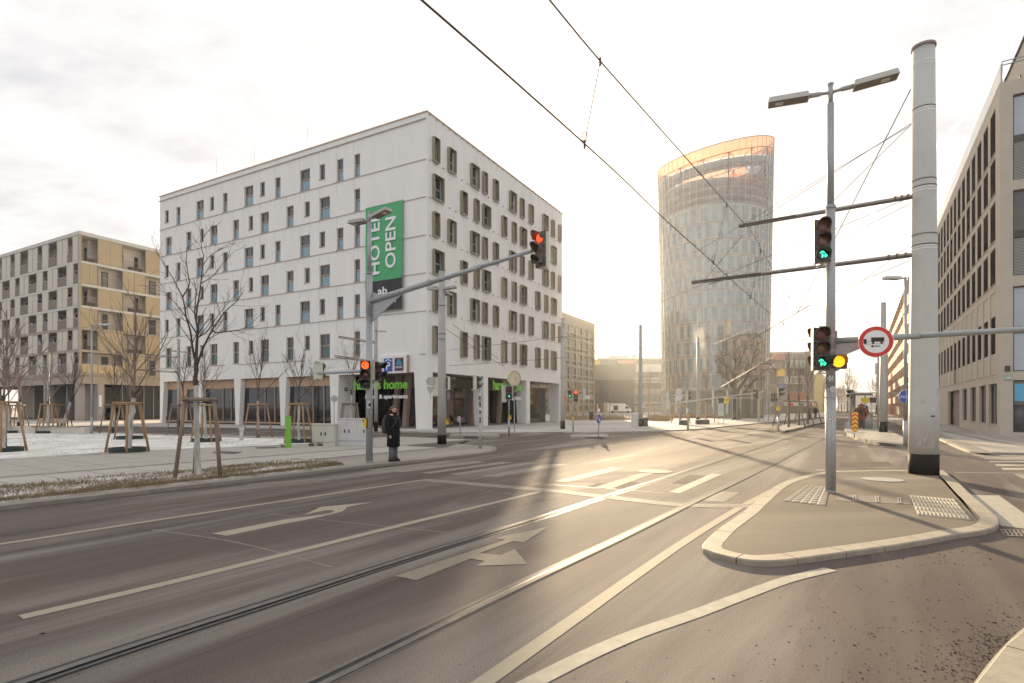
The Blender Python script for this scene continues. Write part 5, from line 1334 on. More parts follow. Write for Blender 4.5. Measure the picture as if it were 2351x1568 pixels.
wb = thing('white_office', 'long white office building with horizontal window bands left of the tower', 'office building', Vector(((1490 - CX) / FP * 170, 170, 0)))
def band(t, px0, px1, py0, py1, Y, depth, m_, name):
    return backbox(t, px0, px1, Y, ZZ(py1, Y), ZZ(py0, Y), depth, m_, name)
bw0, bw1 = 1457, 1532
backbox(wb, bw0, bw1, 170.4, 0, ZZ(846, 170), 18, M['far_glass'], 'glass_core')
zb_ = lambda y: 697 + .17135 * y
for y0, y1, m_ in ((815, 915, 'white_clad'), (995, 1012, 'white_clad'), (1018, 1050, 'far_grey'), (1050, 1058, 'white_clad'), (1140, 1215, 'far_tan'), (1310, 1345, 'far_tan'), (1365, 1470, 'far_tan')):
    band(wb, bw0 - .5, bw1, zb_(y0), zb_(y1), 170, 18, M[m_], 'facade_band')
for i in range(9):
    x = (bw0 - CX) / FP * 170 - wb.location.x + i * 1.15; k = MB(); k.box(x, x + .12, .2, .4, ZZ(zb_(1310), 170), ZZ(zb_(1215), 170)); k.build('mullion', M['far_tan'], wb)
gb = thing('stepped_office', 'pale stepped building with greenish glass top storey above the dark hall', 'office building', Vector(((1450 - CX) / FP * 210, 210, 0)))
band(gb, 1376, 1528, zb_(740), zb_(850), 210, 15, M['far_glass'], 'top_storey'); band(gb, 1374, 1528, zb_(722), zb_(742), 209.5, 15, M['white_clad'], 'roof_slab')
band(gb, 1400, 1446, zb_(695), zb_(722), 212, 6, M['white_clad'], 'plant_room'); band(gb, 1453, 1460, zb_(685), zb_(722), 212, 2, M['far_grey'], 'chimney')
band(gb, 1418, 1458, zb_(760), zb_(800), 209.3, .4, M['far_pink'], 'pink_panel'); band(gb, 1366, 1377, zb_(760), zb_(815), 209, 10, M['far_yellow'], 'yellow_wing')
backbox(gb, 1376, 1528, 210.3, 0, ZZ(zb_(850), 210), 15, M['far_grey'], 'wall')

# blocks right of the tower
mb_ = thing('panelled_block', 'grey block with pink mint and yellow balcony panels right of the tower', 'apartment building', Vector(((1800 - CX) / FP * 140, 140, 0)))
zx = lambda x: 1670 + .19908 * x
zy = lambda y: 689.8 + .19908 * y
backbox(mb_, zx(440), zx(880), 140, 0, ZZ(zy(600), 140), 14, M['far_grey'], 'wall')
band(mb_, zx(440), zx(885), zy(590), zy(612), 139.5, 14, M['white_clad'], 'roof_slab')
for x0, y0, x1, y1, m_ in ((525, 615, 670, 690, 'far_pink'), (670, 688, 892, 778, 'far_mint'), (578, 790, 675, 872, 'far_yellow'), (665, 875, 890, 962, 'white_clad'), (590, 965, 670, 1010, 'far_blue'), (670, 615, 880, 685, 'far_grey'), (720, 1060, 890, 1150, 'brick_red'), (460, 735, 545, 785, 'white_clad')):
    band(mb_, zx(x0), zx(x1), zy(y0), zy(y1), 139 if m_ != 'far_grey' else 139.6, .8, M[m_], 'balcony_panel')
for x0, y0, x1, y1 in ((815, 790, 875, 855), (480, 790, 570, 850), (690, 970, 870, 1050), (440, 860, 560, 960)):
    band(mb_, zx(x0), zx(x1), zy(y0), zy(y1), 139.8, .3, M['far_glass'], 'window')
band(mb_, zx(740), zx(860), zy(888), zy(950), 138.8, .2, M['far_grey'], 'graffiti_panel')
gt = thing('ribbed_block', 'grey vertically ribbed block between the panelled block and the yellow house', 'apartment building', Vector(((1858 - CX) / FP * 150, 150, 0)))
backbox(gt, zx(888), zx(1000), 150, 0, ZZ(zy(585), 150), 14, M['far_grey'], 'wall')
for i in range(7):
    band(gt, zx(893 + i * 15), zx(897 + i * 15), zy(590), zy(1140), 149.8, .3, M['office'], 'rib')
band(gt, zx(720), zx(1000), zy(1150), zy(1215), 137, 10, M['white_clad'], 'shop_canopy')
for x0, x1, m_ in ((710, 760, 'sign_red'), (830, 880, 'far_glass'), (955, 975, 'sign_red'), (900, 940, 'far_mint')): band(gt, zx(x0), zx(x1), zy(1185), zy(1218), 136.8, .3, M[m_], 'shop_sign')
band(gt, zx(720), zx(1000), zy(1215), zy(1330), 139, 6, M['far_glass'], 'shop_front')
lt = thing('low_annexe', 'low tan annexe with one dark ribbon window beside the old tree', 'building', Vector(((1775 - CX) / FP * 120, 120, 0)))
backbox(lt, zx(440), zx(630), 120, ZZ(zy(1205), 120), ZZ(zy(985), 120), 9, M['far_tan'], 'upper_storey')
backbox(lt, zx(470), zx(620), 121, 0, ZZ(zy(1205), 120), 8, M['far_grey'], 'recessed_base')
band(lt, zx(452), zx(600), zy(1070), zy(1165), 119.9, .3, M['glass_up'], 'ribbon_window')
for i in range(6): band(lt, zx(470 + i * 22), zx(473 + i * 22), zy(1070), zy(1165), 119.8, .2, M['far_tan'], 'mullion')
yb_ = thing('yellow_house', 'ochre yellow apartment house with white balconies along the street', 'apartment building', Vector(((1870 - CX) / FP * 175, 175, 0)), R_(-32.1))
hY = ZZ(zy(850), 175)
k = MB(); k.box(0, 1.4 + .6, 0, 60, 0, hY); k.box(-10, 0, 0, 60, 0, hY); 
k = MB(); k.box(-10, 2.2, 0, 60, 0, hY); k.build('wall', M['far_ochre'], yb_)
for i in range(14):
    for r in range(5):
        z = 1.5 + r * (hY - 2) / 5; y = 2 + i * 4.1
        k = MB(); k.box(2.2, 3.3, y, y + 2.3, z, z + 1.1); k.build('balcony', M['white_clad'] if (i + r) % 3 else M['far_grey'], yb_)
# far end of the street
for i, (px, Y, w, h, m_, l) in enumerate(((1988, 420, 26, 21, 'far_grey', 'pale far block closing the view down the street, left'), (2003, 520, 30, 27, 'white_clad', 'faint far tower closing the view down the street, right'))):
    t = thing('far_block', l, 'building', Vector(((px - CX) / FP * Y, Y, 0)))
    k = MB(); k.box(-w / 2, w / 2, 0, 14, 0, h * .5); k.build('wall', M[m_], t)
    k = MB(); k.box(-w / 2 - .3, w / 2 + .3, -.3, 14.3, h * .5, h * .5 + .4); k.build('roof', M['far_grey'], t)

# house row on the right side of the street, with red brown balconies
DR = Vector((.531, .847, 0)).normalized(); GA2 = -math.atan2(DR.x, DR.y)      # local y runs along the street
BC = Vector(((2295 - CX) / FP * 31.4, 31.4, 0))
RB = BC + DR * 47
rb = thing('terrace_block', 'long apartment block with red brown slatted balconies beyond the thick pole', 'apartment building', RB, GA2)
k = MB(); k.box(0, 12, 0, 62, 0, 18.2); k.build('wall', mat('render_pale', (.50, .46, .42), .8, var=.06), rb)
for r in range(6):
    for i in range(15):
        z = 2.4 + r * 2.62; y = .6 + i * 4.1
        k = MB(); k.box(-1.3, 0, y, y + 3.4, z, z + .16); b = k.build('balcony', M['apt_slab'], rb)
        k = MB(); k.box(-1.34, -1.28, y, y + 3.4, z + .16, z + 1.1); k.build('slatted_balustrade', M['brick_red'], b)
for i in range(16):
    y = .2 + i * 4.1; k = MB(); k.box(-1.36, -1.22, y, y + .14, 0, 18.6); k.build('balcony_post', M['brick_red'], rb)
k = MB(); k.box(-1.5, 12.2, -.2, 62.2, 18.2, 18.6); k.build('roof_edge', M['apt_slab'], rb)
for i in range(12):
    y = .3 + i * 1.5; k = MB(); k.box(-.1, .0, y, y + .1, 18.6, 19.8); k.build('roof_post', M['rail_bar'], rb)
fb = thing('street_house', 'pale narrow house with protruding bay further down the right side', 'house', RB + DR * 66 + Vector((-1.8, 0, 0)), GA2)
k = MB(); k.box(0, 12, 0, 70, 0, 14); k.build('wall', M['far_tan'], fb)
k = MB(); k.box(-2.2, 0, 2, 6, 9.5, 12); k.build('bay', M['far_tan'], fb)
for r in range(4):
    for i in range(12):
        k = MB(); k.box(-.06, 0, 3 + i * 5, 4.6 + i * 5, 1.5 + r * 3.2, 3.3 + r * 3.2); k.build('window', M['far_glass'], fb)

# ---------------------------------------------------------------- beige office building with house number 109
b9 = thing('corner_building', 'beige stone office building with narrow tall windows and shop front at the right edge', 'office building', BC, GA2)
ZB = 20.0; LB = 34.0
fS = lambda u, z, d: (d, u, z)            # street front, u away from camera
opens = []; wins = []
M['glass_109s'] = mat('glass_office_matt', (.012, .011, .014), .5, spec=.0)  # near-black matt panes with specular switched off
pit = 2.22; rowz = [(16.5, 19.1), (14.1, 16.25), (11.4, 13.7), (8.85, 11.0), (3.6, 8.4)]
ncol = int((LB - 2.7) / pit)
for ri, (lo, hi) in enumerate(rowz):
    for c_ in range(ncol):
        if ri < 4 and c_ == 0 and False: continue
        u = 1.15 + c_ * pit
        off_ = 0.0
        opens.append((u, u + 1.55, lo, hi)); wins.append((u, u + 1.55, lo, hi, ri, c_))
shops = [(.75, 3.15), (4.1, 6.35), (7.6, 9.9), (11.3, 13.6)]
for a, b in shops: opens.append((a, b, .0, 3.05))
opens.append((15.0, 22.0, 0, 3.05))
mb = MB(); wall_open(mb, (0, LB), 0, ZB, opens, .20, fS); mb.build('wall', M['b109'], b9)
for a, b, lo, hi, ri, c_ in wins:
    if ri < 4:
        k = MB(); fbox(k, fS, a, a + .05, lo, hi, .020, .10); fbox(k, fS, b - .05, b, lo, hi, .020, .10); fbox(k, fS, a + .05, b - .05, hi - .05, hi, .020, .10); fbox(k, fS, a + .05, b - .05, lo, lo + .05, .020, .10)
        fr_ = k.build('window', M['b109_frame'], b9)
        k = MB(); fbox(k, fS, a + .05, b - .05, lo + .05, hi - .05, .026, .09); k.build('pane', M['glass_109s'], fr_)
    else:
        k = MB(); fbox(k, fS, a, b, 7.0, hi, .04, .10); pn = k.build('infill_panel', M['b109_panel'], b9)
        if c_ not in (7, 12):
            k = MB(); fbox(k, fS, a, b, lo, 4.8, .04, .10); k.build('infill_panel', M['b109_panel'], b9)
        k = MB(); fbox(k, fS, a + .03, b - .03, 4.8, 7.0, .046, .09); fr_ = k.build('window', M['glass_109s'], b9)
        k = MB(); fbox(k, fS, a, a + .04, 4.8, 7.0, .034, .045); k.build('frame', M['b109_frame'], fr_)
    k = MB(); fbox(k, fS, a - .03, b + .03, lo - .05, lo, -.05, .06); k.build('sill', M['b109_panel'], fr_)
for i, (a, b) in enumerate(shops):
    k = MB(); fbox(k, fS, a, b, 0, .62, .02, .20); bs = k.build('parapet', M['b109'], b9)
    k = MB(); fbox(k, fS, a, b, .621, .66, -.03, .20); k.build('sill', M['b109_panel'], bs)
    k = MB(); fbox(k, fS, a, a + .07, .66, 3.05, .12, .20); fbox(k, fS, b - .07, b, .66, 3.05, .12, .20); fbox(k, fS, a + .07, b - .07, 2.97, 3.05, .12, .20); fbox(k, fS, a + (b - a) * .42, a + (b - a) * .42 + .07, .66, 2.97, .12, .20); sf = k.build('shop_window', M['b109_frame'], b9)
    k = MB(); fbox(k, fS, a + .07, b - .07, .66, 2.97, .17, .19); k.build('pane', M['glass_109'], sf)
    k = MB(); fbox(k, fS, a + .12, a + (b - a) * .42 - .05, .9, 2.9, .15, .166); k.build('poster', M['sign_white'] if i else mat('poster_mixed', (.45, .42, .38), .5, col2=(.55, .20, .10), scale=2.2), sf)
    if i < 3: pass
k = MB(); fbox(k, fS, 15.0, 22.0, 0, 3.05, .40, .45); k.build('gateway', M['taupe'], b9)
# gable front to the right
fG = lambda u, z, d: (u, d, z)
gop = [(1.15, 5.2, 15.35, 18.3), (1.15, 5.2, 12.2, 14.6), (1.15, 5.2, 8.05, 11.3), (1.15, 5.2, 3.9, 7.6), (1.15, 5.2, .25, 3.1)]
zr = lambda y, Y=31.2: ZZ(y, Y)
gop = [(.57, 5.2, zr(416), zr(219)), (.57, 5.2, zr(634), zr(438)), (.57, 5.2, zr(853), zr(658)), (.57, 5.2, .25, zr(873))]
mb = MB(); wall_open(mb, (0, 14), 0, ZB, gop, .3, fG); mb.build('wall', M['b109'], b9)
for i, (a, b, lo, hi) in enumerate(gop):
    H_ = hi - lo
    k = MB(); fbox(k, fG, a, a + .06, lo, hi, .12, .3); fbox(k, fG, a + .06, b, hi - .08, hi, .12, .3); fbox(k, fG, a + .06, b, lo + H_ * .45, lo + H_ * .53, .12, .3); fbox(k, fG, a + .06, b, lo, lo + .06, .12, .3); fo = k.build('window', M['b109_frame'], b9)
    if i < 3:
        k = MB(); fbox(k, fG, a + .06, b, lo + H_ * .53, hi - .08, .2, .24); k.build('pane', M['glass_sky'] if i != 1 else M['blind'], fo)
        k = MB(); fbox(k, fG, a + .06, b, lo + .06, lo + H_ * .45, .2, .24); k.build('pane', M['blind'] if i != 2 else M['glass_sky'], fo)
        if i == 1 or i == 0:
            k = MB(); z = lo + .08
            while z < lo + H_ * .44: fbox(k, fG, a + .07, b, z, z + .035, .17, .19); z += .085
            tag(k.build('blind_slat', M['sign_grey'], fo), kind='stuff')
    else:
        k = MB(); fbox(k, fG, a + .06, b, lo + .06, hi - .08, .2, .24); k.build('pane', M['glass_109'], fo)
        k = MB(); fbox(k, fG, a + .1, b, lo + H_ * .6, hi - .2, .18, .199); k.build('window_graphic', M['sign_cyan'], fo)
k = MB(); k.box(.45, 14, .45, LB, 0, ZB - .05); k.build('core', M['plinth'], b9)
# number plate, lamp, glass parapet and penthouse
k = MB(); k.box(.22, .45, -.06, 0, 3.66, 3.98); k.build('wall_lamp', M['b109_frame'], b9)
npl = thing('house_number_plate', 'green and white plate with the number 109 on the beige corner', 'number plate', BC + Matrix.Rotation(GA2, 4, 'Z') @ Vector((.35, -.02, 3.30)), GA2)
k = MB(); k.box(-.15, .15, -.03, .02, -.12, .12); k.build('plate', mat('plate_green', (.20, .36, .31), .4), npl)
inst('digits', fit_text('109', .25, .15, .004, M['white_text'], .015), npl, (0, -.035, 0), rot=(R_(90), 0, 0))
k = MB(); k.box(.05, .09, .05, LB, ZB, ZB + 1.05); k.build('glass_parapet', mat('parapet_glass', (.42, .47, .47), .2, spec=.8), b9)
k = MB(); 
for z in (1.0, 1.2): k.tube([(.1, .1, ZB + z), (14, .1, ZB + z)], .03, 6)
k.build('handrail', M['galv'], b9)
for i in range(6):
    k = MB(); k.tube([(.12 + i * 1.3, .1, ZB), (.12 + i * 1.3, .1, ZB + 1.2)], .025, 6); k.build('railing_post', M['galv'], b9)
k = MB(); k.box(1.9, 14, 2.2, LB, ZB, ZB + 4.3); k.build('penthouse_wall', M['b109'], b9)
for i in range(5):
    k = MB(); k.box(1.85, 1.90, 3.2 + i * 2.2, 3.9 + i * 2.2, ZB + .3, ZB + 2.6); k.build('penthouse_window', M['glass_109'], b9)
k = MB(); k.box(1.8, 14, 2.1, LB, ZB + 4.3, ZB + 4.42); k.build('penthouse_roof', M['b109_frame'], b9)
k = MB(); k.tube([(-.04, .42, 0), (-.04, .42, 1.15)], .0, 4)
# planter shrub in front of the gable
pl_ = thing('planter', 'rendered planter box by the shop window at the right edge', 'planter', G(2340, 1007, KH) + Vector((.5, .2, 0)), GA2)
k = MB(); k.box(0, 1.2, -.6, 0, 0, .75); k.build('box', mat('planter_box', (.50, .46, .40), .8, var=.2), pl_)
k = MB(); random.seed(3)
for i in range(900):
    a = random.uniform(0, 6.28); b = random.uniform(-1, 1); r = random.uniform(.2, 1) ** .6
    c = Vector((.6 + .55 * r * math.cos(a), -.3 + .4 * r * math.sin(a), 1.35 + .65 * r * b)); s = .05
    d = Vector((random.uniform(-1, 1), random.uniform(-1, 1), random.uniform(-.4, 1))).normalized(); e = d.orthogonal().normalized()
    k.add([c - e * s * .5, c + d * s * 1.6, c + e * s * .5], [(0, 1, 2)], 0 if random.random() < .8 else 1)
sh_ = k.build('shrub', [M['bush_green'], M['sign_white']]); sh_.location = pl_.location; sh_.rotation_euler = pl_.rotation_euler
tag(sh_, 'dark evergreen shrub dusted with snow in the planter at the right edge', 'shrub')
# ================================================================ STREET FURNITURE
def signal_head(parent, loc, rz, states, w=.27, ah=.265, dk='sig_brown', back='sig_back', vis=.20, name='signal_head'):
    """front of the head looks along local -Y; states from top to bottom"""
    n = len(states); h = ah * n; d = .13
    k = MB(); k.box(-w / 2, w / 2, 0, d, -h / 2, h / 2); root = k.build(name, M[back], parent); root.location = loc; root.rotation_euler = (0, 0, rz)
    k = MB()
    for i in range(n):
        zc = h / 2 - ah * (i + .5); k.box(-w / 2 - .004, w / 2 + .004, -.03, .03, zc - ah / 2 + .004, zc + ah / 2 - .004)
    k.build('front_plate', M[dk], root)
    for i, st in enumerate(states):
        zc = h / 2 - ah * (i + .5); r = ah * .40
        lit = {'r': 'red_off', 'a': 'amber_off', 'g': 'green_off'}
        lm = M[lit[st]] if st in lit else (M['amber_on'] if st == 'AMBER' else M['red_on'] if st == 'RED' else M['red_glow'] if st == 'RARROW' else M['green_off'])
        k = MB(); 
        prof = [(r, 0), (r * .92, .012), (r * .6, .024), (.001, .03)]
        vs = []; fs = []; q = 20
        for rr_, yy in prof:
            for j in range(q): t = 2 * math.pi * j / q; vs.append((rr_ * math.cos(t), -.03 - yy, zc + rr_ * math.sin(t)))
        for a in range(len(prof) - 1):
            for j in range(q): fs.append((a * q + j, a * q + (j + 1) % q, (a + 1) * q + (j + 1) % q, (a + 1) * q + j))
        k.add(vs, fs); k.build('lens', lm, root, smooth=True)
        # visor: open hood over the lens
        k = MB(); vs = []; q = 16; R = r * 1.10
        for s_ in range(2):
            for j in range(q + 1):
                t = math.pi * (-.12 + 1.24 * j / q)
                L = (vis * (.55 + .45 * math.sin(max(0, min(math.pi, t))))) if s_ else 0
                vs.append((R * math.cos(t), -.03 - L, zc + R * math.sin(t)))
        o = len(vs)
        for s_ in range(2):
            for j in range(q + 1):
                t = math.pi * (-.12 + 1.24 * j / q)
                L = (vis * (.55 + .45 * math.sin(max(0, min(math.pi, t))))) if s_ else 0
                vs.append(((R + .006) * math.cos(t), -.03 - L, zc + (R + .006) * math.sin(t)))
        fs = []
        for j in range(q):
            fs.append((j, j + 1, q + 1 + j + 1, q + 1 + j)); fs.append((o + j, o + q + 1 + j, o + q + 1 + j + 1, o + j + 1)); fs.append((q + 1 + j, q + 2 + j, o + q + 2 + j, o + q + 1 + j))
        k.add(vs, fs); k.build('visor', M[dk], root)
        def bars(segs, m_, t=.02):
            k = MB()
            for (x0, z0, x1, z1) in segs:
                dx, dz = x1 - x0, z1 - z0; L = math.hypot(dx, dz); px_, pz_ = -dz / L * t / 2, dx / L * t / 2
                A = [(x0 + px_, z0 + pz_), (x0 - px_, z0 - pz_), (x1 - px_, z1 - pz_), (x1 + px_, z1 + pz_)]
                k.add([(x, -.068, zc + z) for x, z in A] + [(x, -.055, zc + z) for x, z in A], [(0, 1, 2, 3), (7, 6, 5, 4), (0, 4, 5, 1), (1, 5, 6, 2), (2, 6, 7, 3), (3, 7, 4, 0)])
            k.build('symbol', M[m_], root)
        if st == 'G_SR': bars([(-.012, -.055, -.012, .02), (-.012, -.018, .028, -.018), (-.05, .03, -.012, .065), (-.012, .065, .026, .03), (.035, .012, .066, -.018), (.066, -.018, .035, -.048)], 'green_on', .019)
        if st == 'G_MAN': bars([(0, .0, 0, .035), (0, .0, -.028, -.055), (0, .0, .028, -.055), (0, .028, .03, -.005), (0, .028, -.03, .005), (-.001, .052, .013, .052)], 'green_on', .017)
        if st == 'RARROW': bars([(-.05, 0, .06, 0), (-.055, .0, -.015, .042), (-.055, 0, -.015, -.042)], 'sig_black', .014)
        if st == 'GREEN': bars([(-.03, 0, .03, 0), (0, -.03, 0, .03)], 'green_on', .05)
    for zb in (h / 2 - .02, -h / 2 - .03):
        k = MB(); k.box(-.03, .03, .03, d + .10, zb, zb + .05); k.build('bracket', M['galv'], root)
    return root
def disc(parent, name, loc, nrm, r, m_, th=.02, n=32, squash=1.0):
    """round plate with its face along nrm (horizontal direction angle, -Y = 0)"""
    k = MB(); vs = []
    for y in (0, th):
        for j in range(n): t = 2 * math.pi * j / n; vs.append((r * math.cos(t), y, r * math.sin(t)))
    k.add(vs, [tuple(range(n)), tuple(range(2 * n - 1, n - 1, -1))] + [(j, n + j, n + (j + 1) % n, (j + 1) % n) for j in range(n)])
    o = k.build(name, M[m_], parent); o.location = loc; o.rotation_euler = (0, 0, nrm); return o
def lamp_head(parent, base, d, L=.62, w=.27, tilt=.12, arm=.42, m_='grey_light'):
    """street lamp head on a short arm, d = horizontal unit direction"""
    d = Vector(d).normalized(); b = Vector(base); up = Vector((0, 0, 1)); s = d.cross(up)
    a1 = b + d * arm + up * arm * tilt
    k = MB(); k.tube([b, b + d * arm * .45 + up * arm * .45 * tilt, a1 + d * .02], [.028, .028, .036], 10); k.tube([b + d * arm * .45 + up * arm * .45 * tilt, a1], [.04, .045], 10); k.build('lamp_arm', M['grey_paint'], parent, smooth=True)
    ax_ = (d + up * tilt).normalized(); n_ = s.cross(ax_).normalized()
    if n_.z < 0: n_ = -n_
    def q(u, v, z): return a1 + ax_ * u + s * v + n_ * z
    h = .10; k = MB()
    k.hexa([q(0, -w / 2, -h / 2), q(L, -w / 2, -h / 2), q(L, w / 2, -h / 2), q(0, w / 2, -h / 2)], [q(.02, -w / 2 + .015, h / 2), q(L - .02, -w / 2 + .015, h / 2), q(L - .02, w / 2 - .015, h / 2), q(.02, w / 2 - .015, h / 2)])
    o = k.build('lamp_head', M[m_], parent)
    k = MB(); k.hexa([q(.02, -w / 2 + .02, -h / 2 - .004), q(L - .02, -w / 2 + .02, -h / 2 - .004), q(L - .02, w / 2 - .02, -h / 2 - .004), q(.02, w / 2 - .02, -h / 2 - .004)], [q(.02, -w / 2 + .02, -h / 2 + .001), q(L - .02, -w / 2 + .02, -h / 2 + .001), q(L - .02, w / 2 - .02, -h / 2 + .001), q(.02, w / 2 - .02, -h / 2 + .001)]); k.build('lamp_underside', M['lamp_under'], o)
    k = MB(); k.hexa([q(L * .62, -w * .22, -h / 2 - .008), q(L * .82, -w * .22, -h / 2 - .008), q(L * .82, w * .22, -h / 2 - .008), q(L * .62, w * .22, -h / 2 - .008)], [q(L * .62, -w * .22, -h / 2 - .003), q(L * .82, -w * .22, -h / 2 - .003), q(L * .82, w * .22, -h / 2 - .003), q(L * .62, w * .22, -h / 2 - .003)]); k.build('led_panel', M['lamp_glass'], o)
    return o
def collar(parent, z, r, h=.04, m_='galv', name='collar', loc=(0, 0)):
    k = MB(); k.lathe([(r, 0), (r, h)], 24, (loc[0], loc[1], z)); return k.build(name, M[m_], parent, smooth=False)
def push_button(parent, loc, rz=0):
    k = MB(); k.box(-.055, .055, -.07, .0, -.11, .13); b = k.build('push_button_box', M['push_yellow'], parent); b.location = loc; b.rotation_euler = (0, 0, rz)
    k = MB(); k.box(-.035, .035, -.075, -.068, .03, .12); k.build('button', M['dark_red'], b)
    k = MB(); k.box(-.066, .066, -.0, .02, -.13, .15); k.build('back_plate', M['pole_black'], b); return b
def football(parent, loc, rz, r=.055):
    o = disc(parent, 'sticker', loc, rz, r, 'white_text', .002, 16)
    k = MB()
    for j in range(6):
        a = j * 1.257; c = (0 if j == 5 else .7 * r); cx_, cz_ = c * math.cos(a), c * math.sin(a)
        vs = [(cx_ + r * .28 * math.cos(a + t * 1.257), -.003, cz_ + r * .28 * math.sin(a + t * 1.257)) for t in range(5)]; k.add(vs, [(0, 1, 2, 3, 4)])
    k.build('sticker_print', M['dark_text'], o); return o

# ---- right signal and lamp mast on the island
mp_ = G(1907, 1138); RM = Vector((mp_.x, mp_.y, 0))
mast = thing('signal_mast', 'galvanised mast with twin street lamps and stacked traffic signals on the island', 'traffic light mast', RM + Vector((0, 0, IH)))
k = MB(); k.tube([(0, 0, 0), (0, 0, 1.9)], [.088, .088], 24); k.tube([(0, 0, 1.9), (0, 0, 5.35)], [.082, .078], 24); k.build('lower_pole', M['galv'], mast, smooth=True)
k = MB(); k.tube([(0, 0, 5.3), (0, 0, 7.25)], [.058, .056], 20); k.tube([(0, 0, 7.25), (0, 0, 7.62)], [.040, .040], 16); k.build('upper_pole', M['galv'], mast, smooth=True)
for z, r in ((1.75, .092), (1.9, .093), (5.3, .092), (7.42, .048), (7.6, .05), (2.62, .086), (2.9, .086)): collar(mast, z, r, .03)
k = MB(); k.lathe([(.094, 0), (.094, .04)], 20, (0, 0, 0)); k.build('foot', M['galv'], mast)
for s_ in (1, -1): lamp_head(mast, (0, 0, 7.46), (.87 * s_, -.37 * s_, 0), L=.70, arm=.36, tilt=.10 if s_ > 0 else .03)
signal_head(mast, (-.215, -.10, ZZ(563, 10.3)), R_(-14), ['r', 'a', 'G_SR'])
signal_head(mast, (-.235, -.10, ZZ(809, 10.3)), R_(-14), ['r', 'a', 'G_SR'], dk='sig_black')
signal_head(mast, (-.10, .17, ZZ(806, 10.3)), R_(-82), ['r', 'a', 'g'])
signal_head(mast, (.065, -.13, ZZ(838, 10.2)), R_(-14), ['AMBER'], dk='sig_brown')
for z in (ZZ(612, 10.3), ZZ(860, 10.3)):
    k = MB(); k.box(-.25, .0, -.03, .03, z - .05, z - .02); k.build('bracket', M['sig_back'], mast)
football(mast, (.0, -.091, ZZ(971, 10.2)), 0); football(mast, (-.045, -.08, ZZ(876, 10.2)), R_(-35), .05); disc(mast, 'sticker', (-.012, -.088, ZZ(901, 10.2)), R_(-5), .055, 'cab_grey', .002, 16)
# arm to the right with the round prohibition sign
zA = ZZ(783, 10.36); dA = Vector((2.23, -1.51, 0)).normalized()
k = MB(); k.tube([(0, 0, zA - IH), Vector((0, 0, zA - IH)) + dA * 1.35], [.055, .055], 16); k.tube([Vector((0, 0, zA - IH)) + dA * 1.3, Vector((0, 0, zA - IH + .03)) + dA * 5.2], [.048, .042], 16); k.build('signal_arm', M['galv'], mast, smooth=True)
k = MB(); k.box(-.12, -.09, -.03, .03, zA - .35, zA + .1); k.box(.085, .10, -.05, .05, zA - .22, zA + .12); k.build('arm_clamp', M['galv'], mast)
k = MB(); a0 = Vector((.05, -.03, zA - IH - .05)); k.add([a0 + dA * .03 + Vector((0, 0, -.28)), a0 + dA * .72, a0 + dA * .03, a0 + dA * .03 + Vector((0, .01, -.28)), a0 + dA * .72 + Vector((0, .01, 0)), a0 + dA * .03 + Vector((0, .01, 0))], [(0, 1, 2), (5, 4, 3), (0, 3, 4, 1)]); k.build('gusset', M['galv'], mast)
# position of sign: along arm where x ratio matches
t_ = 0
a_ = (1997 - CX) / FP; t_ = (a_ * RM.y - RM.x) / (dA.x - a_ * dA.y)
sp = Vector((0, -.09, 0)) + dA * t_; Ys = RM.y + sp.y; zs = ZZ(787, Ys) - IH
rz_s = R_(-16)
sg = disc(mast, 'prohibition_sign', (sp.x - .06, sp.y - .17, zs), rz_s, .265, 'sign_red', .02, 40)
disc(sg, 'white_rim', (0, .003, 0), 0, .275, 'white_text', .01, 40)
disc(sg, 'white_field', (0, -.003, 0), 0, .20, 'white_text', .004, 40)
k = MB(); y_ = -.006
k.box(-.075, .125, y_, -.003, .0, .075); k.box(-.195, -.145, y_, -.003, -.02, .05); k.box(-.17, -.145, y_, -.003, .02, .05); k.box(-.145, -.08, y_, -.003, .0, .006)
for x in (-.045, .085, -.165): k.add([(x + .021 * math.cos(t * math.pi / 8), y_ - .001, -.016 + .021 * math.sin(t * math.pi / 8)) for t in range(16)], [tuple(range(16))])
k.box(-.19, .125, y_, -.003, -.040, -.035); k.box(-.045, .065, y_, -.003, -.085, -.070); k.add([(-.045, y_, -.050), (-.085, y_, -.0775), (-.045, y_, -.105)], [(0, 1, 2)]); k.build('lorry_pictogram', M['dark_text'], sg)

# ---- thick catenary pole on the island
cp_ = G(2120.5, 1094); BP = Vector((cp_.x, cp_.y, 0))
big = thing('catenary_pole', 'thick pale grey catenary pole with black foot on the island at right', 'catenary pole', BP + Vector((0, 0, IH)))
YB = BP.y
def bz(py): return ZZ(py, YB) - IH
k = MB(); k.lathe([(.300, .47), (.296, 1.5), (.268, 4.5), (.248, 7.0), (.222, bz(108))], 40); k.build('shaft', M['grey_light'], big, smooth=True)
k = MB(); k.lathe([(.305, 0), (.304, .48)], 40); k.build('black_foot', M['pole_black'], big, smooth=True)
k = MB(); k.lathe([(.25, bz(112)), (.25, bz(108)), (.245, bz(106))], 40); k.build('cap', mat('cap_brown', (.26, .20, .18), .5), big)
for py, r in ((148, .2255), (155, .226), (256, .2345), (263, .235), (437, .2515), (443, .252), (570, .266), (576, .2665)):
    collar(big, bz(py), r + .004, .028, 'white_band', 'white_band')
for py, r in ((252, .236), (417, .252), (432, .254), (542, .266), (566, .27)): collar(big, bz(py), r + .006, .018, 'insul', 'clamp_band')
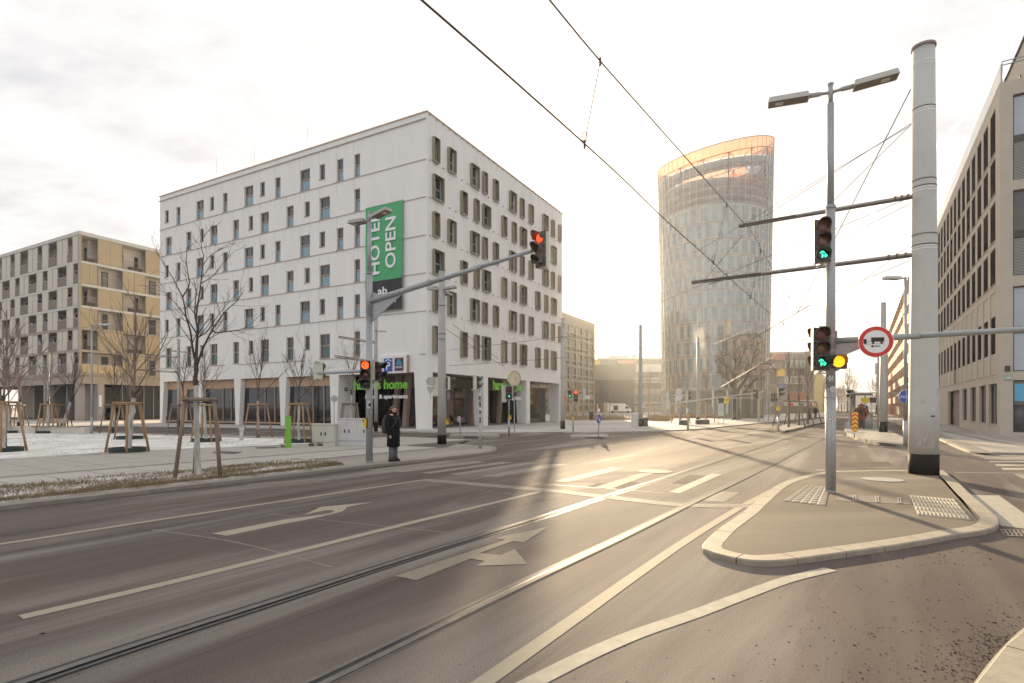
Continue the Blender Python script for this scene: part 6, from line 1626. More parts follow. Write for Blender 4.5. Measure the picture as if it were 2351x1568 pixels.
for z0, z1 in ((bz(973), bz(922)), (bz(1034), bz(981))):
    k = MB(); a = R_(-52)
    for s_ in (-.055, .055):
        x, y = .292 * math.cos(a + s_ * 3.2), .292 * math.sin(a + s_ * 3.2); k.box(x - .004, x + .004, y - .008, y + .004, z0, z1)
    for z in (z0, z1): 
        p0 = (.294 * math.cos(a - .176), .294 * math.sin(a - .176), z); p1 = (.294 * math.cos(a + .176), .294 * math.sin(a + .176), z); k.tube([p0, p1], .004, 4)
    k.build('hatch_outline', M['grey_paint'], big)
for (px, py, r) in ((2135, 896.5, .04), (2103, 923, .04)):
    ang = math.asin(max(-.95, min(.95, ((px - 2120.5) / FP * YB) / .29))); football(big, (.299 * math.sin(ang) - .0, -.299 * math.cos(ang), bz(py)), ang, .048)
k = MB(); k.box(-.09, .09, 0, .002, -.028, .028); st = k.build('sticker', M['cab_grey'], big); st.location = (-.02, -.300, bz(939)); st.rotation_euler = (0, R_(12), R_(-3))
k = MB(); k.box(-.05, .05, 0, .002, -.016, .016); st = k.build('sticker', M['dark_text'], big); st.location = (-.005, -.302, bz(955))
# scraped poster remains
random.seed(5); k = MB()
for i in range(130):
    ang = random.uniform(-1.15, .55); z = bz(random.uniform(960, 1026)); h = random.uniform(.02, .16); w = random.uniform(.004, .016); r = .2985 + random.uniform(0, .002)
    a2 = ang + w / .3; k.quad((r * math.sin(ang), -r * math.cos(ang), z - h / 2), (r * math.sin(a2), -r * math.cos(a2), z - h / 2 + .01), (r * math.sin(a2 + .01), -r * math.cos(a2 + .01), z + h / 2), (r * math.sin(ang + .01), -r * math.cos(ang + .01), z + h / 2 - .01))
tag(k.build('poster_scraps', mat('paper_scraps', (.60, .59, .57), .8, var=.3, scale=30), big), kind='stuff')
# bracket arms
def bracket_arm(name, parent, p0, p1, r=.028, label=None, gap=.055, frac=.62):
    p0, p1 = Vector(p0), Vector(p1); m = p0.lerp(p1, frac)
    k = MB(); k.tube([p0, m], r * 1.1, 10); o = k.build(name, M['grey_paint'], parent)
    k = MB(); k.tube([p0.lerp(p1, .10), p1], r, 10); k.build('insulated_bar', M['insul'], o); 
    k = MB(); k.tube([p0 + Vector((0, 0, -gap)), p1 + Vector((.02, 0, -gap))], r * .85, 8); k.build('insulated_bar', M['insul'], o)
    for f in (.02, .05, .08): 
        c = p0.lerp(p1, f); k = MB(); d = (p1 - p0).normalized(); k.tube([c - d * .02, c + d * .02], r * 1.9, 10); k.build('insulator', M['copper'], o)
    return o
tip1 = P3(1697, 517, 16.2) ; tip2 = P3(1588, 647, 17.3)
at1 = P3(2095, 449, 13.05); at2 = P3(2093, 583, 13.05)
off3 = -BP - Vector((0, 0, IH))
bracket_arm('bracket_arm', big, at1 + off3, tip1 + off3, .030); bracket_arm('bracket_arm', big, at2 + off3, tip2 + off3, .030)
k = MB(); k.tube([tip2 + off3 + Vector((.45, -.2, -.12)), P3(1664, 642, 15.9) + off3], .014, 6); k.build('steady_arm', M['insul'], big)

# ---- left signal mast by the pavement
lm_ = G(848, 1061, KH); LM = Vector((lm_.x, lm_.y, KH)); YL = LM.y
def lz(py): return ZZ(py, YL) - KH
lmast = thing('signal_mast', 'galvanised mast with long raised signal arm and lamps beside the waiting woman', 'traffic light mast', LM)
k = MB(); k.tube([(0, 0, 0), (0, 0, lz(735))], [.098, .094], 24); k.tube([(0, 0, lz(735)), (0, 0, lz(628))], [.088, .084], 24); k.tube([(0, 0, lz(630)), (0, 0, lz(510))], [.062, .058], 20); k.tube([(0, 0, lz(512)), (0, 0, lz(486))], [.045, .045], 16); k.build('pole', M['galv'], lmast, smooth=True)
for py, r in ((1060, .105), (735, .10), (628, .10), (500, .055), (488, .055), (730, .098)): collar(lmast, lz(py), r, .03)
lamp_head(lmast, (0, 0, lz(503)), (.80, -.60, 0), L=.62, arm=.22, tilt=.13, m_='grey_paint'); lamp_head(lmast, (0, 0, lz(505)), (-.86, .50, 0), L=.58, arm=.16, tilt=.05, m_='grey_paint')
zr0 = lz(692); tipA = P3(1225, 575, 13.4) - LM; base_ = Vector((0, 0, zr0))
k = MB(); k.tube([base_, base_.lerp(tipA, .42)], [.085, .075], 18); k.tube([base_.lerp(tipA, .40), base_.lerp(tipA, .72)], [.068, .06], 18); k.tube([base_.lerp(tipA, .70), tipA], [.052, .045], 16); k.build('signal_arm', M['galv'], lmast, smooth=True)
for f, r in ((.41, .09), (.405, .095), (.71, .075)):
    c = base_.lerp(tipA, f); d = (tipA - base_).normalized(); k = MB(); k.tube([c - d * .02, c + d * .02], r, 18); k.build('arm_collar', M['galv'], lmast)
d = (tipA - base_).normalized()
for dz, L_ in ((.30, .52), (-.62, 1.35)):
    k = MB(); p1 = base_ + Vector((.05, -.01, dz)); p2 = base_ + d * L_; p0 = base_ + Vector((.05, -.01, 0)); th = Vector((.01, .02, 0))
    k.add([p1, p2, p0, p1 + th, p2 + th, p0 + th], [(0, 1, 2), (5, 4, 3), (0, 3, 4, 1), (1, 4, 5, 2), (0, 2, 5, 3)]); k.build('gusset', M['galv'], lmast)
Yt = 13.3
signal_head(lmast, (tipA.x + .17, tipA.y - .02, ZZ(571, Yt) - KH), R_(-48), ['RED', 'a', 'g'], w=.30, ah=.285, vis=.26)
k = MB(); k.obox((tipA.x - .02, tipA.y, tipA.z + .16), .12, .10, .09, R_(-30)); k.tube([(tipA.x, tipA.y, tipA.z), (tipA.x - .02, tipA.y, tipA.z + .14)], .015, 6); k.build('detector_camera', M['sig_brown'], lmast)
signal_head(lmast, (-.06, -.20, ZZ(861, YL) - KH), R_(4), ['RARROW', 'r', 'g'], dk='sig_black')
signal_head(lmast, (.25, .05, ZZ(852, YL) - KH), R_(72), ['r', 'g'], dk='sig_black', vis=.24)
for z in (ZZ(834, YL) - KH, ZZ(876, YL) - KH):
    k = MB(); k.box(.06, .26, -.02, .02, z - .015, z + .015); k.build('bracket', M['galv'], lmast)
endL = Vector((-.83, .56, 0)) * 2.66 + Vector((0, 0, lz(851)))
k = MB(); k.tube([(0, 0, lz(851)), endL], [.05, .045], 14); k.tube([endL + Vector((0, 0, -.18)), endL + Vector((0, 0, .2))], .04, 10); k.build('signal_arm', M['galv'], lmast, smooth=True)
signal_head(lmast, (endL.x + .30, endL.y - .10, ZZ(852, YL + 1.4) - KH), R_(168), ['r', 'g'], dk='sig_black')
push_button(lmast, (-.085, -.06, ZZ(972, YL) - KH), R_(-55))
k = MB(); k.box(-.03, .05, -.103, -.101, lz(920) - .22, lz(920) + .0); k.build('notice', M['cab_grey'], lmast)
k = MB(); k.box(.0, .06, -.103, -.101, lz(933), lz(926)); k.build('sticker', M['dark_text'], lmast)

# ---- catenary poles
def cat_pole(px, pyb, pyt, wpx_b, wpx_t, label, base_z=KH, foot=True, rings=(), m_='grey_paint', name='catenary_pole', cat='catenary pole', footh=.62):
    p = G(px, pyb, base_z); Y = p.y; t = thing(name, label, cat, Vector((p.x, p.y, base_z)))
    rb, rt = wpx_b / FP * Y / 2, wpx_t / FP * Y / 2; H = ZZ(pyt, Y) - base_z
    k = MB(); k.lathe([(rb, footh if foot else 0), (rb * .97, H * .3), (rt, H)], 24); k.build('shaft', M[m_], t, smooth=True)
    if foot:
        k = MB(); k.lathe([(rb * 1.02, 0), (rb * 1.02, footh + .01)], 24); k.build('black_foot', M['pole_black'], t, smooth=True)
    k = MB(); k.lathe([(rt * 1.12, H), (rt * 1.12, H + .03)], 20); k.build('cap', M['insul'], t)
    for py in rings:
        z = ZZ(py, Y) - base_z; f = z / H; collar(t, z, rb + (rt - rb) * f + .012, .03, 'insul', 'clamp_band')
    return t, Y, Vector((p.x, p.y, base_z))
def arm_px(t, o, Y0, pxa, pya, pxb, pyb, Yb, r=.03): bracket_arm('bracket_arm', t, P3(pxa, pya, Y0) - o, P3(pxb, pyb, Yb) - o, r, gap=.09)
t, Y, o = cat_pole(1014.5, 1019.5, 622, 20.5, 15, 'grey catenary pole with black foot in front of the hotel corner', rings=(703, 768, 780), footh=.38)
for dr, px in (((.9, -.3, 0), 1020), ((-.95, .3, 0), 1008)): lamp_head(t, (0, 0, ZZ(664, Y) - KH), dr, L=.55, arm=.12, tilt=.10, m_='grey_paint')
lamp_head(t, (0, 0, ZZ(670, Y) - KH), (.5, .86, 0), L=.5, arm=.12, tilt=-.05, m_='grey_paint')
signal_head(t, (.38, .0, ZZ(880, Y) - KH), R_(100), ['r', 'g'], vis=.22)
signal_head(t, (-.26, .0, ZZ(888, Y) - KH), R_(185), ['r', 'a', 'g'])
s1 = disc(t, 'round_sign', (-.48, -.12, ZZ(876, Y) - KH), R_(160), .19, 'sign_grey', .02); disc(t, 'round_sign', (.27, .14, ZZ(909, Y) - KH), R_(110), .19, 'sign_grey', .02)
k = MB(); k.add([(-.17, 0, 0), (.17, 0, 0), (0, 0, -.36), (-.17, .02, 0), (.17, .02, 0), (0, .02, -.36)], [(2, 1, 0), (3, 4, 5), (0, 1, 4, 3), (1, 2, 5, 4), (2, 0, 3, 5)]); tr = k.build('triangle_sign', M['sign_grey'], t); tr.location = (-.48, -.12, ZZ(888, Y) - KH); tr.rotation_euler = (0, 0, R_(-18))
k = MB(); k.tube([(0, 0, ZZ(894, Y) - KH), (-.46, -.14, ZZ(894, Y) - KH)], .022, 8); k.tube([(-.46, -.14, ZZ(868, Y) - KH), (-.46, -.14, ZZ(918, Y) - KH)], .018, 8); k.build('sign_bracket', M['grey_light'], t)
push_button(t, (.20, -.02, ZZ(969, Y) - KH), R_(62))
t, Y, o = cat_pole(863, 990.5, 729, 8.5, 8, 'slim brown grey catenary pole behind the left signal mast', rings=(760,))
lamp_head(t, (0, 0, ZZ(760, Y) - KH), (1, 0, 0), L=.55, arm=.1, tilt=0); arm_px(t, o, Y, 861, 785, 777, 772, Y - 1.5); arm_px(t, o, Y, 861, 829, 768, 816.5, Y - 1.5)
t, Y, o = cat_pole(1292, 985, 733, 11, 9, 'catenary pole with black foot at the right end of the hotel', rings=(745, 776, 868), footh=.6)
lamp_head(t, (0, 0, ZZ(744, Y) - KH), (1, 0, 0), L=.45, arm=.1, tilt=-.03); lamp_head(t, (0, 0, ZZ(742, Y) - KH), (-1, 0, 0), L=.45, arm=.1, tilt=.05)
t, Y, o = cat_pole(1470.5, 979, 747, 9.5, 7.5, 'tall catenary pole beside the white cabinet between hotel and tower', rings=(800, 841), footh=.62)
k = MB(); k.box(.1, .32, -.14, -.12, 1.5, 1.9); k.build('notice', M['cab_grey'], t)
t, Y, o = cat_pole(1602.5, 969.8, 776, 8, 6.5, 'catenary pole standing in front of the tower', footh=.5)
lamp_head(t, (0, 0, ZZ(815, Y) - KH), (-1, 0, 0), L=.9, arm=1.2, tilt=.0)
t, Y, o = cat_pole(2028, 992, 696, 16.5, 10, 'tapered catenary pole with black foot on the tram platform', base_z=.14, rings=(833, 838), footh=.62)
t, Y, o = cat_pole(2017, 984, 755, 6, 4.5, 'thin catenary pole just behind the tapered platform pole', base_z=.14, foot=False)
t, Y, o = cat_pole(410, 981, 780, 6.2, 5.2, 'catenary pole in front of the hotel beside the left corner column', footh=.55, rings=(800,))
arm_px(t, o, Y, 411, 819.6, 333, 812.4, Y + 2); arm_px(t, o, Y, 411, 853.5, 316, 847.6, Y + 2)
k = MB(); k.tube([P3(393, 805, Y) - o, P3(433, 809, Y) - o], .06, 6); k.build('lamp_head', M['grey_paint'], t)
t, Y, o = cat_pole(110.6, 972, 811.5, 5.5, 4.6, 'catenary pole in front of the apartment block far left', footh=.6)
arm_px(t, o, Y, 111, 842, 35, 838, Y); arm_px(t, o, Y, 111, 870.5, 9, 865.5, Y)
lamp_head(t, (0, 0, ZZ(832, Y) - KH), (-1, 0, 0), L=.5, arm=.5, tilt=0)
t, Y, o = cat_pole(1741.8, 967.5, 898, 5.5, 5, 'cream signal mast with a long arm in front of the old tree', foot=False, m_='clock_rim', name='signal_mast', cat='traffic light mast')
k = MB(); k.tube([P3(1740, 901, Y) - o, P3(1531, 928.5, Y - 12) - o], .07, 8); k.tube([P3(1740, 901, Y) - o, P3(1756, 899, Y + 1) - o], .07, 8); k.build('signal_arm', M['grey_light'], t)
signal_head(t, P3(1737, 905, Y - .2) - o, R_(-80), ['r', 'g'], w=.5, ah=.5, vis=.4); signal_head(t, P3(1533, 928, Y - 12) - o, R_(170), ['r', 'g'], w=.4, ah=.4)
# lamp posts
def lamp_post(px, pyb, pyt, wpx, label, side, base_z=KH, L=.9):
    p = G(px, pyb, base_z); Y = p.y; t = thing('lamp_post', label, 'street lamp', Vector((p.x, p.y, base_z))); H = ZZ(pyt, Y) - base_z; r = wpx / FP * Y / 2
    k = MB(); k.tube([(0, 0, 0), (0, 0, 1.0)], r * 1.15, 16); k.tube([(0, 0, 1.0), (0, 0, H)], [r, r * .75], 16); k.build('pole', M['galv'], t, smooth=True)
    lamp_head(t, (0, 0, H - .05), (side, -.1, 0), L=L, arm=.25, tilt=.0)
    return t, Y
lamp_post(210.6, 996.7, 744, 4.6, 'slim lamp post at the edge of the snowy lawn before the apartment block', 1)
t, Y = lamp_post(2079, 1025.5, 636, 8, 'single arm lamp post carrying a blue cycle and pedestrian sign', -1, .14, L=.62)
k = MB(); k.tube([(0, 0, ZZ(636, Y) - .2), (.28, 0, ZZ(636, Y) - .17)], .02, 6); k.build('stub_arm', M['grey_paint'], t)
zs = ZZ(910.5, Y) - .14; sg = disc(t, 'cycle_pedestrian_sign', (-.03, -.09, zs), R_(-10), .255, 'sign_blue', .02, 36); disc(sg, 'white_rim', (0, .004, 0), 0, .265, 'white_text', .01, 36)
k = MB(); k.box(-.006, .006, -.004, 0, -.25, .25)
for x in (-.19, -.075): 
    vs = [(x + r_ * math.cos(a * math.pi / 8), -.004, -.02 + r_ * math.sin(a * math.pi / 8)) for r_ in (.045, .032) for a in range(16)]
    k.add(vs, [(j, (j + 1) % 16, 16 + (j + 1) % 16, 16 + j) for j in range(16)])
k.tube([(-.19, -.004, -.02), (-.15, -.004, .03), (-.09, -.004, .03), (-.075, -.004, -.02)], .006, 4)
k.box(.05, .11, -.004, 0, -.06, .08); k.box(.052, .076, -.004, 0, -.19, -.06); k.box(.084, .108, -.004, 0, -.19, -.06); k.add([(.08 + .024 * math.cos(a * .785), -.004, .11 + .024 * math.sin(a * .785)) for a in range(8)], [tuple(range(8))])
k.box(.15, .18, -.004, 0, -.10, -.02); k.box(.15, .163, -.004, 0, -.18, -.10); k.box(.168, .18, -.004, 0, -.18, -.10); k.add([(.165 + .015 * math.cos(a * .785), -.004, .0 + .015 * math.sin(a * .785)) for a in range(8)], [tuple(range(8))]); k.build('pictogram', M['white_text'], sg)
signal_head(t, (.20, .05, ZZ(877, Y) - .14), R_(-10), ['r', 'GREEN'], dk='sig_black', w=.22, ah=.30)

# ---- signal posts
def signal_post(px, pyb, pyt, wpx, label, base_z=KH, wide=.45):
    p = G(px, pyb, base_z); Y = p.y; t = thing('signal_post', label, 'traffic light', Vector((p.x, p.y, base_z))); H = ZZ(pyt, Y) - base_z; r = wpx / FP * Y / 2
    k = MB(); k.tube([(0, 0, 0), (0, 0, H * wide)], r, 16); k.tube([(0, 0, H * wide), (0, 0, H)], r * .62, 16); k.build('pole', M['galv'], t, smooth=True)
    return t, Y
t, Y = signal_post(1102.5, 1029.5, 864, 7.2, 'sticker covered signal post on the tip of the left pavement', wide=.36)
signal_head(t, (-.12, .05, ZZ(879, Y) - KH), R_(100), ['r', 'g'], vis=.22)
random.seed(9)
for py in (905, 912, 916, 925, 930, 937, 940, 946, 955, 969):
    k = MB(); k.box(-.035, .035, 0, .002, -.03, .03); s_ = k.build('sticker', M['white_text'] if random.random() < .6 else M['dark_text'], t); s_.location = (random.uniform(-.02, .02), -.043, ZZ(py, Y) - KH); s_.rotation_euler = (0, random.uniform(-.4, .4), 0)
t, Y = signal_post(1168.5, 1003.5, 912, 5.2, 'signal post with yellow push button before the hotel arcade', base_z=.02, wide=.5)
signal_head(t, (.0, -.06, ZZ(903, Y)), R_(10), ['r', 'G_MAN'], ah=.36, w=.34); signal_head(t, (-.28, .08, ZZ(905, Y)), R_(190), ['r', 'g', 'g'], ah=.30); signal_head(t, (.26, .1, ZZ(900, Y)), R_(90), ['r', 'g'], ah=.33)
push_button(t, (.05, -.05, ZZ(959, Y)), R_(30))
t, Y = signal_post(1316, 991.2, 897, 4, 'signal post with green walking man and red arrow lights', wide=.35)
signal_head(t, (-.22, -.06, ZZ(905, Y) - KH), 0, ['r', 'G_MAN'], ah=.24, w=.24); signal_head(t, (.16, -.06, ZZ(909, Y) - KH), 0, ['RARROW', 'r', 'g'], ah=.24, w=.26)
k = MB(); k.tube([(.2, 0, ZZ(901, Y)), (.75, 0, ZZ(901, Y))], .02, 6); k.tube([(.2, 0, ZZ(918, Y)), (.75, 0, ZZ(918, Y))], .02, 6); k.box(.66, .80, -.02, .02, ZZ(921, Y), ZZ(894, Y)); k.build('sign_back_frame', M['grey_light'], t)
disc(t, 'round_sign', (-.52, -.1, ZZ(914, Y) - KH), R_(70), .2, 'sign_red'); push_button(t, (-.03, -.04, ZZ(958, Y) - KH), R_(-30))
t, Y = signal_post(1579.5, 987, 905, 4, 'signal post in front of the tower with an arm to the left', wide=.6)
signal_head(t, (.02, .0, ZZ(909, Y) - KH), R_(85), ['r', 'g'], ah=.30, w=.3); k = MB(); k.tube([(0, 0, ZZ(907, Y) - KH), P3(1519, 907.5, Y + 2) - t.location], .045, 8); k.build('signal_arm', M['grey_light'], t); push_button(t, (0, -.05, ZZ(953, Y) - KH), 0)
signal_head(t, P3(1522, 906, Y + 2) - t.location, R_(180), ['r', 'g'], ah=.27)
t, Y = signal_post(1787, 991.5, 893, 4.5, 'signal post with yellow band at the tip of the tree island', base_z=.13, wide=.35)
signal_head(t, (.05, -.04, ZZ(901, Y) - .13), R_(60), ['r', 'g'], ah=.28, w=.34, vis=.34); k = MB(); k.lathe([(.11, 0), (.11, .28)], 12, (0, 0, ZZ(943, Y) - .13)); k.build('yellow_band', M['push_yellow'], t)
t, Y = signal_post(1961.5, 978, 898, 5, 'signal post with an arm over the platform behind the chevron board', base_z=.14, wide=.9)
signal_head(t, (-.28, -.02, ZZ(905, Y) - .14), R_(-60), ['r', 'g'], ah=.36, w=.3, vis=.5); k = MB(); k.tube([(0, 0, ZZ(902, Y) - .14), P3(2062, 902, Y) - t.location], .05, 8); k.build('signal_arm', M['grey_light'], t)
t, Y = signal_post(1955.5, 953, 939, 1.6, 'tiny distant signal showing green down the street', base_z=0, wide=.9); signal_head(t, (0, -.1, 2.6), 0, ['r', 'GREEN'], ah=.6, w=.6)

# ---- other signs
def post_sign(px, pyb, pyt, wpx, label, cat='sign', base_z=KH, m_='galv', name='traffic_sign'):
    p = G(px, pyb, base_z); t = thing(name, label, cat, Vector((p.x, p.y, base_z))); H = ZZ(pyt, p.y) - base_z
    k = MB(); k.tube([(0, 0, 0), (0, 0, H)], wpx / FP * p.y / 2, 10); k.build('post', M[m_], t, smooth=True); return t, p.y
t, Y = post_sign(1374.5, 1003, 938, 2.4, 'blue round keep right sign standing on the small island', 'traffic sign', .13)
sg = disc(t, 'sign_plate', (.0, -.05, ZZ(961.8, Y) - .13), R_(52), .235, 'sign_blue'); disc(sg, 'white_rim', (0, .003, 0), 0, .245, 'white_text', .01)
k = MB(); k.tube([(-.11, -.006, .11), (.09, -.006, -.09)], .022, 4); k.add([(.13, -.006, -.13), (.13, -.006, -.01), (.01, -.006, -.13)], [(0, 1, 2)]); k.build('arrow', M['white_text'], sg)
k = MB(); k.tube([(0, 0, ZZ(938, Y) - .13), (0, 0, ZZ(945, Y) - .13)], .06, 8); k.build('post_cap', M['white_text'], t)
t, Y = post_sign(1056.5, 1000, 958, 2.3, 'small round sign seen from behind on the left refuge island', 'traffic sign', .13)
sg = disc(t, 'sign_plate', (-.06, -.03, ZZ(962.5, Y) - .13), R_(128), .15, 'sign_grey'); disc(sg, 'pale_rim', (0, -.003, 0), 0, .165, 'white_text', .003)
t, Y = post_sign(767, 1018, 915, 2.4, 'round traffic sign seen from behind above the utility cabinets', 'traffic sign')
sg = disc(t, 'sign_plate', (0, .03, ZZ(915, Y) - KH), R_(182), .145, 'sign_grey'); disc(sg, 'pale_rim', (0, -.003, 0), 0, .155, 'white_text', .003)
t, Y = post_sign(1561, 972.6, 892, 4, 'pole with two pale round signs between tower and white cabinet', 'traffic sign')
for y in (898.5, 912.4): disc(t, 'round_sign', (-.12, -.18, ZZ(y, Y) - KH), R_(-8), .30, 'cab_grey')
t, Y = post_sign(1770, 958.5, 921, 1.4, 'single small round sign in front of the tan annexe', 'traffic sign'); disc(t, 'sign_plate', (0, -.1, ZZ(929, Y) - KH), 0, .35, 'cab_beige')
t, Y = post_sign(1961.7, 1006, 985, 2.4, 'red and yellow chevron board at the head of the tram platform', 'chevron board', .14, name='chevron_board')
zc0, zc1 = ZZ(990.5, Y) - .14, ZZ(946, Y) - .14; w = .295
k = MB(); k.box(-w / 2, w / 2, -.05, -.02, zc0, zc1); bo = k.build('board', M['sign_red'], t)
H = zc1 - zc0
for i in range(5):
    z = zc0 + H * (i - .18) / 4.6; hh = H * .108; q = w * .36
    def cl(v): return max(zc0, min(zc1, v))
    k = MB(); 
    for s_ in (-1, 1):
        A = [(s_ * w / 2, cl(z)), (0, cl(z + q)), (0, cl(z + q + hh)), (s_ * w / 2, cl(z + hh))]
        if s_ > 0: A = A[::-1]
        k.add([(x, -.053, zz_) for x, zz_ in A], [(3, 2, 1, 0)])
    k.build('chevron', M['sign_yellow'], bo)
# the town clock
p = Vector(((1181 - CX) / FP * 32.5, 32.5, KH)); t = thing('street_clock', 'round cream street clock on a thin post before the hotel arcade', 'clock', p)
k = MB(); k.tube([(0, 0, 0), (0, 0, ZZ(872, 32.5))], .035, 10); k.build('post', M['galv'], t)
zc = ZZ(868.5, 32.5) - KH; rc_ = .43
f_ = disc(t, 'clock_face', (0, -.10, zc), R_(35), rc_, 'clock_face', .16, 36); 
k = MB(); k.tube([(rc_ * math.cos(a * math.pi / 16), -.006, rc_ * math.sin(a * math.pi / 16)) for a in range(33)], .03, 6, cap=False); k.build('rim', M['clock_rim'], f_)
for i in range(12):
    a = i * math.pi / 6; k = MB(); c0, s0 = math.cos(a), math.sin(a); k.tube([(c0 * rc_ * .74, -.012, s0 * rc_ * .74), (c0 * rc_ * .88, -.012, s0 * rc_ * .88)], .012, 4); k.build('hour_mark', M['clock_rim'], f_)
for a, L, w in ((50, .34, .012), (-45, .22, .018)): 
    k = MB(); k.tube([(0, -.02, 0), (L * math.cos(R_(a)), -.02, L * math.sin(R_(a)))], w, 4); k.build('hand', M['grey_paint'], f_)

# ---- cabinets, posts, bollards, low wall, benches
def cabinet(px0, px1, pyt, pyb, label, m_, doors, depth=.42, rz=R_(-6), base_z=KH):
    p0, p1 = G(px0, pyb, base_z), G(px1, pyb, base_z); w = (p1 - p0).length; c = (p0 + p1) / 2; h = ZZ(pyt, p0.y) - base_z
    t = thing('utility_cabinet', label, 'utility cabinet', Vector((c.x, c.y, base_z)), rz)
    k = MB(); k.box(-w / 2, w / 2, 0, depth, 0, h * .17); k.build('plinth', M[m_], t)
    k = MB(); k.box(-w / 2 + .005, w / 2 - .005, .012, depth - .01, h * .18, h - .05); k.build('body', M[m_], t)
    k = MB(); k.box(-w / 2 - .015, w / 2 + .015, -.02, depth + .02, h - .048, h); k.build('lid', M[m_], t)
    for i in range(doors):
        a, b = -w / 2 + .02 + (w - .04) * i / doors, -w / 2 + .02 + (w - .04) * (i + 1) / doors
        k = MB(); k.box(a + .006, b - .006, 0, .011, h * .20, h - .06); d_ = k.build('door', M[m_], t)
        hx_ = b - .09 if i % 2 == 0 else a + .09
        k = MB(); k.box(hx_ - .018, hx_ + .018, -.03, 0, h * .48, h * .48 + .13); k.build('handle', M['dark_text'], d_)
    return t
cabinet(714.5, 770, 973, 1024.5, 'low beige utility cabinet right of the green post', 'cab_beige', 2)
cabinet(772, 843, 960.5, 1024, 'wide grey utility cabinet half hidden by the signal mast', 'cab_grey', 3)
cabinet(1452, 1466, 951, 980.5, 'white utility cabinet left of the tall catenary pole', 'cab_grey', 1, .5, 0)
cabinet(1476, 1488, 959, 979, 'black litter box right of the tall catenary pole', 'b109_frame', 1, .5, 0)
p = G(662, 1028, KH); t = thing('green_post', 'bright green square post at the lawn edge', 'post', p, R_(12)); k = MB(); k.box(-.095, .095, -.095, .095, 0, 1.22); k.build('shaft', M['green_post'], t); k = MB(); k.box(-.1, .1, -.1, .1, 1.22, 1.24); k.build('cap', M['green_post'], t)
p = G(554.5, 1012.5, KH); t = thing('bollard', 'short pale bollard on the snowy lawn', 'bollard', p); k = MB(); k.lathe([(.085, 0), (.08, .52)], 16); k.build('shaft', M['cab_grey'], t, smooth=True); k = MB(); k.lathe([(.115, .52), (.12, .56), (.10, .60)], 16); k.build('head', M['cab_grey'], t)
for px, pyb, l in ((1873, 972, 'dark litter bin on the plaza'),): pass
def bin_(px, pyb, label, h=.9, r=.22, m_='b109_frame'):
    p = G(px, pyb, KH); t = thing('litter_bin', label, 'litter bin', p); k = MB(); k.lathe([(r, 0), (r, h)], 16); k.build('body', M[m_], t, smooth=True); k = MB(); k.lathe([(r + .02, h), (r + .02, h + .05)], 16); k.build('lid', M[m_], t); return t
bin_(1358, 964.5, 'slim dark litter bin among the planting right of the hotel', 1.0, .28)
bin_(1993.5, 986, 'steel cylinder litter bin beside the shelter on the platform', 1.05, .27, 'galv')
# low wall with benches
wp = [G(-420, 991, KH), G(0, 994.5, KH), G(193, 997.5, KH)]
t = thing('low_wall', 'long low pale concrete wall at the back of the snowy lawn', 'wall', wp[2]); d = (wp[1] - wp[2]).normalized(); n_ = Vector((d.y, -d.x, 0)); n_ = n_ if n_.y > 0 else -n_
o = wp[2]; L = (wp[0] - wp[2]).length; i = 0; a = 0
while a < L:
    b = min(a + 3.0, L); k = MB(); q = [d * (a + .008), d * (b - .008), d * (b - .008) + n_ * .5, d * (a + .008) + n_ * .5]
    if not ccw([Vector(x) for x in q]): q = q[::-1]
    k.prism([(x.x, x.y) for x in q], 0, .42); k.build('wall_block', M['concrete'], t); a = b
def bench(px, label):
    p = G(px, 996.5, KH) + n_ * .25; t = thing('bench', label, 'bench', Vector((p.x, p.y, KH + .42)), math.atan2(-d.y, -d.x))
    for i in range(4):
        k = MB(); k.box(-1.1, 1.1, -.22 + i * .12, -.12 + i * .12, .03, .06); k.build('slat', mat('bench_wood', (.52, .40, .30), .7, var=.2), t)
    for i in range(2):
        k = MB(); k.box(-1.1, 1.1, .27 + i * .05, .29 + i * .05, .2 + i * .16, .33 + i * .16); k.build('backrest_slat', MATS['bench_wood'], t)
    for x in (-1.0, 1.0):
        k = MB(); k.box(x - .02, x + .02, -.2, .3, 0, .03); k.hexa([(x - .02, .25, .0), (x + .02, .25, 0), (x + .02, .29, 0), (x - .02, .29, 0)], [(x - .02, .36, .52), (x + .02, .36, .52), (x + .02, .40, .52), (x - .02, .40, .52)]); k.build('support', M['b109_frame'], t)
bench(98, 'wooden bench with backrest on the low wall behind a staked tree'); 
p = G(140, 997, KH) + n_ * .25; t = thing('bench', 'flat wooden seat without backrest on the right part of the low wall', 'bench', Vector((p.x, p.y, KH + .42)), math.atan2(-d.y, -d.x))
for i in range(4):
    k = MB(); k.box(-1.2, 1.2, -.24 + i * .12, -.14 + i * .12, .03, .06); k.build('slat', MATS['bench_wood'], t)
k = MB(); k.box(-1.2, -1.15, -.24, .22, 0, .03); k.build('support', M['b109_frame'], t)
k = MB(); k.box(1.15, 1.2, -.24, .22, 0, .03); k.build('support', M['b109_frame'], t)

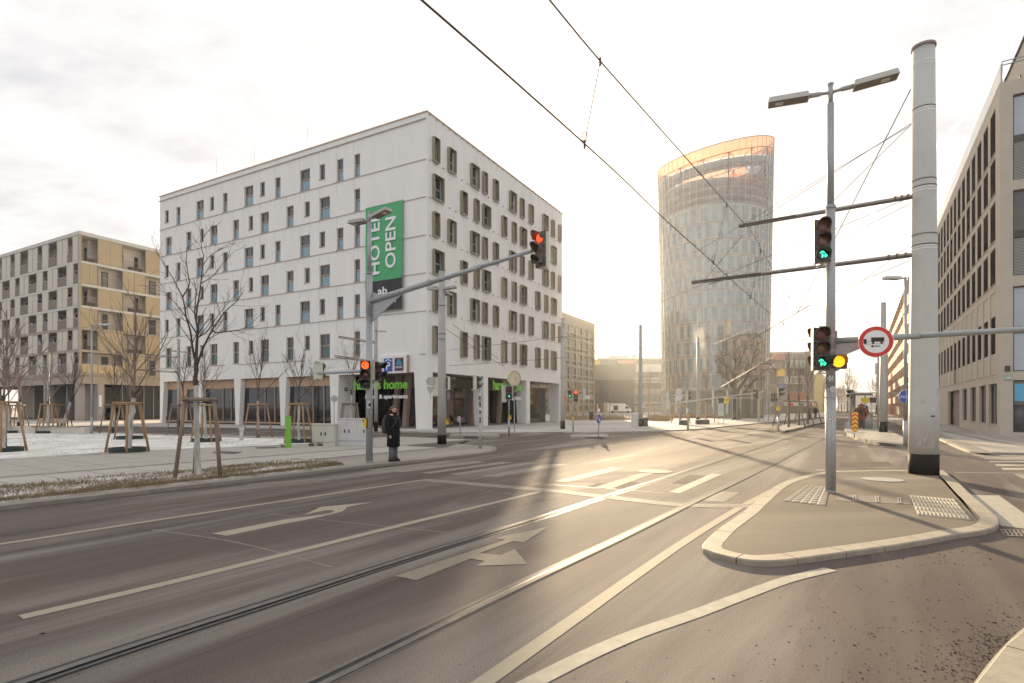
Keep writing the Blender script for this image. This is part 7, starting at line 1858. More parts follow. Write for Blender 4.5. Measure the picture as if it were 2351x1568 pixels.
# ---- bus stop sign, shelters, van
t, Y = post_sign(1648.5, 975.5, 915, 1.3, 'tram stop sign stand with yellow flag before the old tree', 'stop sign', name='stop_sign'); q = 13 / FP * Y
k = MB(); k.tube([(q, 0, 0), (q, 0, ZZ(915, Y) - KH)], .03, 8); k.build('post', M['galv'], t)
k = MB(); k.box(0, q, -.05, 0, ZZ(925, Y) - KH, ZZ(914, Y) - KH); k.build('display', M['b109_frame'], t)
k = MB(); k.box(0, q, -.04, 0, ZZ(941.5, Y) - KH, ZZ(925.6, Y) - KH); k.build('timetable_panel', M['cab_grey'], t)
k = MB(); k.box(0, q, -.04, 0, ZZ(955, Y) - KH, ZZ(942.5, Y) - KH); k.build('map_panel', M['far_mint'], t)
k = MB(); k.box(q + .0, q + .46, -.03, 0, ZZ(926, Y) - KH, ZZ(912.5, Y) - KH); yf = k.build('yellow_flag', M['sign_yellow'], t); inst('letters', fit_text('VERBUND', .36, .12, .003, M['dark_text'], .01), yf, (q + .23, -.035, ZZ(918, Y) - KH), rot=(R_(90), 0, 0))
def shelter(px, pyb, label, w=3.4, h=2.5, rz=0, base_z=KH, d=1.3, roof_only=False):
    p = G(px, pyb, base_z); t = thing('shelter', label, 'shelter', p, rz)
    for x, y in ((0, 0), (w, 0), (0, d), (w, d)):
        k = MB(); k.tube([(x, y, 0), (x, y, h)], .05, 8); k.build('post', M['galv'], t)
    k = MB(); k.box(-.3, w + .3, -.5, d + .1, h, h + .1); k.build('roof', M['grey_paint'], t)
    k = MB(); k.box(.05, w - .05, d - .01, d + .01, .2, h - .1); k.build('glass_panel', M['glass_shelter'], t)
    return t
shelter(1692, 966.8, 'open steel frame shelter in front of the old tree', w=3.6, h=2.6)
t = shelter(1986, 979, 'tram shelter with curved roof on the platform behind the waiting people', w=5.5, h=2.55, rz=R_(57.5), base_z=.14, d=1.0)
t, Y = post_sign(2000, 983, 909, 1.8, 'platform pole with yellow stop flag above the shelter', 'stop sign', .14, name='stop_sign')
k = MB(); k.box(-.75, -.18, -.03, 0, ZZ(929, Y), ZZ(918, Y)); k.build('yellow_flag', M['sign_yellow'], t); k = MB(); k.box(-.12, .32, -.06, 0, ZZ(929, Y), ZZ(917, Y)); k.build('display', M['b109_frame'], t)
V0 = Vector(((1398 - CX) / FP * 148, 148, 0)); van = thing('delivery_van', 'white box van parked before the dark ribbed hall', 'van', V0)
vl = 52 / FP * 148; zt_ = ZZ(926, 148)
k = MB(); k.box(0, vl * .70, 0, 2.1, .55, zt_); k.build('box_body', M['van_white'], van)
prof = [(vl * .70, .5), (vl * .99, .5), (vl * 1.0, 1.15), (vl * .93, 1.35), (vl * .84, 2.05), (vl * .80, 2.25), (vl * .71, 2.3), (vl * .70, 2.3)]
k = MB(); n_p = len(prof); k.add([(x, .1, z) for x, z in prof] + [(x, 2.0, z) for x, z in prof], [tuple(range(n_p)), tuple(range(2 * n_p - 1, n_p - 1, -1))] + [(i, n_p + i, n_p + (i + 1) % n_p, (i + 1) % n_p) for i in range(n_p)]); cb = k.build('cab', M['van_white'], van)
k = MB(); k.add([(vl * .73, .07, 1.3), (vl * .90, .07, 1.3), (vl * .83, .07, 1.95), (vl * .73, .07, 1.95)], [(0, 1, 2, 3)]); k.build('side_window', M['glass_up'], cb)
k = MB(); k.hexa([(vl * .70, .1, 2.3), (vl * .80, .3, 2.25), (vl * .80, 1.8, 2.25), (vl * .70, 2.0, 2.3)], [(vl * .70, .05, zt_), (vl * .72, .3, zt_ - .2), (vl * .72, 1.8, zt_ - .2), (vl * .70, 2.05, zt_)]); k.build('wind_deflector', M['van_white'], van)
k = MB(); k.box(vl * .22, vl * .40, -.02, 0, zt_ - 1.9, zt_ - .6); k.build('side_poster', M['dark_text'], van)
for x in (vl * .16, vl * .84):
    k = MB(); k.tube([(x, -.02, .38), (x, .22, .38)], .38, 18); k.build('wheel', M['tyre'], van)

# ================================================================ OVERHEAD WIRES
def wire(name, pts, r, label, cat='overhead wire', m_='wire', grp=None):
    k = MB(); k.tube(pts, r, 6); o = k.build(name, M[m_]); return tag(o, label, cat, grp)
zc_, zm_ = 5.5, 6.9
def dpt(px, py, z): return P3(px, py, FP * (z - EYE) / (HY - py))
w1 = [(760, -183), (880, -78), (968, 0), (1155, 163), (1340, 328), (1436, 416), (1531, 508), (1637.5, 602.8), (1670, 634.7), (1742, 697.4), (1799, 744), (1815, 757), (1862, 796), (1905, 834)]
w2 = [(1075, -225), (1160, -122), (1262, 0), (1378, 140), (1540, 323), (1704, 508), (1722, 528), (1776, 621.7), (1811, 681.5), (1862, 756), (1893, 802), (1920, 842)]
wire('contact_wire', catmull([dpt(x, y, zc_) for x, y in w1], 3), .0115, 'lower tram contact wire running from top centre down towards the street end')
wire('messenger_wire', catmull([dpt(x, y, zm_) for x, y in w2], 3), .0115, 'upper tram messenger wire above the contact wire')
def dropper(a, b, za, zb, label, m_='wire'):
    A = dpt(*a, za); B = dpt(*b, zb); k = MB(); k.tube([A, B], .006, 5); t = tag(k.build('dropper_wire', M[m_]), label, 'dropper wire', 'droppers between messenger and contact wire')
    for P in (A, B):
        k = MB(); k.tube([P + Vector((0, 0, .05)), P - Vector((0, 0, .07))], .018, 6); k.build('clamp', M['wire'], t)
    k = MB(); P = B + Vector((0, 0, .10)); k.tube([P + Vector((.04 * math.cos(a_), 0, .08 * math.sin(a_))) for a_ in [i * math.pi / 5 for i in range(11)]], .006, 4); k.build('loop', M['wire'], t)
dropper((1378, 140), (1342, 330), zm_, zc_, 'nearest dropper linking the two wires at top centre')
dropper((1668, 470), (1638, 602), zm_, zc_, 'middle dropper in front of the tower crown')
dropper((1747, 576), (1724, 682), zm_, zc_, 'third dropper in front of the tower right edge')
dropper((1811, 681), (1799, 744), zm_, zc_, 'far dropper right of the tower')
def W(a, b, Ya, Yb, label, r=.010, sag=.0, m_='wire'):
    A, B = P3(a[0], a[1], Ya), P3(b[0], b[1], Yb); pts = [A.lerp(B, i / 8) - Vector((0, 0, sag * 4 * (i / 8) * (1 - i / 8))) for i in range(9)]
    return wire('span_wire', pts, r, label)
W((2093, 283), (1755, 497), 13.0, 17.5, 'upper span wire from the thick pole to the first bracket arm', .007)
W((2093, 287), (1590, 583), 13.0, 18.5, 'lower span wire from the thick pole across the tower', .006)
W((2093, 285), (1905, 470), 13.0, 12.0, 'short stay wire from the thick pole to the island mast', .006)
W((2091, 205), (1830, 720), 12.9, 26, 'dark twisted cable falling from the thick pole to the left', .012)
W((2093, 452), (1500, 700), 13.0, 24, 'long thin span wire crossing the tower below the second arm', .007)
W((2093, 466), (1730, 650), 13.0, 24, 'thin stay wire starting below the upper arm', .006)
W((2093, 560), (1920, 690), 13.0, 20, 'thin stay wire starting above the lower arm', .006)
W((2093, 596), (1640, 790), 13.0, 30, 'thin stay wire starting below the lower arm', .006)
W((1655, 888.5), (1860, 770), 45, 33, 'pale slack cable rising in front of the tower foot', .02, m_='clock_rim')
W((1640, 830), (1860, 700), 30, 30, 'pale bracket tube crossing before the tower right of its middle', .022, m_='clock_rim')
W((1705, 540), (1620, 640), 16.4, 17.2, 'short link between the two bracket arm tips', .009)
W((363, 870), (1300, 772), 60, 38, 'long thin span wire across the hotel front, upper', .014, sag=.2)
W((363, 873), (1300, 821), 60, 38, 'long thin span wire across the hotel front, lower', .014, sag=.2)
W((1300, 772), (1560, 796), 38, 60, 'thin wire continuing right from the hotel corner towards the tower, upper', .018)
W((1300, 805), (1560, 812), 38, 60, 'thin wire continuing right from the hotel corner towards the tower, lower', .018)
W((1040, 745), (1145, 825), 25, 30, 'short slanting stay wire right of the corner catenary pole', .01)
W((1018, 752), (1155, 841), 25, 30, 'second slanting stay wire right of the corner catenary pole', .01)
W((1880, 655), (1770, 790), 30, 45, 'thin diagonal stay wire left of the island mast', .010)
W((1540, 796), (2020, 722), 60, 37, 'thin span wire from tower foot to the platform pole', .016)
W((1900, 808), (2020, 790), 60, 40, 'thin span wire above the street, behind the round sign', .02)
for i, (y, Y) in enumerate(((822, 55), (846, 75), (864, 100), (880, 140))):
    W((1920, y + 2), (2060, y - 3), Y, Y, 'thin cross wire number %s over the far street' % ('one', 'two', 'three', 'four')[i] if False else ('nearest', 'second', 'third', 'farthest')[i] + ' thin cross wire hung over the far street', .02)
# ================================================================ TREES
def grow(k, p, d, L, r, depth, cfg, rnd):
    segs = 4 if depth < 3 else 3; pts = [p.copy()]; rs = [r]; q = p.copy(); dd = d.copy(); kids = []
    r1 = r * (cfg.get('taper', .45) if depth < cfg['levels'] else .3)
    for i in range(segs):
        j = Vector((rnd.uniform(-1, 1), rnd.uniform(-1, 1), rnd.uniform(-.6, 1))) * cfg['wig']
        dd = (dd + j + Vector((0, 0, cfg['up']))).normalized(); q = q + dd * (L / segs); pts.append(q.copy())
        f = (i + 1) / segs; rs.append(r + (r1 - r) * f); kids.append((q.copy(), dd.copy(), rs[-1], f))
    k.tube(pts, rs, 7 if depth == 0 else (5 if depth == 1 else (4 if depth == 2 else 3)), cap=False)
    if depth >= cfg['levels']: return
    n = cfg['kids'][depth]
    for i in range(n):
        f = cfg['start'] + (1 - cfg['start']) * (i + rnd.random()) / n if depth else .25 + .75 * (i + rnd.random()) / n
        x = f * segs; a = min(int(x), segs - 1); pp = pts[a].lerp(pts[a + 1], x - a); base = (pts[a + 1] - pts[a]).normalized()
        az = rnd.uniform(0, 6.283); side = base.orthogonal().normalized(); side.rotate(Matrix.Rotation(az, 3, base))
        ang = cfg['ang'] * rnd.uniform(.7, 1.25); nd = (base * math.cos(ang) + side * math.sin(ang)).normalized()
        rr_ = (rs[a] + (rs[a + 1] - rs[a]) * (x - a)) * rnd.uniform(.5, .72)
        grow(k, pp, nd, L * cfg['ratio'] * rnd.uniform(.7, 1.2) * (1.15 - .5 * f), max(rr_, cfg['rmin']), depth + 1, cfg, rnd)
def young_tree(label, p, H, trunk_h, r, seed, limbs=8, spread=.5, cat='tree', lime=2.0, twig='twig', lean=(0, 0), ang=.6, levels=3, kids=(5, 4, 3), rmin=.004, group=None, up=.16, leader=True, base=0.0, foot_dark=False, bark_m='bark'):
    rnd = random.Random(seed); t = thing('young_tree', label, cat, p, 0, group)
    lx, ly = lean; k = MB(); n = 9; pts = []; rs = []
    for i in range(n + 1):
        f = i / n; z = trunk_h * f; pts.append(Vector((lx * f + .02 * rnd.uniform(-1, 1), ly * f + .02 * rnd.uniform(-1, 1), z))); rs.append(r * (1.15 - .35 * f) * rnd.uniform(.95, 1.06))
    li = max(1, min(n - 1, round(lime / trunk_h * n))) if lime else 0
    if li:
        k.tube(pts[:li + 1], rs[:li + 1], 12, cap=False); k.build('limewashed_trunk', M['lime'], t, smooth=True)
    k = MB(); k.tube(pts[li:], rs[li:], 12, cap=False); k.build('trunk', M[bark_m], t, smooth=True)
    if foot_dark:
        k = MB(); k.lathe([(r * 1.35, 0), (r * 1.3, .38)], 10); k.build('trunk_guard', M['b109_frame'], t)
    top = pts[-1]; k = MB(); cfg = dict(levels=levels, kids=kids, start=.15, ratio=.55, ang=ang, wig=.12, up=up, rmin=rmin, taper=.4)
    h = H - trunk_h
    for i in range(limbs):
        f = (i + .3 * rnd.random()) / limbs; z0 = top + Vector((0, 0, -.05)) if not leader else top + Vector((0, 0, h * .62 * f - .1))
        az = i * 2.4 + rnd.uniform(-.4, .4); a = spread * rnd.uniform(.75, 1.2) * (1 if not leader else 1.1 - .35 * f)
        d = Vector((math.cos(az) * math.sin(a), math.sin(az) * math.sin(a), math.cos(a)))
        grow(k, z0, d, (h * (1.0 - .6 * f if leader else rnd.uniform(.75, 1.0))) * .8, r * (.33 - .12 * f), 1, cfg, rnd)
    if leader: grow(k, top, Vector((lx * .1, ly * .1, 1)).normalized(), h, r * .5, 1, dict(cfg, up=.25, kids=(5, 6, 3, 2)), rnd)
    k.build('crown', M[twig], t); return t
def tree_support(label, p, H, half, mat_='stake', ring=False, rz=0.2, r=.04, group=None, three=False, lean=.16, bar_r=.04):
    t = thing('tree_support', label, 'tree stakes', p, rz, group)
    cs = [(-1, -1), (1, -1), (1, 1), (-1, 1)][:3 if three else 4]
    if three: cs = [(-1, -.6), (1, -.7), (-.75, .9)]
    tops = []
    for sx, sy in cs:
        b = Vector((sx * (half + lean), sy * (half + lean), 0)); a = Vector((sx * half * .85, sy * half * .85, H)); tops.append(a)
        k = MB(); k.tube([b, b.lerp(a, .5), a], [r * 1.05, r, r], 10); k.build('stake', M[mat_], t, smooth=True)
    m = len(tops)
    for i in range(m):
        a, b = tops[i], tops[(i + 1) % m]; d = (b - a).normalized()
        k = MB(); k.tube([a - d * .07 - Vector((0, 0, .03)), b + d * .07 - Vector((0, 0, .03))], bar_r, 10); k.build('crossbar', M[mat_], t, smooth=True)
    k = MB(); k.tube([Vector((-half * .85, 0, H - .10)), Vector((half * .85, 0, H - .10))], .012, 5); k.build('tie_strap', M['black'], t)
    if ring:
        R = half + lean + .12; k = MB(); n = 24; vs = []
        for rr_ in (R, R - .05):
            for z in (0, .15):
                for j in range(n): a = 2 * math.pi * j / n; vs.append((rr_ * math.cos(a), rr_ * math.sin(a), z))
        fs = []
        for j in range(n):
            j2 = (j + 1) % n; fs += [(j, j2, n + j2, n + j), (2 * n + j2, 2 * n + j, 3 * n + j, 3 * n + j2), (n + j, n + j2, 3 * n + j2, 3 * n + j)]
        k.add(vs, fs); k.build('watering_ring', mat('dark_green_ring', (.018, .035, .03), .5), t)
    return t
# ---- the foreground tree
rnd = random.Random(21)
p = G(455, 1094.5, KH); YF = p.y; t = thing('street_tree', 'bare young street tree with limewashed trunk on the grass verge at left', 'tree', Vector((p.x, p.y, KH)))
def ft(px, py, dy=0.0): q = P3(px, py, YF + dy); return q - Vector((p.x, p.y, KH))
k = MB(); tp = [ft(455, 1096), ft(453, 1050), ft(452, 1000), ft(451, 950), ft(450, 905), ft(450, 884)]; k.tube(tp, [.075, .062, .056, .054, .052, .052], 16, cap=False); k.build('limewashed_trunk', M['lime'], t, smooth=True)
k = MB(); tp = [ft(450, 886), ft(449, 876), ft(448, 868), ft(450, 858), ft(451, 848), ft(450, 840), ft(450, 828)]; k.tube(tp, [.052, .062, .046, .043, .052, .045, .041], 14, cap=False); k.build('trunk', M['bark'], t, smooth=True)
k = MB(); cfg = dict(levels=4, kids=(4, 3, 2, 2), start=.2, ratio=.52, ang=.55, wig=.16, up=.05, rmin=.0028, taper=.35)
def limb(pts, r0, r1, twigs, seed, dys=None, L=.75):
    rr = random.Random(seed); P = catmull([ft(x, y, (dys or (0,) * 9)[i]) for i, (x, y) in enumerate(pts)], 4); n = len(P); R = [r0 + (r1 - r0) * (i / (n - 1)) ** .8 for i in range(n)]
    k.tube(P, R, 8, cap=False)
    for i in range(twigs):
        f = .18 + .82 * (i + rr.random()) / twigs; x = f * (n - 1); a = min(int(x), n - 2); pp = P[a].lerp(P[a + 1], x - a); base = (P[a + 1] - P[a]).normalized()
        side = base.orthogonal().normalized(); side.rotate(Matrix.Rotation(rr.uniform(0, 6.283), 3, base)); an = .65 * rr.uniform(.6, 1.3)
        grow(k, pp, (base * math.cos(an) + side * math.sin(an)).normalized(), L * rr.uniform(.6, 1.25) * (1.15 - .45 * f), max(R[a] * .5, .005), 2, cfg, rr)
limb([(450, 830), (452, 790), (453, 772), (454, 750), (450, 735), (454, 700), (460, 660), (464, 620), (468, 585)], .038, .007, 9, 1, dys=(0, 0, 0, .05, .1, .1, .15, .1, .1))
limb([(450, 828), (446, 820), (441, 790), (437, 760), (428, 730), (424, 705), (419, 680)], .030, .012, 5, 2, dys=(0, 0, -.1, -.15, -.2, -.25, -.3))
limb([(419, 682), (434, 655), (432, 630), (428, 600), (430, 565)], .016, .005, 5, 3, dys=(-.3, -.35, -.4, -.4, -.4), L=.6)
limb([(419, 682), (405, 655), (392, 630), (375, 605), (357, 575)], .015, .004, 6, 4, dys=(-.3, -.3, -.25, -.2, -.2), L=.6)
limb([(451, 765), (438, 745), (425, 725), (402, 695), (380, 675), (362, 655)], .018, .004, 8, 5, dys=(0, .1, .2, .35, .5, .6), L=.6)
limb([(452, 840), (462, 810), (473, 785), (487, 758), (500, 738), (520, 712), (545, 690), (560, 665)], .028, .005, 9, 6, dys=(0, -.1, -.15, -.2, -.25, -.3, -.3, -.3), L=.65)
limb([(487, 758), (500, 764), (525, 760), (550, 757), (575, 745), (592, 728)], .016, .004, 7, 7, dys=(-.2, -.2, -.25, -.3, -.3, -.3), L=.5)
limb([(454, 775), (470, 765), (485, 748), (500, 725), (520, 700), (548, 668)], .016, .0035, 7, 8, dys=(0, .15, .3, .4, .5, .6), L=.6)
limb([(453, 752), (447, 720), (449, 690), (450, 665), (444, 640)], .020, .006, 6, 9, dys=(0, .1, .2, .3, .4), L=.6)
limb([(468, 587), (462, 565), (468, 545), (478, 530)], .010, .003, 5, 10, L=.5)
limb([(465, 610), (480, 590), (500, 575), (528, 558)], .009, .003, 5, 11, L=.45)
limb([(462, 650), (480, 640), (498, 625), (516, 600), (540, 575)], .012, .003, 6, 12, L=.5)
k.build('crown', M['twig'], t)
tp_ = tree_support('three tall weathered stakes with thick crossbars round the foreground tree', Vector((p.x + .12, p.y, KH)), 1.78, .36, 'stake_old', rz=R_(8), r=.041, three=True, lean=.12, bar_r=.044)
# ---- young trees on the left
def spot(px, pyb, z=KH + .03): return G(px, pyb, z)
LT = [
 (7.4, 1036.5, 5.0, 1.95, .075, 31, 'birch like young tree with black watering ring at the left frame edge', True, 1.75, 'twig_red', (0, 0), 'first pair of stakes from the left, standing in a black ring on the snow'),
 (292.6, 1037, 5.3, 2.1, .085, 32, 'large birch like young tree with white trunk and black ring on the snow', True, 1.72, 'twig_red', (.25, 0), 'orange brown stakes in the largest black ring on the snowy lawn'),
 (298, 1008, 4.6, 1.9, .06, 33, 'thin young tree standing right behind the large ringed tree', True, 1.72, 'twig_red', (.05, 0), 'stakes partly hidden behind the largest ringed tree'),
 (110.6, 994.5, 4.9, 1.9, .07, 34, 'young tree with stakes in front of the wooden bench', True, 1.75, 'twig_pale', (0, 0), 'yellowish stakes in a ring in front of the wooden bench'),
 (20, 994, 4.4, 1.9, .06, 35, 'young tree behind the low wall near the left frame edge', True, 1.7, 'twig_red', (0, 0), 'stakes behind the low wall near the left frame edge'),
 (43.5, 979.5, 5.0, 2.2, .10, 36, 'young tree before the second concrete column of the apartment block', False, 1.75, 'twig_pale', (.1, 0), 'stakes before the second concrete column of the apartment block'),
 (143.5, 981.5, 5.2, 2.2, .10, 37, 'leaning young tree before the parked bicycles', False, 1.75, 'twig', (.7, 0), 'stakes round the leaning tree before the bicycles'),
 (260, 994.5, 4.6, 2.1, .06, 38, 'slender young tree with forked top left of the large ringed tree', False, 1.72, 'twig', (.1, 0), 'stakes round the slender forked tree'),
 (414.5, 999, 4.8, 2.1, .06, 39, 'young tree in front of the first tan shopfront panel of the hotel', False, 1.72, 'twig', (.15, 0), 'weathered stakes before the first tan shopfront'),
 (473.5, 1014, 4.1, 2.0, .055, 40, 'small white stemmed tree with ring just right of the foreground tree', True, 1.68, 'twig_red', (-.1, 0), 'orange stakes in a ring just right of the foreground tree'),
 (592, 1004.5, 5.1, 2.1, .06, 41, 'young tree in front of the third hotel shopfront', False, 1.72, 'twig', (0, 0), 'stakes before the third hotel shopfront'),
 (686, 1016, 4.1, 1.9, .055, 42, 'young bushy topped tree with ring beside the green post', True, 1.72, 'twig', (0, 0), 'orange stakes in a ring beside the green post'),
 (803, 1008, 4.9, 2.4, .055, 43, 'young tree rising behind the grey utility cabinet', False, 1.75, 'twig_pale', (.1, 0), 'stakes rising behind the grey utility cabinet'),
]
for px, py, H, th_, r, sd, lab, ring, sh_, tw, ln, lab2 in LT:
    q = spot(px, py)
    dense = tw == 'twig_red'
    young_tree(lab, q, H, th_, r, sd, limbs=9 if dense else 6, spread=.8 if dense else .65, lime=th_ * .95, twig=tw, lean=ln, ang=.5, levels=3 if dense else 4, kids=(3, 4, 3, 2) if dense else (3, 4, 3, 2), up=.13 if dense else .09, rmin=.0038, foot_dark=not ring)
    tree_support(lab2, q, sh_, .30 if ring else .34, 'stake' if ring or px in (592,) else 'stake_old', ring=ring, rz=random.uniform(-.4, .5), r=.036, lean=.14, bar_r=.042)
# trees right of the hotel and on the tree island
RT = [(1848 - 0, 981, 5.0, 'young bare tree on the tree island, left one of three'), (1873 + 7, 976.5, 4.6, 'young bare tree on the tree island, middle one of three'), (1906 - 0, 971.8, 4.4, 'young bare tree on the tree island, right one of three, half behind the mast')]
RT = [(2400 + 490 * .1913, 1080 + 1410 * .1913, 5.8, 'young bare tree on the tree island, left one of three'), (2400 + 660 * .1913, 1080 + 1378 * .1913, 5.8, 'young bare tree on the tree island, middle one of three'), (2400 + 805 * .1913, 1080 + 1355 * .1913, 5.6, 'young bare tree on the tree island, right one of three')]
for i, (sx, sy, H, lab) in enumerate(RT):
    px, py = sx / 1.3773, sy / 1.3773; q = G(px, py, .13)
    young_tree(lab, q, H, 2.6, .08, 60 + i, limbs=7, spread=.45, lime=0, twig='twig_red', ang=.45, levels=3, kids=(3, 4, 3), rmin=.010)
    tree_support('tall stakes around the %s tree of the tree island' % ('left', 'middle', 'right')[i], q, 2.05, .55, 'stake_old', rz=.3, r=.045, lean=.25)
for i, (px, py, H, lab) in enumerate(((1326, 963, 5.0, 'thin young tree right of the hotel behind the walking man light'), (1311, 962, 4.6, 'thin young tree closest to the right end of the hotel'), (1372, 960.5, 5.0, 'thin young tree behind the blue arrow sign'), (1490, 963, 6.0, 'young tree just right of the tall catenary pole'), (1549, 960.5, 6.0, 'young tree before the left edge of the tower'), (1621, 969, 5.6, 'young tree with flower tub before the tower'), (1563, 972.0, 5.5, 'young tree beside the two pale round signs'), (1400, 957, 4.5, 'thin young tree in front of the white van'))):
    q = G(px, py, KH); young_tree(lab, q, H, 2.4, .09, 80 + i, limbs=7, spread=.4, lime=2.2, twig='twig_pale', ang=.45, levels=3, kids=(3, 4, 3), rmin=.014)
    tree_support('pale stakes of the ' + lab, q, 2.0, .42, 'stake', rz=.5, r=.05, lean=.2)
# the old tree in front of the tower
q = G(1692, 964, KH); q = Vector(((1692 - CX) / FP * 72, 72, KH)); t = thing('old_tree', 'large gnarled bare tree in front of the round tower', 'tree', q); rr = random.Random(5)
def ot(px, py, dy=0.0): return P3(px, py, 72 + dy) - q
k = MB(); k.tube([ot(1692, 966), ot(1692, 945), ot(1690, 925), ot(1689, 905)], [.55, .38, .34, .36], 14, cap=False); k.build('trunk', M['bark'], t, smooth=True)
k = MB(); cfg = dict(levels=4, kids=(4, 4, 3, 3), start=.2, ratio=.55, ang=.75, wig=.28, up=.02, rmin=.011, taper=.4)
def olimb(pts, r0, r1, tw, L, dy=0.0):
    P = catmull([ot(x, y, dy * i) for i, (x, y) in enumerate(pts)], 4); n = len(P); R = [r0 + (r1 - r0) * i / (n - 1) for i in range(n)]; k.tube(P, R, 8, cap=False)
    for i in range(tw):
        f = .2 + .8 * (i + rr.random()) / tw; x = f * (n - 1); a = min(int(x), n - 2); pp = P[a].lerp(P[a + 1], x - a); base = (P[a + 1] - P[a]).normalized()
        side = base.orthogonal().normalized(); side.rotate(Matrix.Rotation(rr.uniform(0, 6.283), 3, base)); an = .8 * rr.uniform(.6, 1.3)
        grow(k, pp, (base * math.cos(an) + side * math.sin(an)).normalized(), L * rr.uniform(.6, 1.25) * (1.15 - .4 * f), max(R[a] * .42, .018), 1, cfg, rr)
olimb([(1690, 908), (1686, 885), (1685, 860), (1688, 835), (1686, 805), (1690, 782)], .26, .035, 18, 1.7)
olimb([(1690, 905), (1698, 890), (1712, 872), (1722, 850), (1728, 825), (1736, 800), (1742, 782)], .24, .03, 17, 1.6, .3)
olimb([(1690, 915), (1704, 905), (1722, 885), (1738, 868), (1756, 850), (1776, 845)], .17, .03, 12, 1.5, -.3)
olimb([(1688, 900), (1676, 880), (1668, 860), (1664, 838), (1658, 815), (1662, 790)], .17, .03, 15, 1.6, -.25)
olimb([(1686, 885), (1672, 872), (1660, 862), (1648, 845), (1642, 826)], .11, .025, 12, 1.4, .3)
olimb([(1688, 850), (1700, 830), (1708, 805), (1712, 780)], .11, .025, 12, 1.4, -.4)
olimb([(1725, 850), (1745, 838), (1765, 835), (1780, 850), (1778, 862)], .12, .03, 7, 1.2, .2)
k.build('crown', M['twig'], t)
# street trees far down
for i, (px, Y, H, lab) in enumerate(((1946, 190, 15, 'bare street tree far down the street, nearest of the row'), (1932, 230, 11, 'bare street tree far down the street left of the road'), (1956, 260, 16, 'bare street tree far down the street beside the far signal'), (1924, 200, 9, 'dense low bare tree behind the island mast'), (2012, 120, 8.5, 'slim bare tree behind the platform poles'), (1939, 300, 12, 'bare street tree at the far end of the row'))):
    q = Vector(((px - CX) / FP * Y, Y, 0)); young_tree(lab, q, H, H * .25, H * .02, 100 + i, limbs=9, spread=.5, lime=0, twig='twig_pale', ang=.55, levels=3, kids=(4, 5, 4), rmin=.035, up=.15)
# twiggy planting on the plaza
def scrub(name, spots, h, m_, n=60, seed=1):
    rr = random.Random(seed); k = MB()
    for px, py, w in spots:
        c = G(px, py, KH)
        for i in range(n):
            a = rr.uniform(0, 6.283); l = rr.random() ** .5; b = c + Vector((math.cos(a) * w * l, math.sin(a) * w * l * .6, 0)); d = Vector((rr.uniform(-.5, .5), rr.uniform(-.5, .5), 1)).normalized() * h * rr.uniform(.4, 1.1); s = Vector((.012, 0, 0)) * (c.y / 30)
            k.add([b - s, b + s, b + d], [(0, 1, 2)])
    return tag(k.build(name, M[m_]), kind='stuff')
scrub('dry_planting', [(x, 963.5 + random.uniform(-2, 2), 1.2) for x in range(1300, 1440, 7)] + [(x, 962 + random.uniform(-2, 2), 1.0) for x in range(1492, 1530, 5)] + [(x, 960, 1.3) for x in range(1540, 1740, 8)], .8, 'bush_dry', 70, 2)
scrub('dry_planting', [(1512, 966, 1.1), (1520, 967, 1.0), (1500, 966, 1.0)], .7, 'bush_dry', 120, 3)
scrub('weeds', [(734, 1024.6, .10), (812, 1022.6, .22), (818, 1022.6, .2), (789, 1023, .12), (653, 1028, .22), (715, 1025, .12)], .22, 'hedge', 60, 4)
scrub('weeds', [(x, 1021, .10) for x in range(774, 842, 9)], .10, 'hedge', 22, 5)
k = MB(); k.prism(poly([(1300, 961), (1440, 958), (1440, 953), (1300, 955)], KH), KH, KH + .02); o = k.build('snow_patch', M['lawn']); o['kind'] = 'structure'
k = MB(); k.prism(poly([(1470, 962.5), (1700, 957), (1700, 952), (1470, 954)], KH), KH, KH + .02); o = k.build('snow_patch', M['lawn']); o['kind'] = 'structure'
for i, (x0, x1, y, l) in enumerate(((1603, 1612, 974.5, 'dark flower tub by the young tree before the tower, left'), (1614, 1629, 974, 'dark flower tub by the young tree before the tower, right'), (1565, 1571, 976, 'dark flower tub beside the two round signs'), (1574, 1580, 976, 'second dark flower tub right of the two round signs'))):
    a, b = G(x0, y, KH), G(x1, y, KH); t = thing('planter', l, 'planter', a); w = b.x - a.x
    k = MB(); k.box(0, w, 0, .8, 0, .40); k.build('box', M['b109_frame'], t); k = MB(); k.box(.05, w - .05, .05, .75, .40, .46); k.build('snow_cover', M['white_text'], t)

# ================================================================ PEOPLE
def er(cx, cy, z, rx, ry, n=20, tilt=0.0): return [(cx + rx * math.cos(2 * math.pi * j / n), cy + ry * math.sin(2 * math.pi * j / n), z + tilt * math.cos(2 * math.pi * j / n)) for j in range(n)]
def skin_body(name, verts, edges, radii, root, m_, parent):
    me = bpy.data.meshes.new(name); me.from_pydata(verts, edges, []); o = bpy.data.objects.new(name, me); COL.objects.link(o)
    md = o.modifiers.new('skin', 'SKIN'); sv = me.skin_vertices[0].data
    for i, r in enumerate(radii): sv[i].radius = r if isinstance(r, tuple) else (r, r); sv[i].use_root = (i == root)
    sub = o.modifiers.new('sub', 'SUBSURF'); sub.levels = 2; sub.render_levels = 2
    dg = bpy.context.evaluated_depsgraph_get(); ev = o.evaluated_get(dg); m2 = bpy.data.meshes.new_from_object(ev)
    o.modifiers.clear(); o.data = m2; m2.materials.clear(); m2.materials.append(m_); m2.polygons.foreach_set('use_smooth', [True] * len(m2.polygons)); o.parent = parent
    bpy.data.meshes.remove(me); return o
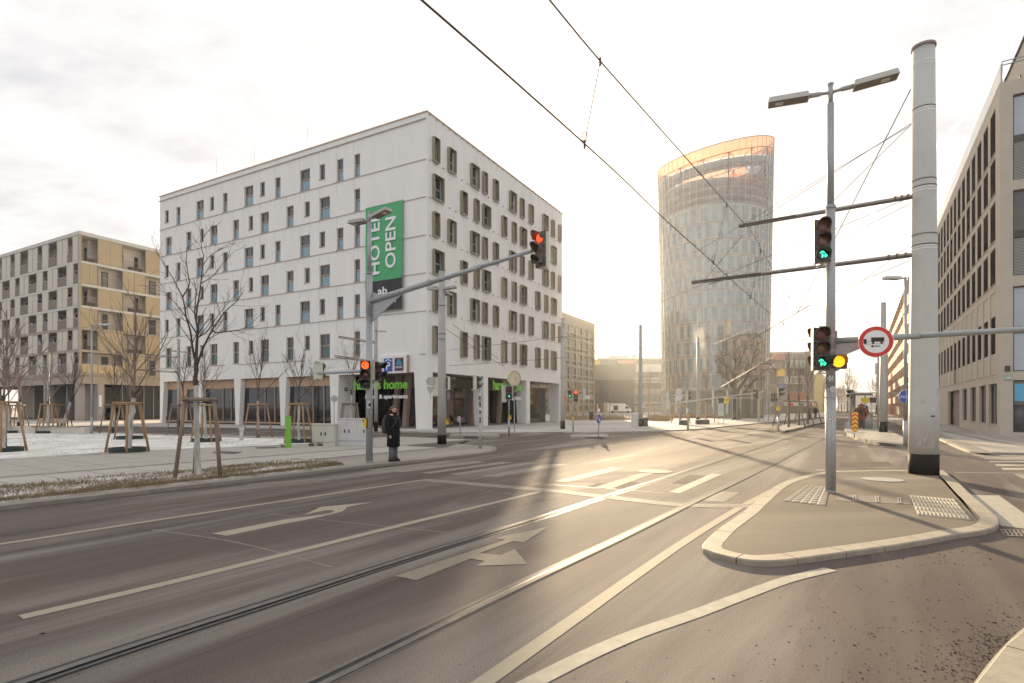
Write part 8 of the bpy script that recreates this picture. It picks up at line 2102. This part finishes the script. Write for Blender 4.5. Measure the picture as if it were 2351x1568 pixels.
def person(label, loc, rz, coat='coat_black', trs='jeans', hem=.43, hood=True, scale=1.0, hair='hair', puff=.012, group=None, stride=.0, beanie=None):
    """a standing adult facing local +X, 1.62 m tall"""
    t = thing('person', label, 'person', loc, rz, group); t.scale = (scale,) * 3
    V = [(0, 0, .84), (0, 0, 1.02), (-.01, 0, 1.22), (-.005, 0, 1.34), (.015, 0, 1.42), (.03, 0, 1.50), (.035, 0, 1.575),
         (stride, .085, .80), (stride * .6 + .01, .09, .46), (-.01 + stride * 1.2, .09, .09), (.10 + stride * 1.2, .10, .04),
         (-stride, -.085, .80), (-stride * .6 + .01, -.09, .46), (-.01 - stride * 1.2, -.09, .09), (.10 - stride * 1.2, -.10, .04),
         (-.01, .175, 1.31), (-.04, .215, 1.06), (.0, .225, .88), (.03, .22, .78),
         (-.01, -.175, 1.31), (-.04, -.215, 1.06), (.0, -.225, .88), (.03, -.22, .78)]
    E = [(0, 1), (1, 2), (2, 3), (3, 4), (4, 5), (5, 6), (0, 7), (7, 8), (8, 9), (9, 10), (0, 11), (11, 12), (12, 13), (13, 14), (3, 15), (15, 16), (16, 17), (17, 18), (3, 19), (19, 20), (20, 21), (21, 22)]
    Rr = [(.13, .12), (.12, .11), (.14, .11), (.10, .09), (.05, .05), (.092, .075), (.062, .055), .085, .055, .04, .035, .085, .055, .04, .035, .06, .045, .033, .028, .06, .045, .033, .028]
    skin_body('body', V, E, Rr, 0, M['skin'], t)
    # face
    k = MB(); k.rings([er(.118, 0, 1.483, .006, .016, 8), er(.128, 0, 1.49, .014, .013, 8), er(.122, 0, 1.515, .006, .008, 8)]); k.build('nose', M['skin'], t)
    for s in (-1, 1):
        k = MB(); k.lathe([(.004, -.009), (.011, -.005), (.011, .005), (.004, .009)], 8, (.110, s * .032, 1.522)); k.build('eye', M['dark_text'], t)
        k = MB(); k.box(.110, .118, s * .032 - .017, s * .032 + .017, 1.536, 1.541); k.build('eyebrow', M[hair], t)
        k = MB(); k.rings([er(.03, s * .078, 1.48, .010, .006, 8), er(.026, s * .086, 1.505, .017, .008, 8), er(.028, s * .08, 1.53, .012, .006, 8)]); k.build('ear', M['skin'], t)
    k = MB(); k.box(.108, .118, -.022, .022, 1.452, 1.460); k.build('mouth', mat('lips', (.45, .17, .14), .5), t)
    k = MB(); k.rings([er(-.055, 0, 1.45, .035, .05), er(-.035, 0, 1.50, .075, .078), er(-.012, 0, 1.55, .092, .082), er(.005, 0, 1.59, .085, .072), er(.01, 0, 1.615, .05, .045), er(.01, 0, 1.622, .01, .01)]); k.build('hair', M[beanie or hair], t, smooth=True)
    if not beanie: k = MB(); k.rings([er(-.10, 0, 1.475, .015, .02, 10), er(-.115, 0, 1.50, .032, .034, 10), er(-.10, 0, 1.53, .015, .02, 10)]); k.build('hair_bun', M[hair], t, smooth=True)
    # trousers and shoes
    for s in (-1, 1):
        sx = -s * -stride
        sx = stride if s > 0 else -stride
        k = MB(); k.rings([er(-.005 + sx * 1.2, s * .092, .07, .085, .078), er(-.005 + sx, s * .092, .20, .078, .072), er(.0 + sx * .6, s * .092, .45, .082, .078), er(0 + sx * .2, s * .09, .72, .10, .09)]); k.build('trouser_leg', M[trs], t, smooth=True)
        k = MB(); c = sx * 1.2; k.rings([er(.035 + c, s * .10, .0, .135, .048, 16), er(.035 + c, s * .10, .035, .138, .050, 16), er(.02 + c, s * .10, .07, .11, .045, 16), er(-.02 + c, s * .098, .115, .06, .045, 16)]); k.build('shoe', M['shoe'], t, smooth=True)
    # coat with quilted rings
    k = MB(); R = []; z = hem; n = 46
    for i in range(n + 1):
        f = i / n; z = hem + (1.385 - hem) * f
        if f < .5: rx, ry = .175 - .015 * f, .215 - .02 * f
        elif f < .85: rx, ry = .168, .205 + .02 * (f - .5)
        else: g = (f - .85) / .15; rx, ry = .168 - .085 * g ** 1.5, .212 - .13 * g ** 1.3
        q = abs(math.sin((z - hem) / .105 * math.pi)) ** .5; rx += puff * (q - .6); ry += puff * (q - .6)
        R.append(er(.0 + .008 * math.sin(f * 3), 0, z, rx, ry, 26, tilt=-.01 * (1 - f)))
    k.rings(R); k.build('coat', M[coat], t, smooth=True)
    for s in (-1, 1):
        pts = catmull([Vector((-.012, s * .15, 1.33)), Vector((-.03, s * .225, 1.20)), Vector((-.035, s * .245, 1.04)), Vector((-.01, s * .24, .90)), Vector((.03, s * .225, .77))], 7); rs = []
        for i, p_ in enumerate(pts):
            f = i / (len(pts) - 1); rs.append((.085 - .025 * f) + puff * .8 * (abs(math.sin(i * .9)) - .5))
        k = MB(); k.tube(pts, rs, 14); k.build('sleeve', M[coat], t, smooth=True)
        # curled hand at the cuff: palm and five short fingers
        h0 = Vector((.035, s * .222, .745)); k = MB(); k.rings([er(h0.x - .015, h0.y, h0.z + .03, .026, .02, 8), er(h0.x, h0.y, h0.z, .036, .022, 8), er(h0.x + .008, h0.y, h0.z - .035, .033, .018, 8)])
        hnd = k.build('hand', M['skin'], t, smooth=True)
        for i, L in enumerate((.038, .045, .042, .033)):
            x = h0.x - .018 + i * .016; k = MB(); k.tube([(x, h0.y, h0.z - .03), (x + .004, h0.y - s * .004, h0.z - .03 - L * .6), (x + .004, h0.y - s * .018, h0.z - .03 - L)], [.008, .0075, .006], 6); k.build('finger', M['skin'], hnd)
        k = MB(); k.tube([(h0.x + .028, h0.y, h0.z + .012), (h0.x + .045, h0.y - s * .008, h0.z - .012), (h0.x + .043, h0.y - s * .014, h0.z - .03)], [.010, .009, .007], 6); k.build('thumb', M['skin'], hnd)
    if hood:
        k = MB(); n = 20; k.rings([er(-.035, 0, 1.335, .13, .135), er(-.055, 0, 1.38, .145, .145), er(-.065, 0, 1.43, .12, .125), er(-.07, 0, 1.455, .085, .10), er(-.04, 0, 1.44, .06, .075)]); k.build('hood', M[coat], t, smooth=True)
        k = MB(); k.rings([er(.02, 0, 1.35, .10, .10), er(.03, 0, 1.39, .095, .09), er(.03, 0, 1.425, .078, .072)]); k.build('collar', M[coat], t, smooth=True)
    return t
wp_ = G(903, 1058.5, KH)
person('woman in a long black quilted coat and grey trousers waiting at the crossing', wp_, R_(-22))
pk = thing('backpack', 'grey backpack worn by the waiting woman in the black coat', 'backpack', wp_, R_(-22))
k = MB(); k.rings([er(-.235, 0, .80, .05, .08, 18), er(-.25, 0, .83, .095, .135, 18), er(-.265, 0, .95, .115, .15, 18), er(-.255, 0, 1.12, .10, .145, 18), er(-.24, 0, 1.24, .085, .13, 18), er(-.225, 0, 1.29, .055, .10, 18)]); k.build('body', M['pack'], pk, smooth=True)
k = MB(); k.rings([er(-.24, 0, 1.28, .06, .11, 18), er(-.235, 0, 1.33, .058, .108, 18), er(-.235, 0, 1.345, .04, .09, 18)]); k.build('roll_top', M['pack'], pk, smooth=True)
for s in (-1, 1):
    k = MB(); k.tube(catmull([Vector((-.17, s * .09, 1.30)), Vector((-.05, s * .11, 1.375)), Vector((.11, s * .12, 1.28)), Vector((.165, s * .14, 1.12)), Vector((.06, s * .215, .98)), Vector((-.15, s * .17, .92))], 5), .014, 6); k.build('shoulder_strap', M['pack'], pk)
def far_person(px, py, label, coat, trs, rz, sc=1.03, beanie=None, stride=.0, bz_=.14):
    q = G(px, py, bz_); return person(label, q, rz, coat, trs, hem=.62, hood=True, scale=sc, puff=.004, stride=stride, beanie=beanie)
far_person(1992.5 - 14.5, 984.5, 'person in a dark red jacket walking away on the tram platform', 'coat_red', 'coat_blue', R_(60), 1.1, 'coat_red', .06)
far_person(1973.5, 981, 'person in dark navy clothes left of the red jacket on the platform', 'coat_blue', 'coat_blue', R_(60), 1.06, 'coat_blue', .05)
far_person(1983.5, 978.5, 'person in a brown red coat just behind the red jacket', 'coat_red', 'jeans', R_(75), 1.05)
far_person(1988, 974.5, 'person in black standing by the shelter glass', 'coat_black', 'coat_black', R_(150), 1.05)
pk2 = thing('backpack', 'black backpack worn by the person in the dark red jacket', 'backpack', G(1978, 984.5, .14), R_(60)); k = MB(); k.rings([er(-.25, 0, .95, .08, .13, 14), er(-.28, 0, 1.1, .12, .17, 14), er(-.27, 0, 1.3, .10, .16, 14), er(-.24, 0, 1.42, .06, .10, 14)]); k.build('body', M['coat_black'], pk2, smooth=True)
for s in (-1, 1): k = MB(); k.tube([(-.2, s * .1, 1.4), (0, s * .12, 1.48), (.17, s * .13, 1.3), (-.1, s * .2, 1.0)], .018, 5); k.build('shoulder_strap', M['coat_black'], pk2)
for i, (px, py, l) in enumerate(((1859, 961.5, 'tiny distant pedestrian by the shop front below the ribbed block'), (1872, 959.8, 'tiny distant pedestrian by the yellow house corner'))):
    far_person(px, py, l, 'coat_black', 'coat_black', R_(40 * i), 1.05, bz_=KH)

# ================================================================ HAZE
hz = MB(); hz.box(-420, 420, -30, 700, -1.5, 75)
haze = hz.build('haze', [])
hm = bpy.data.materials.new('haze'); hm.use_nodes = True; ht = hm.node_tree; ht.nodes.remove(ht.nodes['Principled BSDF'])
pv = ht.nodes.new('ShaderNodeVolumePrincipled'); pv.inputs['Color'].default_value = (.93, .93, .93, 1); pv.inputs['Density'].default_value = 0.00038; pv.inputs['Anisotropy'].default_value = 0.6
ht.links.new(pv.outputs[0], ht.nodes['Material Output'].inputs['Volume']); haze.data.materials.append(hm); haze['kind'] = 'stuff'
